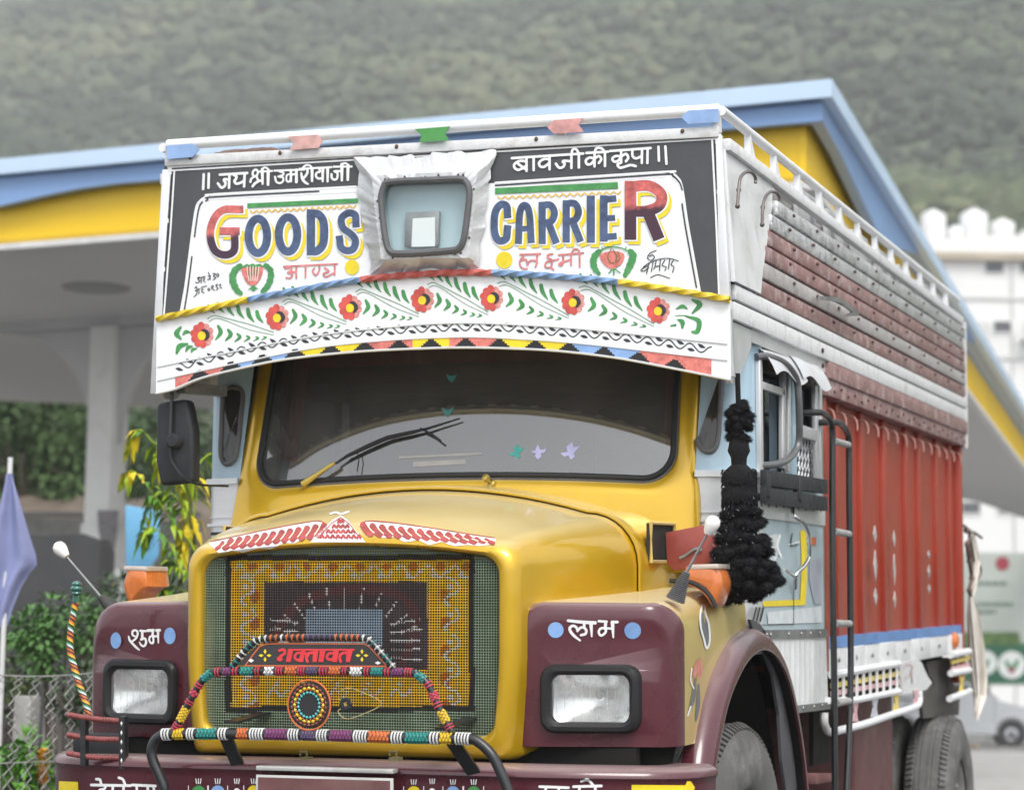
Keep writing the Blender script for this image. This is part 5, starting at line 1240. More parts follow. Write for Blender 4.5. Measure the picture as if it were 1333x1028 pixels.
# bead work wrapped round the tubes
BC = {'w': pm('bead white', (0.75, 0.75, 0.73)), 'y': pm('bead yellow', (0.75, 0.50, 0.03)), 't': pm('bead teal', (0.03, 0.26, 0.23)), 'o': pm('bead orange', (0.66, 0.17, 0.05)), 'p': pm('bead purple', (0.20, 0.05, 0.15)), 'r': pm('bead red', (0.55, 0.06, 0.10)), 'd': pm('bead violet', (0.12, 0.08, 0.16)), 'k': IRON, 'b': pm('bead brown', (0.26, 0.07, 0.05)), 'g': pm('bead green', (0.05, 0.30, 0.14))}
def sleeve(path, r, pieces, key, name, parent, n=16):
    """bead sleeves; pieces = (px0, px1, colour, pattern) measured along key(point in px)"""
    P = np.array(path); d_ = np.r_[0, np.cumsum(np.linalg.norm(np.diff(P, axis=0), axis=1))]
    mats_ = []; mb = MB()
    for s0_, s1_, c, pat in pieces:
        if s1_ <= s0_: continue
        for m_ in (BC[c], BC['k']):
            if m_ not in mats_: mats_.append(m_)
        mi, ki = mats_.index(BC[c]), mats_.index(BC['k'])
        L_ = s1_ - s0_
        nu = max(3, int(round(L_ / 0.0055)))
        if pat == 'd': nu = max(2, int(round(L_ / 0.0125)))
        ring_ = []
        for i in range(nu + 1):
            s_ = s0_ + L_ * i / nu
            c_ = np.array([np.interp(s_, d_, P[:, q]) for q in range(3)]); t = np.array([np.interp(min(s_ + 0.004, d_[-1]), d_, P[:, q]) for q in range(3)]) - np.array([np.interp(max(s_ - 0.004, 0), d_, P[:, q]) for q in range(3)])
            t /= np.linalg.norm(t) + 1e-12; u = np.array([0, 1.0, 0]); u = u - t * (u @ t); u /= np.linalg.norm(u); v = np.cross(t, u)
            ring_.append((c_, u, v))
        for i in range(nu):
            for k in range(n):
                if pat == 's' and i % 2: continue
                if pat == 'x' and (i + k) % 2: continue
                def pt(ii, kk, rr_):
                    c_, u, v = ring_[ii]; a_ = 2 * math.pi * kk / n; return c_ + rr_ * (u * math.cos(a_) + v * math.sin(a_))
                if pat == 'd':          # staggered lozenges
                    if k % 2: continue
                    o_ = (k // 2) % 2
                    if o_ and i == nu - 1: continue
                    def pf(f, kk):
                        c_, u, v = ring_[min(nu, int(f))]; c2 = ring_[min(nu, int(f) + 1)][0]; c_ = c_ + (c2 - c_) * (f - int(f)); a_ = 2 * math.pi * kk / n; return c_ + r * (u * math.cos(a_) + v * math.sin(a_))
                    b0_ = i + 0.5 * o_
                    q = [pf(b0_ + 0.06, k + 1), pf(b0_ + 0.5, k - 0.75), pf(b0_ + 0.94, k + 1), pf(b0_ + 0.5, k + 2.75)]
                else: q = [pt(i, k, r), pt(i + 1, k, r), pt(i + 1, k + 1, r), pt(i, k + 1, r)]
                cc_ = sum(q) / 4; dq_ = ring_[i + 1][0] - ring_[i][0]; dq_ = dq_ / np.linalg.norm(dq_); ax = cc_ - ring_[i][0]; ax = ax - dq_ * (ax @ dq_); ax /= np.linalg.norm(ax)
                q2 = [p + (cc_ - p) * 0.22 + ax * 0.0028 for p in q]
                mb.add(q + q2, [(4, 5, 6, 7), (0, 1, 5, 4), (1, 2, 6, 5), (2, 3, 7, 6), (3, 0, 4, 7)], mi)
    return mb.build(name, mats_, parent, smooth=False)
def along(path, Y):
    P = np.array(path); d_ = np.r_[0, np.cumsum(np.linalg.norm(np.diff(P, axis=0), axis=1))]
    v = P - CAM; zc_ = v @ CF; xs_ = 666.5 + FOC * (v @ CR) / zc_; ys2 = 514 - FOC * (v @ CU) / zc_
    return d_, xs_, ys2
d_, xs_, ys2 = along(low, YBB)
i0 = int(np.argmin(np.abs(xs_ - 212) + (ys2 > 970) * 999)); i1 = int(np.argmin(np.abs(xs_ - 625) + (ys2 > 970) * 999))
sx2s = lambda x: float(np.interp(x, xs_[i0:i1 + 1], d_[i0:i1 + 1]))
pcs = [(208, 224, 'w', 's'), (226, 241, 'y', 'd'), (245, 254, 'w', 's'), (257, 284, 't', 'd'), (286, 298, 'w', 's'), (309, 325, 'o', 'd'), (327, 344, 'w', 's'), (346, 376, 'p', 'd'), (377, 392, 'w', 's'), (393, 413, 'd', 'd'), (414, 429, 'w', 's'), (430, 460, 'p', 'd'), (462, 479, 'w', 's'), (480, 509, 'o', 'd'), (511, 527, 'w', 's'), (528, 560, 't', 'd'), (561, 572, 'w', 's'), (573, 590, 'y', 'd'), (594, 612, 'w', 's')]
sleeve(low, 0.0186, [(sx2s(a), sx2s(b), c, p) for a, b, c, p in pcs], None, 'bead_wrap', bull)
UPD = dens(upp); d_, xs_, ys2 = along(UPD, YBB)
def s_at(x, y): return float(d_[int(np.argmin((xs_ - x) ** 2 + (ys2 - y) ** 2))])
pcs = [((228, 949), (232, 941), 'r', 's'), ((234, 939), (244, 920), 'y', 'd'), ((246, 916), (249, 909), 'r', 's'), ((251, 906), (256, 897), 'r', 'd'), ((258, 894), (262, 887), 'r', 's'), ((264, 885), (278, 876), 't', 'd'), ((281, 875), (288, 874), 'r', 's'), ((290, 874), (302, 874), 'p', 'd'), ((304, 874), (310, 874), 'r', 's'), ((313, 874), (331, 874), 't', 'd'), ((333, 874), (341, 874), 'r', 's'), ((344, 874), (358, 874), 'w', 'd'), ((360, 874), (369, 874), 'r', 's'), ((371, 874), (388, 874), 'o', 'd'), ((389, 874), (398, 874), 'r', 's'), ((399, 874), (415, 874), 'd', 'd'), ((417, 874), (427, 874), 'r', 's'), ((428, 874), (445, 874), 'o', 'd'), ((447, 874), (454, 874), 'r', 's'), ((456, 874), (473, 874), 'w', 'd'), ((475, 874), (481, 874), 'r', 's'), ((483, 874), (500, 874), 't', 'd'), ((502, 875), (508, 875), 'r', 's'), ((510, 875), (526, 875), 'p', 'd'), ((528, 875), (537, 877), 'r', 's'), ((540, 878), (553, 887), 't', 'd'), ((555, 889), (559, 897), 'r', 's'), ((561, 900), (567, 912), 'r', 'd'), ((568, 914), (572, 922), 'r', 's'), ((573, 924), (582, 941), 'y', 'd'), ((583, 943), (587, 950), 'r', 's')]
sleeve(UPD, 0.0134, [(s_at(*a), s_at(*b), c, p) for a, b, c, p in pcs], None, 'bead_wrap', bull)
P = np.array(plh); d3 = np.r_[0, np.cumsum(np.linalg.norm(np.diff(P, axis=0), axis=1))][-1]
cyc = 'twtwwowoodddooowtwtw'
sleeve(plh, 0.0113, [(d3 * k / 34 + 0.002, d3 * (k + 0.55) / 34, cyc[int(k / 34 * len(cyc))], 'd') for k in range(34)], None, 'bead_wrap', bull, 12)
# round medallion
mc = byp((404, 917))[0]; md = MB().lathe([(0.0, -0.012), (0.075, -0.012), (0.0765, -0.008), (0.0765, 0.006), (0, 0.006)], mc, (0, 1, 0), 40)
medal = md.build('medallion', mat('black medallion cloth', (0.022, 0.020, 0.022), 0.7), bull, ang=40)
def beads(r, n, s1, s2, c, rot=0.5):
    q = MB()
    for k in range(n):
        a_ = 2 * math.pi * (k + rot) / n; ca, sa = math.cos(a_), math.sin(a_); c_ = np.array([mc[0] + r * ca, mc[1] - 0.014, mc[2] + r * sa * 1.08])
        rad = np.array([ca, 0, sa]); tan = np.array([-sa, 0, ca]); pk_ = c_ + np.array([0, -0.005, 0])
        v_ = [c_ + rad * s1, c_ + tan * s2, c_ - rad * s1, c_ - tan * s2, pk_]; q.add(v_, [(0, 1, 4), (1, 2, 4), (2, 3, 4), (3, 0, 4)])
    q.build('bead_ring', BC[c] if c != 'aqua' else pm('bead aqua', (0.10, 0.52, 0.52)), medal, smooth=False)
beads(0.0385, 20, 0.0055, 0.0062, 'aqua'); beads(0.0525, 20, 0.0065, 0.0082, 'y', 0); beads(0.0625, 26, 0.005, 0.0075, 'b'); beads(0.047, 20, 0.004, 0.004, 'o')
MB().tube([(mc[0] + 0.0775 * math.cos(a), mc[1] - 0.010, mc[2] + 0.0835 * math.sin(a)) for a in np.linspace(0, 2 * math.pi, 48, endpoint=False)], 0.0032, 6, closed=True).build('medallion_edge', pm('bead orange', (0, 0, 0)), medal)
hw_ = byp((442, 900), (452, 895), (470, 900), (497, 915), (470, 930), (450, 935), (440, 925), (450, 918), (440, 908))
hd = MB().tube(sm(hw_, 4), 0.0018, 5).build('wire_leaf', pm('wire gold', (0.42, 0.34, 0.16)), bull)
fl_ = MB(); c_ = byp((450, 916))[0]
for k in range(8): a_ = k * math.pi / 4; fl_.ball((c_[0] + 0.015 * math.cos(a_), c_[1], c_[2] + 0.015 * math.sin(a_)), (0.009, 0.004, 0.009), 8, 5)
fl_.build('wire_flower', PLASTIC, hd)

# left corner guard: three beaded bars between two black posts, beaded rod rising behind
YG = -0.90
gp = lambda *p: onY(list(p), YG)
po_ = gp((161, 932), (161, 1000)); pq = gp((110, 936), (110, 996))
guard = MB().bar(po_[0], po_[1], 0.022, 0.03, (0, 1, 0)).build('corner_guard', IRON, truck)
MB().bar(pq[0], pq[1], 0.02, 0.026, (0, 1, 0)).build('guard_post', IRON, guard)
dm = MB()
for y in (941, 953, 965, 977, 989):
    c = gp((161, y))[0] + np.array([0, -0.017, 0]); dm.add([c + np.array([0.0045, 0, 0]), c + np.array([0, 0, 0.0095]), c - np.array([0.0045, 0, 0]), c - np.array([0, 0, 0.0095]), c + np.array([0, -0.004, 0])], [(0, 1, 4), (1, 2, 4), (2, 3, 4), (3, 0, 4)])
dm.build('post_diamonds', BC['w'], guard, smooth=False)
for y0_, y1_ in ((930, 938), (956, 962), (980, 986)):
    a_, m_, b_ = gp((90, y0_), (122, y0_ + 5), (160, y1_)); pth = sm([a_, m_, b_], 10)
    q = MB().tube(pth, 0.008, 8); d5 = len(pth)
    for k in range(d5): q.ball(pth[k] + np.array([0, -0.003, 0]), 0.0105, 8, 6)
    q.build('guard_bar', mat('beaded plum bar', (0.22, 0.055, 0.05), 0.45, 0, 0.35, 60), guard)
hb = MB(); c = onY([(128, 970)], -0.75)[0]; hb.box((c[0] - 0.09, -0.78, c[2] - 0.035), (c[0] + 0.10, -0.70, c[2] + 0.045)).build('horn_box', PLASTIC, truck, bevel=0.01)
rd = sm(onY([(116, 932), (112, 915), (104, 893), (97, 870), (91.5, 845), (92, 820), (95.5, 800), (98, 785)], -0.88), 8)
rod = MB().tube(rd, 0.0095, 10).build('beaded_rod', IRON, truck)
tw = MB(); cols = [BC['o'], BC['k'], BC['w'], BC['g'], BC['k'], BC['y'], BC['o'], BC['k']]; nr = 16; P = np.array(rd); dd = np.r_[0, np.cumsum(np.linalg.norm(np.diff(P, axis=0), axis=1))]; nu = int(dd[-1] / 0.0036)
rows = []
for i in range(nu + 1):
    c = np.array([np.interp(dd[-1] * i / nu, dd, P[:, q]) for q in range(3)]); rows.append([(c[0] + 0.0118 * math.cos(2 * math.pi * k / nr), c[1] + 0.0118 * math.sin(2 * math.pi * k / nr), c[2] + 0.003 * math.cos(2 * math.pi * k / nr)) for k in range(nr)])
tw.grid(rows, closed=True, mis=lambda i, k: ((i + k) // 2) % 8)
tw.build('bead_spiral', cols, rod, ang=80)
tp = onY([(98, 783), (98.5, 774), (99.5, 766), (100, 760)], -0.88)
q = MB(); q.tube([tp[0], tp[1]], 0.010, 10).ball(tp[2], (0.022, 0.022, 0.014), 14, 8).ball(tp[2] + np.array([0, 0, -0.016]), (0.018, 0.018, 0.009), 14, 6).ball(tp[3], (0.018, 0.018, 0.012), 14, 8); q.build('rod_finial', mat('green glazed bead', (0.03, 0.13, 0.10), 0.15, 0, 0.5, 90, coat=0.6), rod)

# ================================================================== wing mirror on the far side
YM = 0.06
mp = onY([(203, 524), (243, 519), (251, 560), (251, 627), (208, 632), (202, 600)], YM)
ms = [tuple(p) for p in mp]
mir = MB().prism(ms[::-1], (0, 0.075, 0)).build('wing_mirror', PLASTIC, truck, bevel=0.018, seg=3)
mk = onY([(224, 500), (222, 575), (224, 600), (250, 628), (268, 630)], YM - 0.012)
MB().tube([mk[0], mk[1]], 0.008, 8).tube(sm([mk[1], mk[2], mk[3], mk[4] + np.array([0, 0.2, 0])], 4), 0.005, 6).build('mirror_stay', IRON, mir)
kb = onY([(228, 574)], YM - 0.012)[0]
MB().lathe([(0.0, -0.03), (0.022, -0.03), (0.03, -0.02), (0.034, 0.02), (0.034, 0.04)], kb, (0, 1, 0), 16).box((kb[0] - 0.035, kb[1] - 0.02, kb[2] - 0.014), (kb[0] - 0.005, kb[1] + 0.01, kb[2] + 0.014)).build('mirror_clamp', PLASTIC, mir)

# ================================================================== wheels
def wheel(cx, cy, cz, Rr, wd, sx, steer=0.0, name='wheel'):
    tw_ = wd
    prof = [(Rr * 0.52, 0.0), (Rr * 0.56, -0.015), (Rr * 0.70, -0.022), (Rr * 0.84, -0.018), (Rr * 0.93, -0.002), (Rr * 0.975, 0.018), (Rr * 0.995, 0.035), (Rr, 0.06), (Rr, tw_ - 0.06), (Rr * 0.995, tw_ - 0.035), (Rr * 0.93, tw_), (Rr * 0.52, tw_ - 0.01)]
    ax = np.array([-sx * math.cos(steer), -sx * math.sin(steer) * sx, 0.0])
    c0 = np.array([cx, cy, cz])
    w_ = MB().lathe([(r, h) for r, h in prof], c0, ax, 72).build(name, TYRE, truck, ang=45)
    tr = MB(); u = np.cross(ax, (0, 0, 1.0)); u /= np.linalg.norm(u); v = np.array([0, 0, 1.0])
    for k in range(96):
        a_ = 2 * math.pi * k / 96; rd_ = u * math.cos(a_) + v * math.sin(a_); tg = -u * math.sin(a_) + v * math.cos(a_)
        for h0, h1, r0, r1 in ((0.012, 0.045, Rr * 0.958, Rr * 1.002),):
            p0 = c0 + ax * h0 + rd_ * (r0 + 0.004); p1 = c0 + ax * h1 + rd_ * (r1 + 0.004)
            tr.bar(p0, p1, 0.017, 0.02, rd_)
        p0, p1 = c0 + ax * (tw_ - 0.05) + rd_ * (Rr + 0.003), c0 + ax * (tw_ - 0.015) + rd_ * (Rr * 0.97 + 0.003)
        tr.bar(p0, p1, 0.017, 0.02, rd_)
    for h in (0.075, tw_ / 2 - 0.02, tw_ / 2 + 0.02, tw_ - 0.075):
        tr.lathe([(Rr - 0.002, h - 0.012), (Rr + 0.007, h - 0.010), (Rr + 0.007, h + 0.010), (Rr - 0.002, h + 0.012)], c0, ax, 72)
    tr.build('tread', TYRE, w_)
    rm = MB().lathe([(0.0, 0.01), (0.07, 0.01), (0.08, 0.035), (Rr * 0.28, 0.05), (Rr * 0.40, 0.09), (Rr * 0.45, 0.03), (Rr * 0.50, 0.012), (Rr * 0.535, 0.008), (Rr * 0.53, 0.03)], c0, ax, 48)
    for k in range(8): a_ = 2 * math.pi * k / 8; rm.ball(c0 + ax * 0.04 + (u * math.cos(a_) + v * math.sin(a_)) * Rr * 0.3, 0.016, 8, 6)
    rm.build('rim', RIMM, w_)
wheel(1.10, 0.52, 0.478, 0.50, 0.25, 1, R(-4)); wheel(-1.10, 0.52, 0.478, 0.50, 0.25, -1, 0)
for sx in (1, -1):
    wheel(sx * 1.20, 5.22, 0.275, 0.50, 0.24, sx); wheel(sx * 0.90, 5.22, 0.275, 0.50, 0.24, sx)

# ================================================================== cab side: door, window, bars
XS = 1.15
z3 = zz(880, 630, 3.3325); z4 = zz(900, 420, 3.3325); z5 = zz(900, 120, 3.3325); z6 = zz(933, 720, 3.3325); zc = zz(970, 460, 4.28)
for sx in (1, -1):
    q = MB()
    q.box((sx * 1.135, 0.62, 1.30), (sx * 1.15, 1.76, 1.95)) if sx > 0 else q.box((-1.15, 0.62, 1.30), (-1.135, 1.76, 1.95))
    d0 = q.build('door', DOORBLUE, truck, smooth=False)
    if sx > 0: door = d0
    x0, x1 = sorted((sx * 1.05, sx * 1.152))
    f = MB()
    f.box((x0 + (0.07 if sx > 0 else 0), 0.56, 1.95), (x1 - (0 if sx > 0 else 0.07), 0.62, 2.55)); f.box((x0 + (0.07 if sx > 0 else 0), 1.70, 1.95), (x1 - (0 if sx > 0 else 0.07), 1.76, 2.50)); f.box((x0 + (0.07 if sx > 0 else 0), 1.16, 1.95), (x1 - (0 if sx > 0 else 0.07), 1.24, 2.50))
    f.build('door_frame', CABBLUE, d0, smooth=False)
    MB().box((sx * 1.10 - 0.003, 0.6, 1.93), (sx * 1.10 + 0.003, 1.72, 2.52)).build('door_glass', glassmat('door glass', (0.35, 0.37, 0.38), 1.6), d0, smooth=False)
    MB().box(*[tuple(v) for v in ((min(sx * 1.0, sx * 1.15), 0.40, 2.49), (max(sx * 1.0, sx * 1.15), 1.78, 2.66))]).build('door_header', ALU, d0, smooth=False)
    MB().box(*[tuple(v) for v in ((min(sx * 1.0, sx * 1.148), 1.76, 1.0), (max(sx * 1.0, sx * 1.148), 1.80, 2.5))]).build('cab_back', STEEL, truck, smooth=False)
fm = MB()
def sbar(p, q, w_, x=1.158, d=0.02, Z_=zc):
    a_, b_ = onX(Z_(p, q), x); fm.bar(a_, b_, d, w_, (0, 1, 0) if abs(a_[2] - b_[2]) > abs(a_[1] - b_[1]) else (0, 0, 1))
sbar((76, 20), (84, 780), 0.045); sbar((208, 90), (206, 640), 0.05); sbar((238, 110), (236, 660), 0.045); sbar((386, 180), (398, 720), 0.05); sbar((84, 176), (208, 218), 0.03); sbar((302, 428), (388, 458), 0.05); sbar((410, 150), (415, 720), 0.04, 1.16)
fm.build('window_bars', ALU, door, bevel=0.003)
# scalloped rain hoods over the two window halves
for A_, drop in ((((84, 0), (262, 42)), 60), (((240, 30), (398, 86)), 75)):
    p, q = onX(zc(*A_[0:2]), 1.16); rows = []
    for i in range(5):
        t = i / 4; out = 0.07 * t; rows.append([(1.155 + out, p[1] + (q[1] - p[1]) * k / 14, p[2] + (q[2] - p[2]) * k / 14 + 0.02 - 0.075 * t * t - 0.03 * t + (0.022 * math.sin(k / 14 * math.pi * 2.0) * t)) for k in range(15)])
    MB().grid(rows).build('rain_hood', ALU, door, ang=60)
# expanded metal screen in the rear window
em = MB()
x0, x1 = onX(zc((275, 480)), 1.13)[0], onX(zc((382, 480)), 1.13)[0]; ya, yb2 = x0[1], x1[1]; zt_ = onX(zc((330, 470)), 1.13)[0][2]
for k in range(-9, 12):
    for sg in (1, -1):
        pts = []
        for j in range(13):
            z_ = zt_ - j * 0.042; y_ = ya + (k + 0.5 * (1 if (j % 2) == (0 if sg > 0 else 1) else 0)) * 0.062
            if ya - 0.005 <= y_ <= yb2 + 0.005: pts.append((1.13, y_, z_))
        if len(pts) > 1: em.tube(pts, 0.0045, 4, cap=False)
em.build('expanded_metal', ALU, door, smooth=False)
# black sill rack and loop bar
rk = MB()
for (p, q, w_) in (((100, 690), (445, 742), 0.06), ((100, 790), (445, 838), 0.06)):
    a_, b_ = onX(zc(p, q), 1.19); rk.bar(a_, b_, 0.025, w_)
for p, q in (((116, 668), (116, 800)), ((296, 700), (292, 820))): a_, b_ = onX(zc(p, q), 1.195); rk.bar(a_, b_, 0.03, 0.05, (0, 1, 0))
rk.build('sill_rack', PLASTIC, door, bevel=0.003)
lp = onX(zc((62, 20), (100, 14), (150, 22), (215, 52), (262, 100), (290, 160), (298, 250), (302, 380), (300, 490), (275, 550), (230, 595), (160, 618), (80, 624)), 1.20)
lp[0][0] = 1.15; lp[-1][0] = 1.15; lp[:, 0] += np.array([0, .03, .06, .09, .1, .1, .1, .1, .1, .09, .07, .05, 0])
lp2 = []
for k, (px_, py_) in enumerate(zc((62, 20), (100, 14), (150, 22), (215, 52), (262, 100), (290, 160), (298, 250), (302, 380), (300, 490), (275, 550), (230, 595), (160, 618), (80, 624))): lp2.append(onX([(px_, py_)], 1.155 + 0.07 * math.sin(math.pi * k / 12))[0])
MB().tube(sm(lp2, 5), 0.0145, 10).build('mirror_loop', mat('grey iron tube', (0.14, 0.145, 0.15), 0.4, 0.3, 0.15, 12), truck)
# aluminium strip under the window, lower door painting, chrome handle
q = MB(); a_ = onX(z4((290, 772), (575, 800), (575, 880), (290, 845)), 1.152)
q.prism([tuple(p) for p in a_], (0.006, 0, 0)); al = q.build('waist_strip', ALU, door, smooth=False)
rv = MB()
for k in range(9): c = onX(z4((305 + 32 * k, 790 + 3.2 * k)), 1.160)[0]; rv.ball(c, (0.004, 0.007, 0.007), 6, 4)
rv.build('strip_rivets', STEEL, al)
dm_ = mX(1.1515)
paint('door_yellow_band', S(z3((552, 210), (556, 300), (556, 400), (550, 512), (390, 518)), 7.5, False), P_YEL, 0, dm_, door, 2.5)
paint('door_white_panel', PG(z3((380, 230), (440, 215), (445, 300), (420, 360), (385, 360))) + PG(z3((395, 555), (630, 530), (632, 600), (400, 606))), pm('pale door white', (0.62, 0.66, 0.67)), 0, dm_, door, 2)
paint('door_orange_patch', PG(z3((584, 232), (608, 230), (608, 262), (584, 264))), P_ORAN, 1, dm_, door, 2)
paint('door_purple_panel', PG(z3((580, 330), (632, 320), (632, 520), (600, 520), (578, 420))), pm('door grey lilac', (0.36, 0.38, 0.44)), 0, dm_, door, 2)
ms_ = []
for x in (340, 356, 372): ms_ += S(z3((x + 8, 535), (x - 6, 592)), 2.2, False)
ms_ += S(z3((372, 610), (510, 608)), 0.9, False) + S(z3((512, 420), (511, 608)), 0.8, False) + S(z3((505, 215), (500, 265), (530, 262)), 1.2)
paint('door_lines', ms_, P_BLACK, 1, dm_, door, 3)
paint('door_white_line', S(z3((450, 222), (440, 270), (455, 310)), 3) + S(z3((490, 262), (535, 250)), 1.5), P_WHITE, 1, dm_, door, 3)
hp = []
for k, p in enumerate(z3((505, 92), (508, 130), (525, 150), (552, 170), (574, 215), (578, 270), (576, 320), (552, 360), (520, 392), (516, 450))): hp.append(onX([p], 1.165 + 0.05 * math.sin(math.pi * k / 9))[0])
h2 = [onX([p], 1.18)[0] for p in z3((470, 370), (495, 388), (516, 400))]
MB().tube(sm(hp, 5), 0.0085, 10).tube(sm(h2, 4), 0.006, 8).build('door_handle', CHROME, door)
# sill trims and the chequer plate below the door
a_ = onX(z3((372, 632), (645, 628), (645, 664), (384, 670)), 1.153)
lowp = MB().prism([tuple(p) for p in a_], (0.012, 0, 0)).build('sill_trim', STEEL, truck, smooth=False)
chq = mat('chequer plate', (0.80, 0.81, 0.81), 0.42, 0.25, 0.06, 5, bump=0.0, dirt=0.3)
a_ = onX(z3((385, 668), (645, 664), (654, 946), (478, 966), (455, 850), (425, 740)), 1.151)
cp = MB().prism([tuple(p) for p in a_], (0.006, 0, 0)).build('chequer_panel', chq, truck, smooth=False)
cd = MB()
y0, y1, zz0, zz1 = a_[:, 1].min(), a_[:, 1].max(), a_[:, 2].min(), a_[:, 2].max()
cpm = None
for i in range(26):
    for j in range(22):
        px_, py_ = lerp(400, 640, (j + (0.5 if i % 2 else 0)) / 22), lerp(682, 940, i / 25)
        if px_ < 392 + 88 * ((py_ - 668) / 300) ** 0.75 + 6: continue
        c = onX(z3((px_, py_)), 1.1575)[0]; cd.ball(c, (0.0016, 0.011, 0.004) if (i + j) % 2 else (0.0016, 0.004, 0.010), 6, 4)
cd.build('chequer_bumps', chq, cp)
a_ = onX(z3((478, 962), (656, 944), (658, 974), (484, 996)), 1.153)
q = MB().prism([tuple(p) for p in a_], (0.014, 0, 0))
q2 = MB()
for Zp in ((512, 975), (552, 970), (600, 964), (635, 960), (395, 652), (412, 652), (490, 650), (545, 648), (585, 647), (625, 646)): c = onX(z3(Zp), 1.168)[0]; q2.ball(c, (0.004, 0.008, 0.008), 8, 5)
q.build('chequer_trim', STEEL, cp, smooth=False); q2.build('trim_rivets', CHROME, cp)
# rubber flap behind the front arch, step bracket
fp_ = [onX([p], 1.145)[0] for p in z6((132, 286), (170, 300), (205, 345), (250, 440), (280, 560), (300, 690), (322, 860), (335, 1010), (335, 1100), (300, 1100), (270, 900), (258, 700), (230, 520), (190, 420), (150, 350))]
MB().prism([tuple(p) for p in fp_], (0.012, 0, 0)).build('arch_flap', mat('grey rubber flap', (0.075, 0.075, 0.08), 0.6, 0, 0.2, 12), truck, smooth=False)
a_ = onX(z6((332, 950), (415, 950), (424, 970), (415, 985), (332, 1000)), 1.08)
MB().prism([tuple(p) for p in a_], (0.10, 0, 0)).build('step_bracket', MAROON2, truck, bevel=0.006)
a_ = onX(z6((400, 690), (470, 660), (470, 900), (400, 920)), 1.0)
MB().prism([tuple(p) for p in a_], (0.02, 0, 0)).build('battery_box', UNDER, truck, smooth=False)

# ================================================================== cargo body
YB0, YB1 = 1.82, 5.80
XB = 1.104
bd = MB().box((-XB, YB0, 1.14), (XB, YB1, 2.36)).build('body_side', REDB, truck, smooth=False)
rows_y = [onX(z4((x, 430)), 1.13)[0][1] for x in (650, 755, 850, 945, 1000, 1075, 1130)]
for y in rows_y:
    for sx in (1, -1):
        a_, b_ = sorted((sx * 1.07, sx * 1.126)); MB().box((a_, y - 0.09, 1.26), (b_, y + 0.0, 2.36)).build('body_rib', REDB, bd, bevel=0.004)
q = MB()
for sx in (1, -1):
    a_, b_ = sorted((sx * 1.07, sx * 1.15)); q.box((a_, YB1 - 0.05, 0.95), (b_, YB1 + 0.02, 2.36)); q.box((a_, YB0 - 0.01, 1.14), (b_, YB0 + 0.05, 2.36))
q.build('corner_posts', REDB, bd, bevel=0.005)
# thin rope hooks along the top of the red panels
hk = MB()
for k, y in enumerate(np.linspace(YB0 + 0.16, YB1 - 0.1, 15)):
    pts = [(1.08, y, 2.262), (1.10, y, 2.288), (1.125, y, 2.298), (1.150, y, 2.288), (1.160, y, 2.262), (1.160, y, 2.232)]; hk.tube(sm(pts, 3), 0.0055, 6)
hk.build('rope_hooks', mat('red oxide hook', (0.46, 0.24, 0.20), 0.5), bd)
# painted lozenges on the ribs
loz = MB()
for px_, pya, pyb, w_ in ((1139, 684, 788, 0.045), (1164, 690, 792, 0.035), (1209, 716, 772, 0.035)):
    a_, b_ = onX([(px_, pya), (px_, pyb)], 1.138); m_ = (a_ + b_) / 2
    for z0_, z1_ in ((a_[2], (a_[2] + m_[2]) / 2 + 0.01), ((a_[2] + m_[2]) / 2 - 0.02, (b_[2] + m_[2]) / 2 + 0.02), ((b_[2] + m_[2]) / 2 - 0.01, b_[2])):
        zc_ = (z0_ + z1_) / 2; loz.prism([(1.137, m_[1] - w_, zc_), (1.137, m_[1], z0_), (1.137, m_[1] + w_, zc_), (1.137, m_[1], z1_)], (0.004, 0, 0))
loz.build('painted_lozenge', pm('rib white', (0.46, 0.43, 0.42), v=0.4), bd, smooth=False)
# blue stripe and white lower planks
bs = MB()
for sx in (1, -1):
    a_, b_ = sorted((sx * 1.08, sx * 1.142)); bs.box((a_, YB0, 1.238), (b_, YB1, 1.288))
bs.build('blue_stripe', mat('stripe blue', (0.12, 0.24, 0.50), 0.45, 0, 0.2, 9), bd, smooth=False)
wl = MB(); ysx = [YB0, 2.3, 2.72, 3.10, 3.55, 4.0, 4.6, 5.25, YB1]
for k in range(len(ysx) - 1):
    for sx in (1, -1):
        a_, b_ = sorted((sx * 1.08, sx * (1.140 + 0.006 * (k % 2)))); wl.box((a_, ysx[k] + 0.006, 1.125), (b_, ysx[k + 1] - 0.006, 1.238))
wl.build('lower_planks', OLDWHITE, bd, bevel=0.004)
bt = MB()
for y in (2.1, 2.5, 2.9, 3.3, 3.8, 4.3, 4.9, 5.5): bt.ball((1.148, y, 1.185), (0.006, 0.012, 0.012), 8, 5)
bt.build('plank_bolts', STEEL, bd)
oc = onX(z6((1030, 378)), 1.15)[0]; MB().ball(oc, (0.03, 0.06, 0.05), 14, 8).build('side_marker', ORANGE, bd)

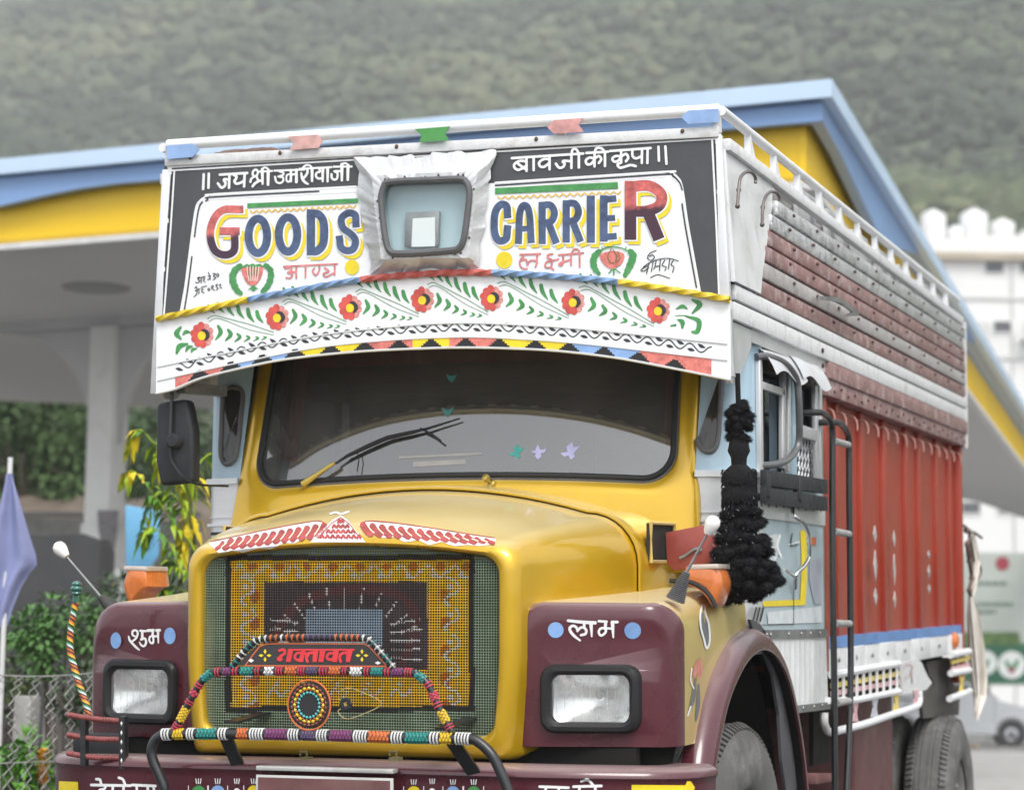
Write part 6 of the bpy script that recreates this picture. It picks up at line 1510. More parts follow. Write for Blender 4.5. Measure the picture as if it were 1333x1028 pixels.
# upper planking: runs forward over the cab to the signboard
XU = 1.18
def plank(zlo, zhi, yf, mb, x=XU, d=0.03, yr=YB1):
    for sx in (1, -1):
        a_, b_ = sorted((sx * (x - d), sx * x)); mb.box((a_, yf, zlo), (b_, yr, zhi))
up1, up2, up3, up4 = MB(), MB(), MB(), MB()
plank(2.985, 3.045, 0.78, up1, XU + 0.004); plank(2.915, 2.978, 0.70, up1)
plank(2.845, 2.907, 0.64, up2); plank(2.775, 2.837, 0.57, up2, XU + 0.003); plank(2.632, 2.692, 0.47, up2)
plank(2.702, 2.767, 0.50, up3, XU + 0.002)
plank(2.565, 2.622, 0.06, up4, XU + 0.006); plank(2.49, 2.558, 0.06, up4, XU + 0.002)
upw = up2.build('side_planking', MAUVE, truck, bevel=0.008); up1.build('mottled_planks', MOTTLE, upw, bevel=0.008); up3.build('grey_plank', GREYPL, upw, bevel=0.008); up4.build('white_planks', OLDWHITE, upw, bevel=0.006)
q = MB().box((-XU + 0.035, 0.75, 2.36), (XU - 0.035, YB1 - 0.02, 2.99)); q.build('body_lining', mat('dark timber lining', (0.10, 0.07, 0.06), 0.8), upw, smooth=False)
bk2 = MB()
for sx in (1, -1):
    bk2 = MB()
    for zlo, zhi, m_ in ((2.34, 2.415, 0), (2.413, 2.486, 0)): a_, b_ = sorted((sx * 1.10, sx * (XU - 0.004 + 0.012 * (zlo > 2.4)))); bk2.box((a_, 1.78, zlo), (b_, YB1, zhi))
    bk2.build('mauve_beam', MAUVE, upw, bevel=0.006)
bo = MB()
for y in np.arange(0.95, YB1 - 0.1, 0.46):
    for z_ in (3.015, 2.946, 2.876, 2.806, 2.735, 2.662):
        if y > 0.8: bo.ball((XU + 0.006, y + 0.08 * ((z_ * 100) % 2), z_ + 0.01), (0.006, 0.018, 0.008), 8, 5)
bo.build('plank_clips', mat('rusty clip', (0.13, 0.075, 0.07), 0.6, 0, 0.3, 20), upw)
bo = MB()
for k, y in enumerate(np.arange(1.9, YB1, 0.16)): bo.ball((XU + 0.0, y, 2.365 + 0.02 * (k % 2)), (0.005, 0.016, 0.008), 6, 4)
bo.build('beam_bolts', mat('rusty clip', (0, 0, 0)), upw)
bo = MB()
for k in range(3):
    for zz_ in (2.52, 2.455): bo.ball((XU + 0.006, 1.62 + 0.0 * k, zz_), (0.007, 0.012, 0.012), 8, 5)
bo.build('joint_bolts', mat('rusty clip', (0, 0, 0)), upw)
# silver side panel of the signboard box
pp_ = [(0.026, 3.12), (0.80, 3.115), (0.765, 3.02), (0.70, 2.95), (0.64, 2.875), (0.57, 2.80), (0.50, 2.72), (0.44, 2.63), (0.03, 2.628)]
for sx in (1, -1):
    P = [(sx * (1.140 + 0.07 * (3.12 - z_)), y, z_) for y, z_ in pp_]; sp_ = MB().prism(P if sx > 0 else P[::-1], (sx * 0.018, 0, 0)).build('board_side_panel', mat('pale side sheet', (0.76, 0.77, 0.77), 0.4, 0.15, 0.05, 4, bump=0.25, bscale=6, dirt=0.55, dcol=(0.45, 0.43, 0.41), dscale=6), truck, smooth=False)
    P = [(sx * 1.150, y, z_) for y, z_ in ((0.026, 2.485), (0.40, 2.485), (0.38, 2.42), (0.30, 2.36), (0.14, 2.26), (0.05, 2.255), (0.026, 2.27))]; MB().prism(P if sx > 0 else P[::-1], (sx * 0.016, 0, 0)).build('board_lower_cheek', ALU, truck, smooth=False)
    P = [(sx * 1.150, y, z_) for y, z_ in ((0.40, 2.49), (1.80, 2.49), (1.80, 2.44), (0.40, 2.44))]; MB().prism(P if sx > 0 else P[::-1], (sx * 0.014, 0, 0)).build('drip_rail', ALU, truck, smooth=False)
hkp = MB()
for pts in (z5((200, 495), (205, 425), (214, 370), (240, 346), (265, 352), (278, 375), (278, 395)), z5((307, 575), (310, 500), (322, 455), (345, 432), (370, 438), (380, 455), (382, 472))):
    hkp.tube(sm(onX(pts, 1.205), 4), 0.0065, 8)
    for p in (0, 1): c = onX([pts[p]], 1.20)[0]; hkp.ball(c, 0.010, 8, 6)
hkp.build('rope_hook', mat('rusty hook steel', (0.16, 0.14, 0.13), 0.5, 0.5, 0.2, 20), sp_ if sp_.location.x > 9 else truck)
c1 = onX(z5((548, 885), (625, 890), (665, 915), (718, 955), (712, 972), (660, 970), (690, 955), (640, 915), (600, 905), (548, 903)), 1.22)
MB().prism([tuple(p) for p in c1], (0.012, 0, 0)).build('drop_latch', STEEL, truck, smooth=False)

# side rail: tube, strip and gussets
ra, rb_ = onX(z5((125, 62)), 1.165)[0], onX(z5((1150, 925)), 1.165)[0]
ra = np.array([1.15, 0.0, 3.262]); rb_ = np.array([1.15, 5.72, 3.205])
for sx in (1, -1):
    m1 = np.array([sx, 1, 1]); srail = MB().tube([ra * m1, rb_ * m1], 0.019, 12).build('side_rail', WHITE, truck)
    q = MB().bar(np.array([sx * 1.160, 0.03, 3.140]), np.array([sx * 1.160, 5.78, 3.085]), 0.035, 0.045); q.build('side_strip', OLDWHITE, srail, bevel=0.004)
    q = MB()
    for k, y in enumerate(np.arange(0.42, 5.7, 0.44)):
        t = y / 5.72; zt2 = lerp(3.262, 3.205, t) - 0.01; zb2 = lerp(3.16, 3.10, t)
        q.box((sx * 1.15 - 0.012, y - 0.012, zb2), (sx * 1.15 + 0.012, y + 0.012, zt2))
        q.prism([(sx * 1.152, y + 0.012, zb2), (sx * 1.152, y + 0.11, zb2), (sx * 1.152, y + 0.012, zt2)], (0.006 * sx, 0, 0))
    q.build('rail_gussets', WHITE, srail, smooth=False)
    q = MB()
    for k, y in enumerate(np.arange(1.5, 5.7, 0.62)): t = y / 5.72; q.box((sx * 1.10 - 0.01, y, 3.0), (sx * 1.10 + 0.01, y + 0.36, lerp(3.235, 3.18, t)))
    q.build('rail_boards', OLDWHITE, srail, smooth=False)
    q = MB().box((sx * 1.07 - 0.008, 0.1, 3.0), (sx * 1.07 + 0.008, 5.7, 3.14)); q.build('inner_boards', GREYPL, srail, smooth=False)
# rolled brown tarpaulin lying on the board box, seen under the front rail
rt = thing('rolled_tarpaulin', 'brown folded tarpaulin peeping out under the left end of the front rail', 'tarpaulin', (-0.92, 0.25, 3.10))
rows = []
for k in range(25):
    t = k / 24; x = -1.06 + 0.50 * t; r_ = 0.055 * (math.sin(math.pi * min(1, t * 1.15 + 0.06)) ** 0.6) + 0.012
    rows.append([(x, 0.22 + r_ * 1.6 * math.cos(a) + 0.01 * math.sin(k * 1.7 + a * 3), 3.165 + r_ * math.sin(a) * (1 + 0.15 * math.sin(3 * a + k * 0.6)) + 0.045) for a in np.linspace(0, 2 * math.pi, 18, endpoint=False)])
MB().grid(rows, closed=True).build('tarpaulin_roll', mat('brown tarpaulin', (0.13, 0.075, 0.055), 0.7, 0, 0.3, 9, bump=0.5, bscale=30), rt, ang=70)
MB().box((-1.05, 0.16, 3.098), (-0.6, 0.30, 3.15)).build('tarpaulin_base', mat('brown tarpaulin', (0, 0, 0)), rt, bevel=0.02)
# rear frame edge
MB().box((1.12, YB1 - 0.02, 2.33), (1.185, YB1 + 0.03, 3.08)).box((-1.185, YB1 - 0.02, 2.33), (-1.12, YB1 + 0.03, 3.08)).build('rear_upright', OLDWHITE, truck, smooth=False)

# ladder up the front of the body
XL = 1.245
lad = MB()
l1 = sm(onX([(1068, 536), (1075, 540), (1081, 549), (1083.5, 565), (1083.5, 640), (1084, 760), (1086, 900), (1087, 1060)], XL), 5); l2 = sm(onX([(1089, 549), (1096, 553), (1102, 562), (1105, 577), (1105.5, 650), (1107, 780), (1107, 900), (1101, 1050)], XL), 5)
l1[0] = l1[0] - np.array([0.10, 0, 0]); l2[0] = l2[0] - np.array([0.10, 0, 0])
ladder = lad.tube(l1, 0.0138, 10).tube(l2, 0.0138, 10).build('ladder', IRON, truck)
rg = MB()
for (p, q) in (((1086, 574), (1104, 579)), ((1086, 691.5), (1105, 695)), ((1087, 811), (1106, 811.5)), ((1089, 915), (1105, 912))):
    a_, b_ = onX([p, q], XL); rg.tube([a_, b_], 0.0155, 10)
rg.build('ladder_rungs', mat('worn rung steel', (0.42, 0.42, 0.41), 0.45, 0.4, 0.15, 12), ladder)

# white painted side guard under the body
XG = 1.165
sg = MB()
def gt(pts, r, x=XG): return onX(z6(*pts), x), r
for pts, r in ((((500, 528), (640, 502), (790, 478)), 0.018), (((480, 640), (600, 636), (790, 598)), 0.016), (((1015, 440), (1095, 424)), 0.02), (((1015, 520), (1095, 505)), 0.02), (((1010, 630), (1060, 612), (1098, 596)), 0.02)):
    sg.tube(onX(z6(*pts), XG), r, 8)
lowr = sm(onX(z6((466, 690), (468, 740), (490, 775), (540, 765), (640, 740), (750, 702), (860, 665), (878, 640), (878, 600)), XG), 4)
sg.tube(lowr, 0.018, 10)
sgo = sg.build('side_guard', WHITE, truck)
yl, pkk = MB(), MB()
for pts, m_ in ((((498, 574), (640, 548), (790, 520)), yl), (((1018, 472), (1095, 452)), yl), (((498, 608), (640, 582), (790, 556)), pkk), (((1018, 500), (1095, 482)), pkk)):
    q_ = onX(z6(*pts), XG - 0.01)
    for k in range(len(q_) - 1): m_.bar(q_[k], q_[k + 1], 0.012, 0.022)
yl.build('yellow_guard_rail', mat('guard yellow', (0.70, 0.55, 0.14), 0.5, 0, 0.15, 12), sgo, smooth=False); pkk.build('pink_guard_rail', mat('guard pink', (0.60, 0.36, 0.38), 0.5, 0, 0.15, 12), sgo, smooth=False)
vb = MB()
for k in range(10): a_, b_ = onX(z6((520 + 29 * k, 520 - 5 * k), (522 + 29 * k, 632 - 4 * k)), XG + 0.004); vb.bar(a_, b_, 0.01, 0.022, (0, 1, 0))
for k in range(4): a_, b_ = onX(z6((1025 + 20 * k, 438 - 4 * k), (1025 + 20 * k, 520 - 4 * k)), XG - 0.03); vb.bar(a_, b_, 0.01, 0.012, (0, 1, 0))
vb.build('guard_bars', WHITE, sgo, smooth=False)
hg = {}
for cx, cy, h_, w_, m_ in ((598, 690, 62, 12, 'guard pink'), (682, 668, 66, 15, 'guard lilac'), (776, 648, 66, 15, 'guard yellow'), (862, 628, 56, 14, 'guard pink'), (1060, 570, 60, 12, 'guard yellow')):
    o = onX(z6(*[(cx + sx_ * (w_ * (0.45 + 0.55 * abs(t) ** 1.5)), cy + t * h_ / 1.6) for sx_, t in [(-1, -1), (-1, -.5), (-1, 0), (-1, .5), (-1, 1), (1, 1), (1, .5), (1, 0), (1, -.5), (1, -1)]]), XG - 0.005)
    MB().prism([tuple(p) for p in o], (0.006, 0, 0)).build('guard_spindle', mat(m_, (0.52, 0.53, 0.58)), sgo, smooth=False)
a_ = onX(z6((792, 470), (860, 455), (878, 470), (905, 530), (925, 560), (900, 590), (865, 600), (795, 612)), 1.15)
MB().prism([tuple(p) for p in a_], (0.012, 0, 0)).build('white_wheel_plate', OLDWHITE, sgo, smooth=False)
paint('plate_flower', S(z6((810, 500), (825, 480), (850, 490), (835, 530), (815, 540)), 1.5) + S(z6((845, 500), (850, 560)), 1.5, False), pm('faded rose', (0.60, 0.42, 0.42)), 2, mX(1.163), sgo, 2)
# chassis, floor, tank, rear arch shadow box
ch = MB()
ch.box((-0.95, YB0, 0.98), (1.02, YB1, 1.12)); ch.box((-0.48, -0.45, 0.66), (-0.36, 5.75, 0.90)); ch.box((0.36, -0.45, 0.66), (0.48, 5.75, 0.90)); ch.box((-1.0, 0.45, 0.62), (-0.05, 0.62, 0.75)); ch.box((-0.6, 1.2, 0.45), (0.6, 1.7, 1.1))
ch.tube([(-1.1, 0.52, 0.478), (1.1, 0.52, 0.478)], 0.06, 10).tube([(-1.1, 5.22, 0.275), (1.1, 5.22, 0.275)], 0.09, 10).ball((0, 5.22, 0.30), (0.22, 0.2, 0.22), 14, 10)
ch.build('chassis', UNDER, truck, smooth=False)
tk = onX([(1113, 925), (1162, 912), (1162, 1060), (1113, 1060)], 1.00); ys_ = sorted((tk[0][1], tk[1][1]))
MB().box((0.52, ys_[0], 0.25), (1.00, ys_[1], 1.0)).build('fuel_tank', MAROON2, truck, bevel=0.02)
q = MB().prism([tuple(p) for p in onX(z6((893, 472), (985, 450), (1006, 466), (1012, 560), (1042, 600), (1036, 700), (880, 715), (872, 620), (900, 592), (928, 562), (905, 525)), 1.06)], (0.02, 0, 0)); q.build('arch_shade_sheet', mat('arch shade brown', (0.075, 0.068, 0.06), 0.8, 0, 0.3, 7), truck, smooth=False)  # dark sheet coloured as the arch hole's shade, grey flap included

# ================================================================== black pompom tassel hanging from the signboard corner
YT = 0.12
tc_ = lambda x, y: onY([(x, y)], YT)[0]
top_ = tc_(961, 500); bot_ = tc_(968, 780)
tassel = thing('pompom_tassel', 'big black woollen pompom tassel hanging from the right corner of the signboard', 'tassel', tuple(top_))
YARN = mat('black yarn', (0.013, 0.013, 0.015), 0.85, 0, 0.5, 120, bump=1.0, bscale=260, spec=0.25)
sc_ = 0.00283
MB().tube([tc_(960, 486), tc_(961, 520), tc_(962, 640)], 0.010, 8).build('tassel_cord', YARN, tassel)
def pompom(mb, c, r):
    """a wool ball: a core bristling with short yarn ends"""
    mb.ball(c, (r * 0.66, r * 0.66, r * 0.54), 8, 6, noise=0.2)
    for k in range(420):
        z_ = rnd.uniform(-1, 1); a_ = rnd.uniform(0, 2 * math.pi); s_ = math.sqrt(1 - z_ * z_); d = np.array([s_ * math.cos(a_), s_ * math.sin(a_), z_])
        t = np.cross(d, (rnd.uniform(-1, 1), rnd.uniform(-1, 1), rnd.uniform(-1, 1))); t = t / (np.linalg.norm(t) + 1e-9) * r * 0.040
        L_ = r * rnd.uniform(0.82, 1.12); e = d * L_ * np.array([1, 1, 0.8]) + np.array([0, 0, -0.08 * r]); mb.add([c + d * r * 0.45 - t, c + d * r * 0.45 + t, c + e], [(0, 1, 2)])
def tier(x, y, rad_px, n, pr_px, name='pompom_tier', skew=0):
    q = MB(); c = tc_(x, y)
    for k in range(n):
        a_ = 2 * math.pi * (k + rnd.uniform(-0.25, 0.25)) / n + y; rr_ = rad_px * sc_
        pompom(q, c + np.array([rr_ * math.cos(a_) + skew * sc_ * max(0, math.cos(a_)), rr_ * math.sin(a_) * 0.9, rnd.uniform(-0.017, 0.017) - 0.25 * skew * sc_ * max(0, -math.cos(a_)) * 0]), pr_px * sc_ * rnd.uniform(0.82, 1.14))
    q.build(name, YARN, tassel, ang=80)
tier(962, 530, 8, 5, 10, 'topknot'); tier(962, 543, 12, 7, 11, 'topknot'); tier(962, 556, 12, 7, 11, 'topknot'); tier(961, 568, 9, 6, 10, 'topknot')
q = MB(); q.lathe([(0.001, 0.015), (0.03, 0.008), (0.050, -0.01), (0.061, -0.03), (0.063, -0.05), (0.058, -0.066), (0.051, -0.072), (0.062, -0.082), (0.066, -0.10), (0.063, -0.122), (0.05, -0.135)], tc_(962, 608), (0, 0, 1), 28)
for k in range(500):
    a_ = rnd.uniform(0, 6.283); z_ = rnd.uniform(-0.145, 0.0); c = tc_(962, 610) + np.array([0.061 * math.cos(a_), 0.061 * math.sin(a_), z_]); q.add([c + np.array([-0.003, 0, 0]), c + np.array([0.003, 0, 0]), c + np.array([0.008 * math.cos(a_), 0.008 * math.sin(a_), -0.02])], [(0, 1, 2)])
q.lathe([(0.030, 0.125), (0.034, 0.10), (0.042, 0.06), (0.030, 0.035), (0.028, 0.0)], tc_(962, 608), (0, 0, 1), 20); q.build('tassel_cap', YARN, tassel, ang=80)
for i, (y, rad, n, pr_) in enumerate(((653, 15, 7, 12), (668, 20, 8, 12.5), (684, 24.5, 9, 13), (700, 28.5, 10, 13), (716, 32, 11, 13.5), (732, 35, 12, 13.5), (747, 37, 13, 13.5))): tier(964 + i * 1.0, y, rad, n, pr_)
tier(972, 760, 37, 12, 13, skew=6); tier(962, 774, 27, 10, 13)
q = MB(); q.lathe([(0.03, 0.0), (0.06, -0.1), (0.085, -0.25), (0.08, -0.36), (0, -0.38)], tc_(963, 648), (0, 0, 1), 16); q.build('tassel_core', YARN, tassel)
# tinsel glints between the pompoms
q = MB()
for k in range(60):
    i = rnd.random(); a_ = rnd.uniform(-2.8, -0.2); rr_ = (26 + 22 * i) * sc_; c = tc_(964, 650 + 130 * i) + np.array([rr_ * math.cos(a_), rr_ * math.sin(a_) * 0.9, 0]); q.add([c, c + np.array([rnd.uniform(-.012, .012), 0, rnd.uniform(-.012, .012)]), c + np.array([0.0015, 0, 0.0015])], [(0, 1, 2)])
q.build('tassel_tinsel', mat('silver tinsel', (0.6, 0.6, 0.62), 0.25, 0.9), tassel, smooth=False)

# ================================================================== rolled canvas tied at the rear corner
XT, = (1.16,)
cvs = thing('canvas_sheet', 'pale canvas sheet roped in a bunch at the rear corner of the truck', 'tarpaulin', tuple(onX([(1268, 690)], XT)[0]))
CANV = mat('dusty canvas', (0.78, 0.73, 0.66), 0.9, 0, 0.12, 9, bump=0.4, bscale=60)
tcx = lambda x, y: onX([(x, y)], XT)[0]
prof_ = [(690, 1262, 3), (705, 1266, 6), (730, 1270, 7), (760, 1268, 4), (775, 1264, 4), (800, 1267, 9), (840, 1271, 12), (880, 1274, 13), (905, 1275, 10), (925, 1272, 5), (936, 1271, 1)]
rows = []
for y, x, w_ in prof_:
    c = tcx(x, y); rows.append([(c[0] + w_ * 0.0046 * (0.55 + 0.35 * math.cos(k * 2.7 + y * 0.012)) * math.sin(2 * math.pi * k / 40), c[1] + 1.7 * w_ * 0.0046 * (1 + 0.28 * math.cos(k * 1.9 + y * 0.01)) * math.cos(2 * math.pi * k / 40), c[2] + 0.01 * math.sin(k * 3)) for k in range(40)])
MB().grid(rows, closed=True).build('canvas_fold', CANV, cvs, ang=70)
q = MB(); r1 = sm([tcx(1258, 690), tcx(1266, 697), tcx(1259, 708), tcx(1262, 730), tcx(1265, 752), tcx(1262, 768), tcx(1268, 790)], 5); q.tube(r1, 0.012, 7)
q.tube(sm([tcx(1255, 684), tcx(1262, 690), tcx(1270, 694), tcx(1278, 700)], 4), 0.009, 6).tube(sm([tcx(1268, 706), tcx(1274, 730), tcx(1277, 745), tcx(1270, 758)], 4), 0.007, 6)
for k in range(7): c = r1[int(k * (len(r1) - 1) / 6)]; q.ball(c, (0.018, 0.022, 0.02), 8, 6)
q.build('tie_rope', mat('brown rope', (0.13, 0.09, 0.07), 0.9, 0, 0.3, 30), cvs)

# ================================================================== the fuel station canopy behind the truck
def gdir(px, py):
    q = dirs([(px, py)])[0]; a_ = GI(CAM + q) - GI(CAM); a_[2] = 0; return a_ / np.linalg.norm(a_)
GC = GI(CAM)
def gplane(px, py, P0, n):
    q = dirs([(px, py)])[0]; a_ = GI(CAM + q) - GC; return GC + a_ * ((P0 - GC) @ n / (a_ @ n))
A0 = gat(1070, 108, 20.0); uL, uR = gdir(-6161, 797), gdir(1563, 900)
nL, nR = np.array([-uL[1], uL[0], 0]), np.array([-uR[1], uR[0], 0])
ZT = A0[2]; HT = ZT - GC[2]; ZS = GC[2] + 0.842 * HT; up = np.array([0, 0, 1.0])
CB = mat('canopy blue paint', (0.20, 0.34, 0.60), 0.4, 0, 0.05, 1.5, coat=0.2); CL = mat('canopy pale blue cap', (0.50, 0.64, 0.80), 0.4, 0, 0.05, 1.5)
CY = mat('canopy yellow panel', (0.86, 0.55, 0.004), 0.4, 0, 0.05, 1.2); CS = mat('grey soffit sheet', (0.52, 0.52, 0.52), 0.6, 0, 0.06, 0.8); CW = mat('white concrete column', (0.78, 0.78, 0.76), 0.6, 0, 0.08, 1.5, dirt=0.25)
base_ = G((A0[0], A0[1] + 6, 0)); can = thing('station_canopy', 'big fuel station canopy with a wavy blue edge over yellow panels behind the truck', 'canopy', base_)
LL = 19.0; LRm = 46.0
PL = A0 + uL * LL; PR = A0 + uR * LRm
def zpl(pts, P0, n): return [gplane(x, y, P0, n) for x, y in pts]
wl_ = zpl([(985, 165), (800, 180), (600, 196), (400, 213), (210, 234), (150, 239), (100, 246), (60, 254), (0, 268)], A0, nL)
def wave_z(w_, u, s):
    ss = np.array([(p - A0) @ u for p in w_]); zs_ = np.array([p[2] for p in w_]); return float(np.interp(s, ss, zs_))
wr_ = zpl([(1074, 164), (1095, 201), (1116, 246), (1140, 297), (1152, 311), (1164, 321), (1180, 327), (1194, 330), (1206, 340), (1218, 354), (1233, 384), (1257, 440), (1275, 452), (1299, 474), (1330, 518)], A0, nR)
fa = MB()
def facia(u, Lg, w_, n_, N_=300, th=0.10):
    inw = n_ if (n_ @ (np.array([0, 1.0, 0]) + CR * -0.2)) > 0 else -n_
    top, bot = [], []
    for k in range(N_ + 1):
        s = Lg * k / N_; p = A0 + u * s; zb_ = wave_z(w_, u, s); top.append((p[0], p[1], ZT - 0.16)); bot.append((p[0], p[1], zb_))
    sh_ = inw * th
    fa.grid([[tuple(np.array(p) + sh_) for p in top], top, bot, [tuple(np.array(p) + sh_) for p in bot]])
    return inw
iL = facia(uL, LL, wl_, nL); iR = np.array([nR[0], nR[1], 0]); iR = iR if iR @ uL > 0 else -iR
_ = facia(uR, LRm, wr_, nR)
GM(fa).build('wavy_fascia', CB, can, ang=50)
cp_ = MB()
OC, IC = A0 - uL * 0.10 - uR * 0.10, A0 + uL * 0.4 + uR * 0.4
for u, Lg, inw in ((uL, LL, iL), (uR, LRm, iR)):
    b_ = A0 + u * Lg
    P = [np.array([p[0], p[1], ZT]) for p in (OC, b_ - inw * 0.10, b_ + inw * 0.4, IC)]
    cp_.prism(P, (0, 0, -0.15))
GM(cp_).build('roof_cap', CL, can, smooth=False)
yl_ = MB()
B0 = A0 + iL * 0.20 + iR * 0.20
for u, Lg, inw in ((uL, LL, iL), (uR, LRm, iR)):
    b_ = B0 + u * Lg; P = [np.array([B0[0], B0[1], ZS]), np.array([b_[0], b_[1], ZS]), np.array([b_[0], b_[1], ZT - 0.2]), np.array([B0[0], B0[1], ZT - 0.2])]
    yl_.prism(P, inw * 0.05)
GM(yl_).build('yellow_panel', CY, can, smooth=False)
tr = MB()
for u, Lg, inw in ((uL, LL, iL), (uR, LRm, iR)):
    b_ = B0 + u * Lg; tr.bar(np.array([B0[0], B0[1], ZS - 0.03]) - inw * 0.02, np.array([b_[0], b_[1], ZS - 0.03]) - inw * 0.02, 0.10, 0.055)
GM(tr).build('soffit_trim', mat('pale trim', (0.62, 0.62, 0.61), 0.5), can, smooth=False)
F1 = gplane(-60, 519, np.array([0, 0, ZS]), up); F2 = gplane(330, 535, np.array([0, 0, ZS]), up); F3 = gplane(1270, 652, np.array([0, 0, ZS]), up); F4 = B0 + uR * LRm
sp_ = [B0, B0 + uL * LL, F1 + (F1 - F2) * 0.3, F2, F3, F4]
so_ = MB(); so_.prism([np.array([p[0], p[1], ZS]) for p in sp_], (0, 0, 0.06)); so_.prism([np.array([p[0], p[1], ZT - 0.22]) for p in sp_], (0, 0, 0.05))
GM(so_).build('soffit', CS, can, smooth=False)
# arcade of columns with curved brackets
D_ = 0.842 * HT * FOC / (900 - 414)
Cc = gplane(145, 414, np.array([0, 0, ZS]), up)
col_w = 0.17
bm_ = MB(); bm_.bar(Cc + uL * 9 + up * -0.06, Cc - uL * 6 + up * -0.06, 0.24, 0.12); GM(bm_).build('beam', CS, can, smooth=False)
def column(c):
    q = MB(); ux, uy = uL * col_w, np.array([-uL[1], uL[0], 0]) * col_w
    q.prism([np.array([*(c - ux - uy)[:2], 0]), np.array([*(c + ux - uy)[:2], 0]), np.array([*(c + ux + uy)[:2], 0]), np.array([*(c - ux + uy)[:2], 0])], (0, 0, ZS - 0.12))
    co = GM(q).build('column', CW, can, bevel=0.01)
    q = MB(); kx, ky = ux * 1.16, uy * 1.16
    q.prism([np.array([*(c - kx - ky)[:2], 0]), np.array([*(c + kx - ky)[:2], 0]), np.array([*(c + kx + ky)[:2], 0]), np.array([*(c - kx + ky)[:2], 0])], (0, 0, 2.95))
    GM(q).build('column_casing', CW, co, bevel=0.02)
    q = MB()
    for sg in (1, -1):
        ctr = []
        for k in range(15):
            t = k / 14; ctr.append((sg * (col_w + 1.25 * (1 - math.cos(t * math.pi / 2))), ZS - 0.13 - 1.35 * (1 - math.sin(t * math.pi / 2))))
        poly = [(sg * col_w, ZS - 0.13)] + ctr
        q.prism([np.array([*(c + uL * a_)[:2], b_]) + uy * 0.4 for a_, b_ in poly], -uy * 0.8)
    GM(q).build('arch_bracket', CS, co, smooth=False)
    return co
c1_ = column(Cc); column(Cc - uL * 5.6); column(Cc + uL * 6.5)
em_ = mat('mottled grey print', (0.20, 0.19, 0.20), 0.6, 0, 0.7, 30)
nC = np.array([-uL[1], uL[0], 0]); nC = nC if nC @ (GC - Cc) > 0 else -nC
P0 = Cc + nC * (col_w * 1.16 + 0.012)
e_ = [gplane(x, y, P0, nC) for x, y in ((127, 664), (154, 664), (153, 690), (148, 716), (141, 734), (134, 716), (128, 690))]
GM(MB().prism(e_, -nC * 0.006)).build('column_emblem', em_, c1_, smooth=False)
e_ = [gplane(x, y, P0 + nC * 0.05, nC) for x, y in ((121, 740), (158, 740), (158, 800), (121, 800))]
nb_ = GM(MB().prism(e_, -nC * 0.05)).build('notice_box', CW, c1_, smooth=False)
q = MB()
for x, y, w_, h_ in ((126, 748, 8, 12), (138, 750, 12, 4), (150, 752, 4, 14)): q.prism([gplane(a_, b_, P0 + nC * 0.054, nC) for a_, b_ in ((x, y), (x + w_, y), (x + w_, y + h_), (x, y + h_))], -nC * 0.003)
GM(q).build('notice_marks', P_BLACK, nb_, smooth=False)
q = MB().prism([gplane(a_, b_, P0 + nC * 0.055, nC) for a_, b_ in ((138, 757), (150, 757), (150, 762), (138, 762))], -nC * 0.003); GM(q).build('notice_mark', P_YEL, nb_, smooth=False)
for x, y in ((125, 374),):
    c = gplane(x, y, np.array([0, 0, ZS]), up); q = MB(); q.lathe([(0.0, -0.03), (0.30, -0.03), (0.36, -0.015), (0.38, 0.0)], c, (0, 0, 1), 24); GM(q).build('soffit_lamp', mat('unlit lamp grey', (0.26, 0.26, 0.26), 0.4), can)

# blue sign panel on posts under the canopy
sD = 18.0
sg_ = [gat(x, y, sD) for x, y in ((163, 657), (208, 664), (207, 722), (196, 738), (164, 745))]
cs_ = sum(sg_) / 5
sgn = thing('sign_panel', 'light blue sign panel on two posts under the canopy beside the white column', 'sign', G((cs_[0], cs_[1], 0)))
vw = (GC - cs_); vw[2] = 0; vw /= np.linalg.norm(vw)
GM(MB().prism(sg_, -vw * 0.05)).build('sign_face', mat('sign light blue', (0.16, 0.42, 0.66), 0.4, 0, 0.06, 3), sgn, bevel=0.006)
q = MB()
for p in (sg_[0] * 0.8 + sg_[1] * 0.2, sg_[0] * 0.2 + sg_[1] * 0.8): q.tube([np.array([p[0], p[1], 0]) - vw * 0.08, np.array([p[0], p[1], p[2] - 0.05]) - vw * 0.08], 0.025, 8)
GM(q).build('sign_post', STEEL, sgn)
# dark covered cart and the low wall behind it
cD = 22.0; c0 = gat(70, 790, cD)
cart = thing('covered_cart', 'dark grey sheet covered cart standing left of the white column', 'cart', G((c0[0], c0[1], 0)))
x_ax = np.array([CR[0], CR[1], 0]); x_ax /= np.linalg.norm(x_ax); y_ax = np.array([-x_ax[1], x_ax[0], 0])
zt_ = gat(70, 695, cD)[2]
prof = [(-0.62, 0.35), (-0.63, zt_ - 0.06), (-0.60, zt_ - 0.01), (-0.2, zt_), (0.25, zt_ - 0.01), (0.37, zt_ - 0.02), (0.40, zt_ - 0.07), (0.41, 0.35)]
rows = [[np.array([*(c0 + x_ax * a_ * (1 - 0.08 * abs(t)) + y_ax * t * 0.8)[:2], b_ + 0.03 * math.sin(a_ * 9 + t * 5)]) for a_, b_ in prof] for t in (0.0, 0.3, 0.7, 1.0, 1.4)]
q = MB().grid(rows); n = len(prof); q.add(rows[0], [tuple(range(n))]); q.add(rows[-1], [tuple(range(n))[::-1]])
GM(q).build('cart_cover', mat('dark tarpaulin', (0.040, 0.040, 0.042), 0.6, 0, 0.25, 4, bump=0.4, bscale=12), cart, ang=50)
q = MB()
for a_ in (-0.3, 0.3): q.lathe([(0.2, 0), (0.3, 0), (0.3, 0.05), (0.2, 0.05)], np.array([*(c0 + x_ax * a_ + y_ax * 0.2)[:2], 0.30]), y_ax, 24)
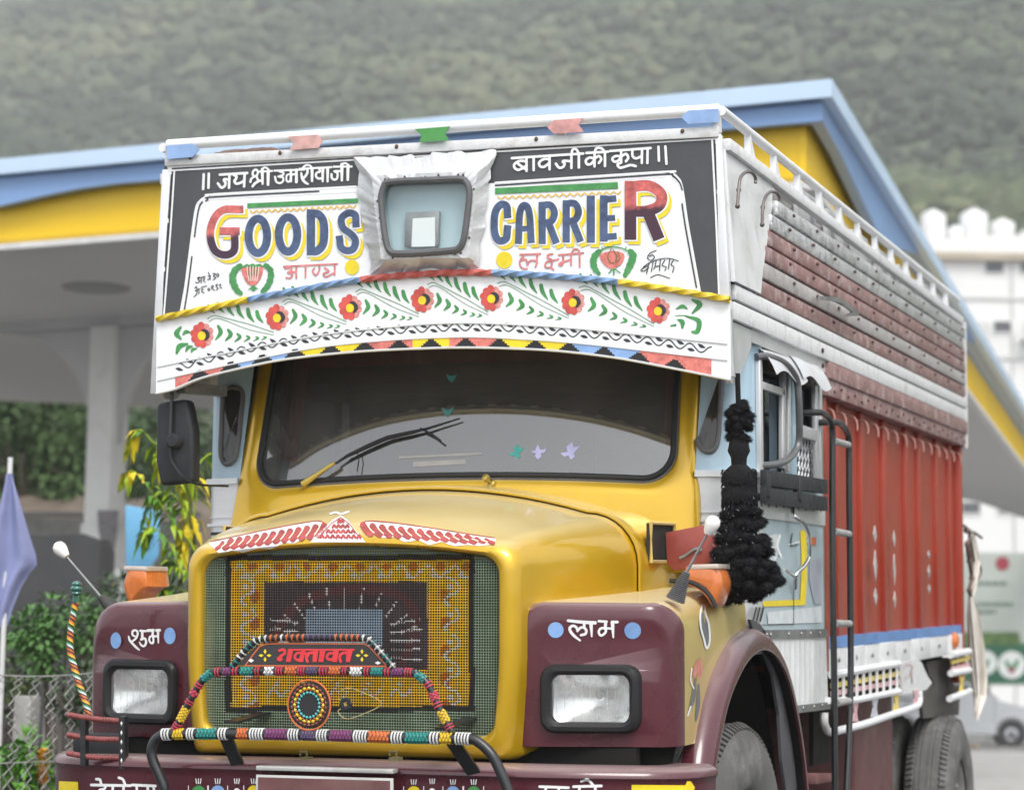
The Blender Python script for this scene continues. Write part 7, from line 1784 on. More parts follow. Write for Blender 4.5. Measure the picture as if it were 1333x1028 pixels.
GM(q).build('cart_wheel', RUBBER, cart)
wD = 34.0
w0, w1 = gat(-120, 672, wD), gat(260, 672, wD); zt_ = w0[2]
lw2 = thing('low_wall', 'low grey concrete wall under the canopy in front of the green trees', 'wall', G((w0[0], w0[1], 0)))
GM(MB().prism([np.array([*w0[:2], 0]), np.array([*w1[:2], 0]), np.array([*w1[:2], zt_]), np.array([*w0[:2], zt_])], y_ax * 0.25)).build('wall_face', mat('grey concrete', (0.36, 0.36, 0.35), 0.8, 0, 0.2, 2, dirt=0.4), lw2, smooth=False)
GM(MB().bar(w0 + up * 0.03, w1 + up * 0.03, 0.34, 0.06)).build('wall_coping', mat('pale coping', (0.36, 0.36, 0.35), 0.8), lw2, smooth=False)
bkp_ = MB(); N_ = 40
e0, e1 = gat(-250, 652, 44), gat(420, 652, 44)
bkp_.grid([[np.array([*(e0 + (e1 - e0) * k / N_ + y_ax * dy)[:2], z_ * (e0[2]) + (0.05 * math.sin(k * 1.3) + 0.03 * math.sin(k * 2.9)) * (z_ > 0.3)]) for k in range(N_ + 1)] for dy, z_ in ((-2.5, 0), (-1.2, 0.55), (0, 0.95), (1.5, 1.05), (6, 1.1))])
ebk = GM(bkp_).build('terrain', mat('reddish earth', (0.13, 0.10, 0.075), 0.95, 0, 0.35, 1.2, bump=0.6, bscale=6)); ebk['kind'] = 'structure'

# ================================================================== foliage
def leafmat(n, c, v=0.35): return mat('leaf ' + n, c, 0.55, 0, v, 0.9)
def leafq(mb, c, d, L, wd, droop=0.0, mi=0):
    """one bent leaf blade of four faces"""
    d = np.array(d, float); d /= np.linalg.norm(d) + 1e-9
    s_ = np.cross(d, (rnd.uniform(-.3, .3), rnd.uniform(-.3, .3), 1.0)); s_ /= np.linalg.norm(s_) + 1e-9
    nrm = np.cross(s_, d)
    a_ = c; m_ = c + d * L * 0.45 + nrm * L * 0.06; t = c + d * L - nrm * L * 0.1 + np.array([0, 0, -droop * L])
    mb.add([a_, m_ + s_ * wd / 2 + nrm * wd * 0.12, t, m_ - s_ * wd / 2 + nrm * wd * 0.12, m_], [(0, 1, 4), (1, 2, 4), (0, 4, 3), (4, 2, 3)], mi)
def crown(mb, c, rad, n, L, clumps=26, sq=0.8):
    cl = []
    for k in range(clumps):
        z_ = rnd.uniform(-0.75, 1); a_ = rnd.uniform(0, 6.283); s_ = math.sqrt(max(0, 1 - z_ * z_)); r_ = rad * rnd.uniform(0.45, 0.95)
        cl.append((c + np.array([r_ * s_ * math.cos(a_), r_ * s_ * math.sin(a_), r_ * z_ * sq]), rad * rnd.uniform(0.2, 0.42)))
    for k in range(n):
        cc_, cr = cl[rnd.randrange(clumps)]; d = np.array([rnd.gauss(0, 1), rnd.gauss(0, 1), rnd.gauss(0, 1)]); d /= np.linalg.norm(d); p = cc_ + d * cr * rnd.uniform(0.55, 1.0) ** 0.5
        leafq(mb, p, d + np.array([0, 0, -0.3]), L * rnd.uniform(0.7, 1.3), L * 0.5)
    return cl
BARK = mat('grey brown bark', (0.12, 0.095, 0.075), 0.9, 0, 0.3, 6, bump=0.6, bscale=20)
def tree(px, py, D, rad, name, label, lm, n=5200, L=0.19, group=None, kindn='tree', sq=0.85):
    c = gat(px, py, D); t = thing(name, label, kindn, G((c[0], c[1], 0)), group)
    q = MB(); cl = crown(q, c, rad, n, L, 30, sq); GM(q).build('crown', lm, t, smooth=False)
    q = MB(); q.tube(sm([np.array([c[0], c[1], 0]), np.array([c[0] + 0.1, c[1], c[2] * 0.5]), c], 4), list(np.linspace(0.14, 0.06, 9)) if True else 0.1, 8)
    for k in range(7): b_ = cl[k][0]; q.tube(sm([np.array([c[0] + 0.08, c[1], c[2] * rnd.uniform(0.55, 0.9)]), (c + b_) / 2 + np.array([0, 0, -0.1 * rad]), b_], 3), 0.03, 6)
    GM(q).build('trunk', BARK, t)
    return t
tree(28, 590, 47, 1.9, 'broadleaf_tree', 'dense green tree behind the low wall at the far left edge', leafmat('mid', (0.070, 0.125, 0.038)))
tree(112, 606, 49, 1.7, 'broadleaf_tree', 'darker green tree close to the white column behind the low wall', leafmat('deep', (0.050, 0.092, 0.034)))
tree(-40, 560, 50, 2.0, 'broadleaf_tree', 'tall green tree cut off by the left edge behind the canopy', leafmat('mid', (0, 0, 0)))
tree(70, 560, 54, 2.2, 'broadleaf_tree', 'yellowish green tree filling the gap under the canopy between its neighbours', leafmat('olive', (0.085, 0.125, 0.04)))
tree(205, 600, 53, 2.0, 'broadleaf_tree', 'dark tree seen between the column and the wing mirror', leafmat('deep', (0, 0, 0)))

# yellow and green compound leaves beside the cab
yD = 12.6
def yp(x, y, d=0.0): return GI(atD([(x, y)], yD + d)[0])
s0_ = yp(262, 850); sap = thing('ailanthus_sapling', 'young plant with drooping yellow and green compound leaves beside the wing mirror', 'plant', G((s0_[0], s0_[1], 0)))
q = MB(); stem = sm([np.array([s0_[0], s0_[1], 0]), s0_, yp(258, 760), yp(250, 690), yp(244, 620), yp(240, 570)], 5); q.tube(stem, list(np.linspace(0.022, 0.008, len(stem))), 8); GM(q).build('stem', mat('green stem', (0.16, 0.18, 0.06), 0.6), sap)
LY, LG, LGG = leafmat('lime', (0.33, 0.47, 0.015), 0.3), leafmat('bright yellow', (0.72, 0.58, 0.01), 0.25), leafmat('fresh green', (0.10, 0.26, 0.03), 0.3)
def frond(pts, cols, n=22, L=0.115, hang=1.0):
    P = sm(pts, 6); P = np.array(P); q = MB(); q.tube(P, list(np.linspace(0.005, 0.002, len(P))), 5)
    for k in range(n):
        t = 0.12 + 0.88 * k / (n - 1); i = min(len(P) - 2, int(t * (len(P) - 1))); c = P[i]; tg = P[i + 1] - P[i]; tg /= np.linalg.norm(tg) + 1e-9
        for sg in (1, -1):
            sd_ = np.cross(tg, (0.2, 0.9, 0.3)); sd_ /= np.linalg.norm(sd_); d = sd_ * sg * 0.55 + tg * 0.45 + np.array([0, 0, -0.75 * hang]) + np.array([rnd.uniform(-.2, .2), rnd.uniform(-.3, .3), rnd.uniform(-.2, .2)])
            leafq(q, c, d, L * (1.05 - 0.35 * t) * rnd.uniform(0.85, 1.15), L * 0.27, 0.15, rnd.choice(cols(t)))
    GM(q).build('frond', [LY, LG, LGG], sap, smooth=False)
frond([yp(250, 690), yp(228, 630), yp(205, 585), yp(184, 560), yp(172, 568), yp(168, 590)], lambda t: [0, 0, 2] if t < 0.6 else [1, 1, 0])
frond([yp(256, 735), yp(225, 680), yp(190, 630), yp(170, 612), yp(160, 630)], lambda t: [2, 2, 0] if t < 0.6 else [0, 1])
frond([yp(258, 760), yp(235, 725), yp(205, 690), yp(190, 690), yp(182, 712)], lambda t: [2, 2, 0])
frond([yp(258, 770), yp(240, 745), yp(222, 728), yp(214, 745), yp(212, 770)], lambda t: [2, 0])
frond([yp(250, 690), yp(256, 640), yp(252, 605), yp(246, 612), yp(243, 640)], lambda t: [1, 1, 0], 10, 0.15, 1.4)
frond([yp(252, 720), yp(248, 680), yp(246, 668), yp(240, 690), yp(238, 715)], lambda t: [1, 0, 1], 9, 0.15, 1.4)
frond([yp(254, 700, 0.2), yp(236, 655, 0.1), yp(214, 640, 0.1), yp(196, 655, 0.1), yp(186, 690, 0.1)], lambda t: [0, 2, 0])
frond([yp(258, 780, -0.1), yp(232, 765), yp(214, 760), yp(200, 775)], lambda t: [2, 2, 0])
frond([yp(250, 660, 0.1), yp(238, 600, 0.1), yp(226, 580, 0.1), yp(212, 590, 0.1), yp(205, 615, 0.1)], lambda t: [0, 0, 1])
frond([yp(240, 570, 0.3), yp(225, 548, 0.4), yp(214, 555, 0.4), yp(208, 590, 0.4)], lambda t: [0, 2])
frond([yp(244, 620, 0.4), yp(275, 590, 0.5), yp(292, 610, 0.6), yp(300, 640, 0.6)], lambda t: [0, 2])
# leafy bush behind the fence
def bush(px, py, D, rad, n, L, name, label, lm, sq=0.8, group=None):
    c = gat(px, py, D); t = thing(name, label, 'bush', G((c[0], c[1], 0)), group); q = MB(); cl = crown(q, c, rad, n, L, 22, sq); GM(q).build('foliage', lm, t, smooth=False)
    q = MB()
    for k in range(10): b_ = cl[k][0]; q.tube(sm([np.array([c[0] + rnd.uniform(-.05, .05), c[1], 0]), (np.array([c[0], c[1], c[2] * 0.6]) + b_) / 2, b_], 3), 0.008, 5)
    GM(q).build('twigs', BARK, t)
bush(82, 832, 14.0, 0.30, 1500, 0.055, 'leafy_bush', 'bright green bush behind the wire fence beside the beaded rod', leafmat('bright', (0.085, 0.20, 0.045)))
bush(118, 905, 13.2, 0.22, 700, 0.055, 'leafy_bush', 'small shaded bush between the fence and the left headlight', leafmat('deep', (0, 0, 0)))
bush(30, 1000, 12.2, 0.20, 300, 0.085, 'leafy_bush', 'broad leaved green plant growing through the foot of the wire fence', leafmat('fresh green', (0, 0, 0)))
bush(8, 900, 14.5, 0.30, 800, 0.06, 'leafy_bush', 'dull green shrub at the left edge behind the fence', leafmat('olive', (0, 0, 0)))
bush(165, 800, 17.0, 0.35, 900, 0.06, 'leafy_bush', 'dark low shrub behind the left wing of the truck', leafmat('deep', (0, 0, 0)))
m0 = gat(56, 998, 12.0); mg = thing('marigold_bloom', 'blurred orange yellow flower spike in front of the green plant by the fence', 'flower', G((m0[0], m0[1], 0)))
q = MB().tube([np.array([m0[0], m0[1], 0]), m0 + up * -0.09], 0.005, 6); GM(q).build('flower_stem', mat('green stem', (0, 0, 0)), mg)
q = MB()
for k in range(150): a_ = rnd.uniform(0, 6.283); h = rnd.uniform(-0.09, 0.085); leafq(q, m0 + np.array([0.012 * math.cos(a_), 0.012 * math.sin(a_), h]), (math.cos(a_), math.sin(a_), 0.5), 0.028, 0.014)
GM(q).build('petals', mat('marigold petal', (0.62, 0.30, 0.01), 0.6, 0, 0.2, 30), mg, smooth=False)

# chain-link fence, its posts and stones
fD = 11.2
f0, f1 = gat(-70, 870, fD), gat(150, 880, fD + 0.5)
fen = thing('wire_fence', 'rusty chain link fence sagging at the left in front of the plants', 'fence', G((f0[0], f0[1], 0)))
fu = f1 - f0; fu[2] = 0; Lf = np.linalg.norm(fu); fu /= Lf; zt_ = f0[2]; dm_ = 0.096
q = MB(); rows_n = int(zt_ / (dm_ / 2)) + 1; wob = lambda s, j: np.array([0, 0, -0.02 * math.sin(s * 3.0) - 0.012 * math.sin(j * 1.7 + s * 5)]) + np.array([0, 0.02 * math.sin(j * 0.9 + s * 4), 0])
for k in range(int(Lf / dm_) + 1):
    for sg in (0, 1):
        pts = []
        for j in range(rows_n + 1):
            s = (k + 0.5 * ((j + sg) % 2)) * dm_ + (0.10 * (zt_ - j * dm_ / 2)) * 0.35; p = f0 + fu * s; pts.append(np.array([p[0], p[1], zt_ - j * dm_ / 2]) + wob(s, j) + np.array([0, 0.004 * (1 if sg else -1), 0]))
        q.tube(pts, 0.0032, 5, cap=False)
GM(q).build('chain_mesh', mat('weathered wire', (0.46, 0.45, 0.43), 0.5, 0.5, 0.25, 20), fen)
q = MB()
for dz in (0.0, 0.42): q.tube([f0 + fu * s + np.array([0, 0, -dz]) + wob(s, dz * 20) for s in np.linspace(0, Lf, 24)], 0.0035, 6)
GM(q).build('tension_wire', mat('weathered wire', (0, 0, 0)), fen)
for px, py, D, wd, lb in ((32, 905, 13.5, 0.055, 'short grey stone post behind the fence nearest the left edge'), (70, 880, 14.2, 0.05, 'taller pale stone post behind the fence left of the beaded rod')):
    c = gat(px, py, D); q = MB(); q.prism([np.array([c[0] - wd, c[1] - wd, 0]), np.array([c[0] + wd, c[1] - wd, 0]), np.array([c[0] + wd, c[1] + wd, 0]), np.array([c[0] - wd, c[1] + wd, 0])], (0.02, 0, c[2]))
    o = GM(q).build('stone_post', mat('weathered stone', (0.34, 0.33, 0.31), 0.85, 0, 0.25, 5, bump=0.5, bscale=25, dirt=0.4), None, bevel=0.01); tag(o, lb, 'post', 'stone posts behind the fence')
c = gat(5, 812, 13.0); q = MB().tube([np.array([c[0], c[1], 0]), c + np.array([0, 0, 0.9])], 0.014, 8)
# pennant
fg = thing('blue_pennant', 'drooping lilac blue pennant on a thin pole at the left edge', 'flag', G((c[0], c[1], 0)))
GM(q).build('pole', mat('white pole', (0.68, 0.68, 0.68), 0.5), fg)
FD = 13.0
oln = [(616, 8, 16), (630, 6, 19), (650, 2, 25), (675, -3, 32), (700, -6, 39), (722, -8, 46), (735, -9, 47), (745, -10, 38), (765, -11, 26), (790, -12, 16), (815, -12, 9)]
rows = []
for y, xa, xb in oln:
    r_ = []
    for k in range(21):
        t = k / 20; p = GI(atD([(xa + (xb - xa) * t, y)], FD)[0]); dep = 0.022 * math.sin(t * 9 + y * 0.015) * min(1, (xb - xa) / 30); p = p + np.array([CF[0], CF[1], 0]) * dep; r_.append(p)
    rows.append(r_)
GM(MB().grid(rows)).build('cloth', mat('lilac blue cloth', (0.27, 0.30, 0.52), 0.8, 0, 0.1, 5), fg, ang=80)

# ================================================================== right: apartment block, hoarding, car
bD = 118.0
b0 = gat(1178, 500, bD); b1 = gat(1480, 500, bD); bu = b1 - b0; bu[2] = 0; BW = np.linalg.norm(bu); bu /= BW; bn = np.array([-bu[1], bu[0], 0])
zr = gat(1300, 327, bD)[2]
apt = thing('apartment_block', 'white apartment block with small dark windows beyond the canopy on the right', 'building', G((b0[0], b0[1], 0)))
AW = mat('white wall plaster', (0.76, 0.76, 0.75), 0.7, 0, 0.05, 0.3, dirt=0.2, dcol=(0.5, 0.49, 0.46), dscale=0.3)
def gbx(a, d0, z0_, a2, d1, z1_):
    P = [b0 + bu * a + bn * d0, b0 + bu * a2 + bn * d0, b0 + bu * a2 + bn * d1, b0 + bu * a + bn * d1]; return [np.array([p[0], p[1], z0_]) for p in P], (0, 0, z1_ - z0_)
q = MB(); q.prism(*gbx(0, 0, -1, BW, 9, zr - 0.35)); GM(q).build('wall', AW, apt, smooth=False)
q = MB(); q.prism(*gbx(-0.3, -0.45, zr - 0.35, BW + 0.3, 9.3, zr)); GM(q).build('roof_slab', mat('stained slab edge', (0.46, 0.40, 0.31), 0.8, 0, 0.2, 0.5), apt, smooth=False)
q = MB(); q.prism(*gbx(0, 0, zr, 3.0, 0.2, zr + 0.75)); q.prism(*gbx(3.0, 0, zr, BW, 0.2, zr + 0.95)); q.prism(*gbx(0.6, 4.5, zr, 4.4, 6, zr + 1.45)); q.prism(*gbx(6.0, 1, zr, 9, 5, zr + 1.4)); GM(q).build('parapet', AW, apt, smooth=False)
WD_ = mat('dim window pane', (0.10, 0.10, 0.115), 0.3, 0, 0.2, 0.5)
for r_, y in enumerate((345, 424, 503, 582, 662)):
    for x in (1214, 1260, 1307, 1353, 1400):
        if r_ == 0 and x in (1214, 1260): continue
        xx = x - (9 if r_ == 0 else 0); p = gat(xx, y, bD); a_ = (p - b0) @ bu; z_ = p[2]
        q = MB()
        for A2 in ((a_ - 0.52, z_ - 0.36, a_ + 0.52, z_ - 0.28), (a_ - 0.52, z_ + 0.26, a_ + 0.52, z_ + 0.34), (a_ - 0.52, z_ - 0.28, a_ - 0.44, z_ + 0.26), (a_ + 0.44, z_ - 0.28, a_ + 0.52, z_ + 0.26)): q.prism(*gbx(A2[0], -0.08, A2[1], A2[2], 0.02, A2[3]))
        wn = GM(q).build('window', AW, apt, smooth=False)
        q = MB().prism(*gbx(a_ - 0.44, -0.02, z_ - 0.28, a_ + 0.44, 0.01, z_ + 0.26)); GM(q).build('pane', WD_, wn, smooth=False)
q = MB()
for y in (385, 464, 543, 622): z_ = gat(1300, y, bD)[2]; q.prism(*gbx(0, -0.10, z_ - 0.12, BW, 0.01, z_ + 0.06))
for y, xa, xb in ((430, 1225, 1285), (509, 1225, 1285), (588, 1320, 1380), (430, 1330, 1390)):
    pa, pb = gat(xa, y, bD), gat(xb, y, bD); a1, a2 = (pa - b0) @ bu, (pb - b0) @ bu; q.prism(*gbx(a1, -0.9, pa[2] - 0.55, a2, -0.8, pa[2] + 0.35)); q.prism(*gbx(a1, -0.8, pa[2] - 0.55, a2, -0.02, pa[2] - 0.42))
GM(q).build('balcony', mat('pale grey plaster', (0.60, 0.60, 0.59), 0.8), apt, smooth=False)
q = MB()
for k in range(3): q.prism(*gbx(1.0 + k * 4.2, -0.06, 0, 1.12 + k * 4.2, 0.01, zr - 0.5))
GM(q).build('drain_pipe', mat('grey pipe', (0.5, 0.5, 0.5), 0.6), apt, smooth=False)
TW = mat('white tank plastic', (0.80, 0.80, 0.80), 0.4, 0, 0.03, 1)
for (x, w_, yt, yb_, lb) in ((1215, 34, 272, 322, 'leftmost white water tank on the roof of the apartment block'), (1268, 37, 271, 312, 'domed white water tank in the middle of the apartment roof'), (1305, 33, 284, 325, 'lowest white water tank nearest the right end of the apartment roof'), (1244, 24, 293, 326, 'small white tank between the two taller roof tanks')):
    p = gat(x, yb_, bD + 2.5); tz = gat(x, yt, bD + 2.5)[2]; r_ = w_ / 2 * bD / FOC; z0_ = zr + 0.004 if True else p[2]; h = tz - z0_
    t = thing('water_tank', lb, 'water tank', G((p[0], p[1], z0_)), 'water tanks on the apartment roof')
    q = MB(); pr_ = [(0, 0), (r_, 0), (r_, h * 0.2)]
    for k in range(5): pr_ += [(r_ * 1.0, h * (0.2 + 0.1 * k)), (r_ * 1.03, h * (0.23 + 0.1 * k)), (r_, h * (0.26 + 0.1 * k))]
    pr_ += [(r_ * 1.0, h * 0.84), (r_ * 0.94, h * 0.90), (r_ * 0.6, h * 0.945), (r_ * 0.3, h * 0.95)]; q.lathe(pr_, np.array([p[0], p[1], z0_]), (0, 0, 1), 28); GM(q).build('tank_body', TW, t, ang=40)
    q = MB().lathe([(r_ * 0.3, h * 0.93), (r_ * 0.31, h), (0, h * 1.01)], np.array([p[0], p[1], z0_]), (0, 0, 1), 20); GM(q).build('tank_lid', TW, t, ang=40)

hD = 62.0
h0, h1 = gat(1236, 718, hD), gat(1440, 712, hD); zb_, zt_ = gat(1300, 892, hD)[2], h0[2]
hu = h1 - h0; hu[2] = 0; hu /= np.linalg.norm(hu); hn = np.array([-hu[1], hu[0], 0]); hn = hn if hn @ (GC - h0) > 0 else -hn
hrd = thing('roadside_hoarding', 'pale green hoarding with a dark green foot and white round emblem behind the silver car', 'hoarding', G((h0[0], h0[1], 0)))
def hq(pts, off=0.01): return [gplane(x, y, h0 + hn * off, hn) for x, y in pts]
GM(MB().prism([np.array([*h0[:2], zb_]), np.array([*h1[:2], zb_]), np.array([*h1[:2], zt_]), np.array([*h0[:2], zt_])], -hn * 0.12)).build('hoarding_panel', mat('pale sage print', (0.42, 0.46, 0.42), 0.55, 0, 0.08, 0.6), hrd, smooth=False)
GM(MB().prism(hq([(1236, 838), (1440, 836), (1440, 889), (1236, 889)]), -hn * 0.006)).build('green_band', mat('deep green print', (0.018, 0.115, 0.06), 0.5), hrd, smooth=False)
GM(MB().prism(hq([(1236, 823), (1326, 822), (1330, 839), (1236, 840)], 0.014), -hn * 0.005)).build('hedge_print', mat('hedge print', (0.09, 0.16, 0.05), 0.6, 0, 0.5, 4), hrd, smooth=False)
def disc(cx, cy, r, off): return hq([(cx + r * math.cos(a_), cy + r * math.sin(a_)) for a_ in np.linspace(0, 2 * math.pi, 24, endpoint=False)], off)
q = MB().prism(disc(1317, 865, 18, 0.016), -hn * 0.004).prism(disc(1282, 862, 16, 0.016), -hn * 0.004); GM(q).build('emblem_disc', mat('emblem white', (0.72, 0.74, 0.72), 0.5), hrd, smooth=False)
q = MB().prism(hq([(1307, 858), (1313, 860), (1317, 868), (1321, 860), (1328, 856), (1324, 868), (1317, 876), (1311, 869)], 0.022), -hn * 0.004).prism(hq([(1276, 856), (1284, 860), (1290, 856), (1284, 870)], 0.022), -hn * 0.004); GM(q).build('emblem_leaf', mat('emblem green', (0.03, 0.20, 0.07), 0.5), hrd, smooth=False)
GM(MB().prism(disc(1317, 872, 4, 0.026), -hn * 0.003).prism(disc(1305, 733, 9, 0.02), -hn * 0.004)).build('emblem_dot', mat('print maroon', (0.30, 0.04, 0.06), 0.5), hrd, smooth=False)
q = MB()
for x0_, x1_, y in ((1272, 1310, 759), (1272, 1318, 786), (1272, 1296, 796)):
    x = x0_
    while x < x1_:
        w_ = rnd.uniform(4, 9); q.prism(hq([(x, y - 2.2), (min(x + w_, x1_), y - 2.2), (min(x + w_, x1_), y + 2.2), (x, y + 2.2)], 0.016), -hn * 0.004); x += w_ + 2
GM(q).build('print_lines', mat('print slate green', (0.10, 0.16, 0.12), 0.6), hrd, smooth=False)
q = MB()
for s in (1.0, 2.4, 3.6): p = h0 + hu * s - hn * 0.2; q.tube([np.array([p[0], p[1], 0]), np.array([p[0], p[1], zt_])], 0.05, 8)
GM(q).build('hoarding_post', STEEL, hrd)

cDp = 55.0
wc_ = gat(1317, 960, cDp); sc_c = 1.0
car = thing('parked_car', 'silver hatchback parked side on under the hoarding on the right', 'car', G((wc_[0] - 1, wc_[1], 0)))
cu = np.array([CR[0], CR[1], 0]); cu /= np.linalg.norm(cu); cu = cu * math.cos(0.12) + np.array([-cu[1], cu[0], 0]) * math.sin(0.12) * -1; cv_ = np.array([-cu[1], cu[0], 0])
def cp3(x, y, z): return np.array([wc_[0], wc_[1], 0]) + cu * x + cv_ * y + up * z
SILV = mat('silver car paint', (0.38, 0.39, 0.40), 0.3, 0.5, 0.04, 2, coat=0.6)
side = [(-3.15, 0.42), (-3.2, 0.75), (-3.12, 0.98), (-2.95, 1.12), (-2.55, 1.40), (-2.2, 1.47), (-1.5, 1.49), (-1.0, 1.45), (-0.65, 1.30), (-0.25, 1.02), (0.05, 0.95), (0.45, 0.86), (0.68, 0.72), (0.74, 0.5), (0.70, 0.30), (0.40, 0.24), (-2.8, 0.24)]
def ins(p, y):   # tumblehome
    x, z = p; t = max(0, (z - 0.95) / 0.55); return y
rows = []
for y, e in ((0.0, 0.10), (0.03, 0.04), (0.10, 0.0), (0.8, -0.02), (1.5, 0.0), (1.57, 0.04), (1.60, 0.10)):
    r_ = []
    for x, z in side:
        yy = y; t = max(0, (z - 0.92) / 0.55) * 0.20; yy = 0.8 + (y - 0.8) * (1 - t); xx = -1.2 + (x + 1.2) * (1 - e * 0.25); z2 = 0.8 + (z - 0.8) * (1 - e * 0.35); r_.append(cp3(xx, yy, z2))
    rows.append(r_)
q = MB().grid(rows, closed=True); n = len(side); q.add(rows[0], [tuple(range(n))]); q.add(rows[-1], [tuple(range(n))[::-1]])
body = GM(q).build('body', SILV, car, ang=60)
for nm_, pol in (('front_side_window', [(-0.42, 1.0), (-0.78, 1.28), (-1.05, 1.38), (-1.35, 1.40), (-1.35, 1.0)]), ('rear_side_window', [(-1.43, 1.0), (-1.43, 1.40), (-2.1, 1.39), (-2.45, 1.27), (-2.6, 1.02)])):
    q = MB().prism([cp3(x, 0.03 + max(0, (z - 0.92) / 0.55) * 0.135 - 0.012, z) for x, z in pol], cv_ * 0.03); GM(q).build(nm_, mat('tinted car glass', (0.03, 0.03, 0.035), 0.08), body, smooth=False)
q = MB().prism([cp3(-0.62, 0.25, 1.31), cp3(-0.62, 1.35, 1.31), cp3(-0.28, 1.45, 1.05), cp3(-0.28, 0.15, 1.05)], up * 0.015); GM(q).build('windscreen', mat('tinted car glass', (0, 0, 0)), body, smooth=False)
q = MB()
for x in (-0.38, -1.39, -2.35): q.prism([cp3(x, 0.012, 0.35), cp3(x + 0.012, 0.012, 0.35), cp3(x + 0.012, 0.022, 0.98), cp3(x, 0.022, 0.98)], cv_ * 0.02)
GM(q).build('door_seams', mat('dark seam', (0.08, 0.08, 0.08), 0.6), body, smooth=False)
q = MB().ball(cp3(0.62, 0.22, 0.70), (0.10, 0.10, 0.07), 12, 8); GM(q).build('headlight', REFLM, body)
for x in (0.0, -2.4):
    for y in (-0.015, 1.43):
        q = MB().lathe([(0.17, 0.0), (0.20, -0.01), (0.27, -0.008), (0.295, 0.02), (0.295, 0.16), (0.2, 0.17)], cp3(x, y, 0.295), cv_, 32); wh = GM(q).build('wheel', mat('car tyre', (0.03, 0.03, 0.032), 0.7), car, ang=40)
        q = MB().lathe([(0.0, 0.01), (0.05, 0.0), (0.07, 0.015), (0.12, 0.03), (0.17, 0.008), (0.175, 0.03)], cp3(x, y, 0.295), cv_, 24); GM(q).build('rim', mat('grey rim', (0.17, 0.17, 0.18), 0.4, 0.6), wh)
        q = MB().lathe([(0.30, 0.0), (0.345, -0.004), (0.345, 0.05), (0.30, 0.05)], cp3(x, y + 0.004, 0.31), cv_, 32); GM(q).build('wheel_arch', mat('dark seam', (0, 0, 0)), body, ang=40)
# stones at the road edge
for k, (x, y, s, lb) in enumerate(((1257, 972, 0.10, 'reddish stone beside the rear of the silver car'), (1270, 976, 0.08, 'smaller buff stone lying under the silver car sill'))):
    c = gat(x, y, 52); q = MB().ball((c[0], c[1], s * 0.5), (s * 1.3, s, s * 0.7), 10, 7, noise=0.3); o = GM(q).build('kerb_stone', mat('buff stone' if k else 'red stone', (0.32, 0.26, 0.2) if k else (0.32, 0.15, 0.11), 0.9)); tag(o, lb, 'stone')

# ================================================================== wooded hill and the air in front of it
rs = np.random.RandomState(5)
def hz(x, y):
    return np.maximum(0, y - 135) * 0.43 + 5.0 * np.sin(x * 0.021 + 1.0) * np.clip((y - 150) / 100, 0, 1) + 6 * np.sin(y * 0.035 + x * 0.012) * np.clip((y - 160) / 80, 0, 1) + 2.5 * np.sin(x * 0.07 + y * 0.05) * np.clip((y - 150) / 60, 0, 1)
hx, hy = np.linspace(-520, 520, 105), np.linspace(132, 800, 92)
hm = MB().grid([[(x, y, float(hz(x, y)) - 0.2) for x in hx] for y in hy])
hl_ = GM(hm).build('hill', mat('hill scrub', (0.085, 0.105, 0.055), 0.95, 0, 0.4, 0.06)); hl_['kind'] = 'structure'
ico = bmesh.new(); bmesh.ops.create_icosphere(ico, subdivisions=2, radius=1.0); iv = np.array([v.co[:] for v in ico.verts]); ifc = np.array([[v.index for v in f.verts] for f in ico.faces]); ico.free()
Vs, Fs, Ms = [], [], []
cnt_ = 0
for k in range(24000):
    y = 140 + 500 * rs.rand() ** 1.2; x = -0.345 * y + (rs.rand() - 0.5) * (1.0 * y + 60)
    r_ = rs.uniform(0.8, 2.0) * (1.35 if rs.rand() < 0.12 else 1.0); c = np.array([x, y, float(hz(x, y)) + r_ * 0.35])
    v = iv * (1 + 0.9 * (rs.rand(len(iv), 1) - 0.5)) * np.array([r_ * rs.uniform(0.9, 1.3), r_, r_ * rs.uniform(0.65, 1.0)]) + c
    yv = v[:, 1] - GO[1]; v = np.stack([v[:, 0], GO[1] + yv * math.cos(TILT) - v[:, 2] * math.sin(TILT), GO[2] + yv * math.sin(TILT) + v[:, 2] * math.cos(TILT)], 1)
    Vs.append(v); Fs.append(ifc + cnt_); cnt_ += len(iv); Ms.append(np.full(len(ifc), int(np.clip(1.5 + 1.3 * math.sin(x * 0.045 + 2 * math.sin(y * 0.02)) + 0.9 * math.sin(y * 0.09 + x * 0.03) + rs.randn() * 0.8, 0, 3.99))))
Vs, Fs, Ms = np.concatenate(Vs), np.concatenate(Fs), np.concatenate(Ms)
me = bpy.data.meshes.new('hill_woods'); me.vertices.add(len(Vs)); me.vertices.foreach_set('co', Vs.ravel()); me.loops.add(Fs.size); me.loops.foreach_set('vertex_index', Fs.ravel()); me.polygons.add(len(Fs)); me.polygons.foreach_set('loop_start', np.arange(len(Fs)) * 3); me.polygons.foreach_set('loop_total', np.full(len(Fs), 3))
for n_, c_ in (('wood d', (0.040, 0.058, 0.034)), ('wood a', (0.068, 0.094, 0.048)), ('wood b', (0.092, 0.118, 0.058)), ('wood c', (0.135, 0.152, 0.078))): me.materials.append(mat(n_, c_, 0.9, 0, 0.4, 0.5))
me.polygons.foreach_set('material_index', Ms.astype(np.int32)); me.update(calc_edges=True); me.validate()
hw = bpy.data.objects.new('hill_woods', me); COL.objects.link(hw)
tag(hw, 'hazy green woodland covering the whole hillside behind the canopy', 'woodland', kind='stuff')
HAZE = True
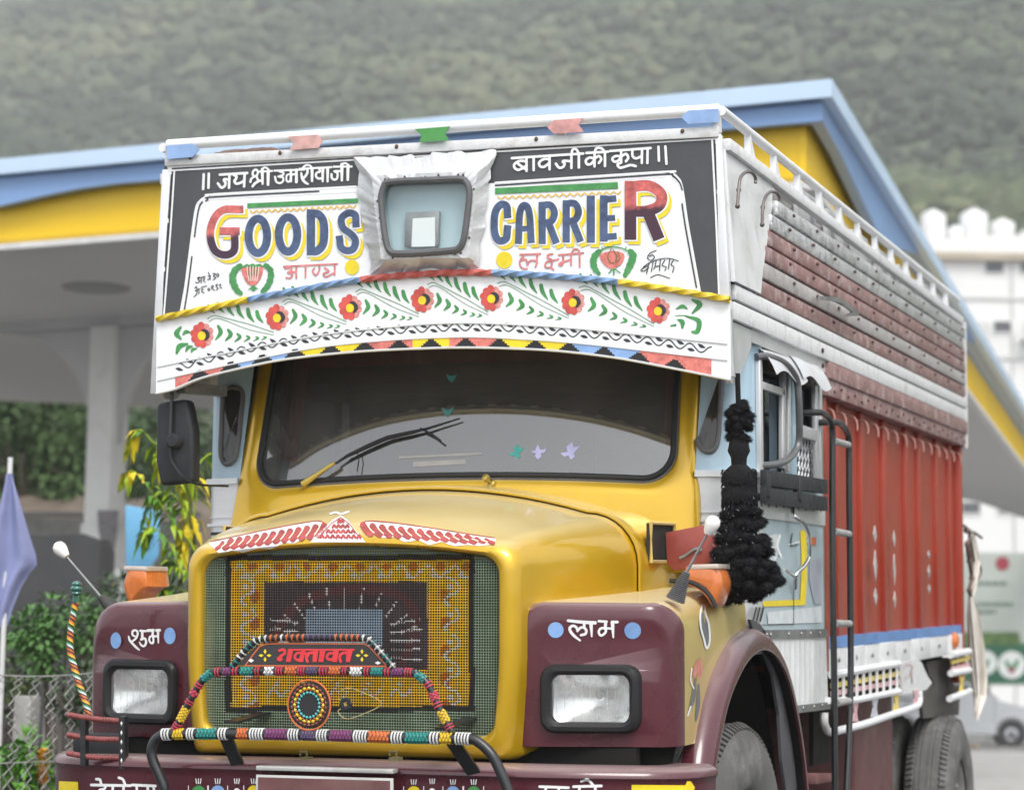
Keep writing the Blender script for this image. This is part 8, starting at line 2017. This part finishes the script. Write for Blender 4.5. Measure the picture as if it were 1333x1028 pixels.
if HAZE:
    hb_ = MB().box((-540, -70, -40), (540, 830, 320)).build('haze', None or bpy.data.materials.new('haze air'), smooth=False)
    hb_['kind'] = 'stuff'; hb_['label'] = 'thin pale haze lying between the truck and the hillside'; hb_['category'] = 'haze'
    m = hb_.data.materials[0]; m.use_nodes = True; N, L = m.node_tree.nodes, m.node_tree.links
    for n_ in list(N): N.remove(n_)
    o_ = N.new("ShaderNodeOutputMaterial"); v_ = N.new("ShaderNodeVolumePrincipled"); v_.inputs['Color'].default_value = (0.95, 0.96, 0.97, 1); v_.inputs['Density'].default_value = 0.00098; v_.inputs['Anisotropy'].default_value = 0.2
    L.new(v_.outputs[0], o_.inputs['Volume'])

# ------------------------------------------------------------------ pieces lying apart become parts of their own
def split_apart(o):
    me = o.data; nv = len(me.vertices)
    co = np.empty(nv * 3); me.vertices.foreach_get('co', co); co = co.reshape(-1, 3)
    par = list(range(nv))
    def find(i):
        while par[i] != i: par[i] = par[par[i]]; i = par[i]
        return i
    for e in me.edges:
        a, b = find(e.vertices[0]), find(e.vertices[1])
        if a != b: par[b] = a
    root = np.array([find(i) for i in range(nv)]); ids, isl = np.unique(root, return_inverse=True); k = len(ids)
    if k < 2 or k > 800: return
    lo = np.full((k, 3), np.inf); hi = np.full((k, 3), -np.inf); np.minimum.at(lo, isl, co); np.maximum.at(hi, isl, co)
    sz = (hi - lo).max(1); gap = np.maximum(0, np.maximum(lo[:, None] - hi[None], lo[None] - hi[:, None]))
    near = np.sqrt((gap ** 2).sum(2)) <= np.maximum(0.02, 0.5 * np.maximum(sz[:, None], sz[None]))
    lab = np.arange(k)
    while True:
        new = np.array([lab[near[i]].min() for i in range(k)])
        if (new == lab).all(): break
        lab = new
    grp = np.unique(lab)
    if len(grp) < 2 or len(grp) > 40: return
    pol = [list(p.vertices) for p in me.polygons]; pm_ = [p.material_index for p in me.polygons]; ps_ = [p.use_smooth for p in me.polygons]
    pg_ = [int(lab[isl[v[0]]]) for v in pol]
    for gi, g_ in enumerate(grp):
        vm, V, Fc, mi, sm_ = {}, [], [], [], []
        for q in range(len(pol)):
            if pg_[q] != g_: continue
            f = []
            for v in pol[q]:
                if v not in vm: vm[v] = len(V); V.append(tuple(co[v]))
                f.append(vm[v])
            Fc.append(f); mi.append(pm_[q]); sm_.append(ps_[q])
        m2 = bpy.data.meshes.new(o.name.split('.')[0]); m2.from_pydata(V, [], Fc)
        for m in me.materials: m2.materials.append(m)
        m2.polygons.foreach_set('material_index', mi); m2.polygons.foreach_set('use_smooth', sm_); m2.update()
        try: m2.set_sharp_from_angle(angle=R(40))
        except Exception: pass
        if gi == 0: o.data = m2
        else:
            c = bpy.data.objects.new(o.name.split('.')[0], m2); COL.objects.link(c); c.parent = o.parent; c.matrix_parent_inverse = o.matrix_parent_inverse.copy()
for o in [x for x in bpy.data.objects if x.type == 'MESH' and x.parent is not None]:
    if any(t in o.name for t in ('rivet', 'bolt', 'clip', 'dash', 'bump', 'wave', 'lines', 'twigs', 'petals', 'tinsel', 'crown', 'foliage', 'frond', 'trunk', 'mesh', 'pompom', 'topknot')): continue
    if o.children: continue
    split_apart(o)
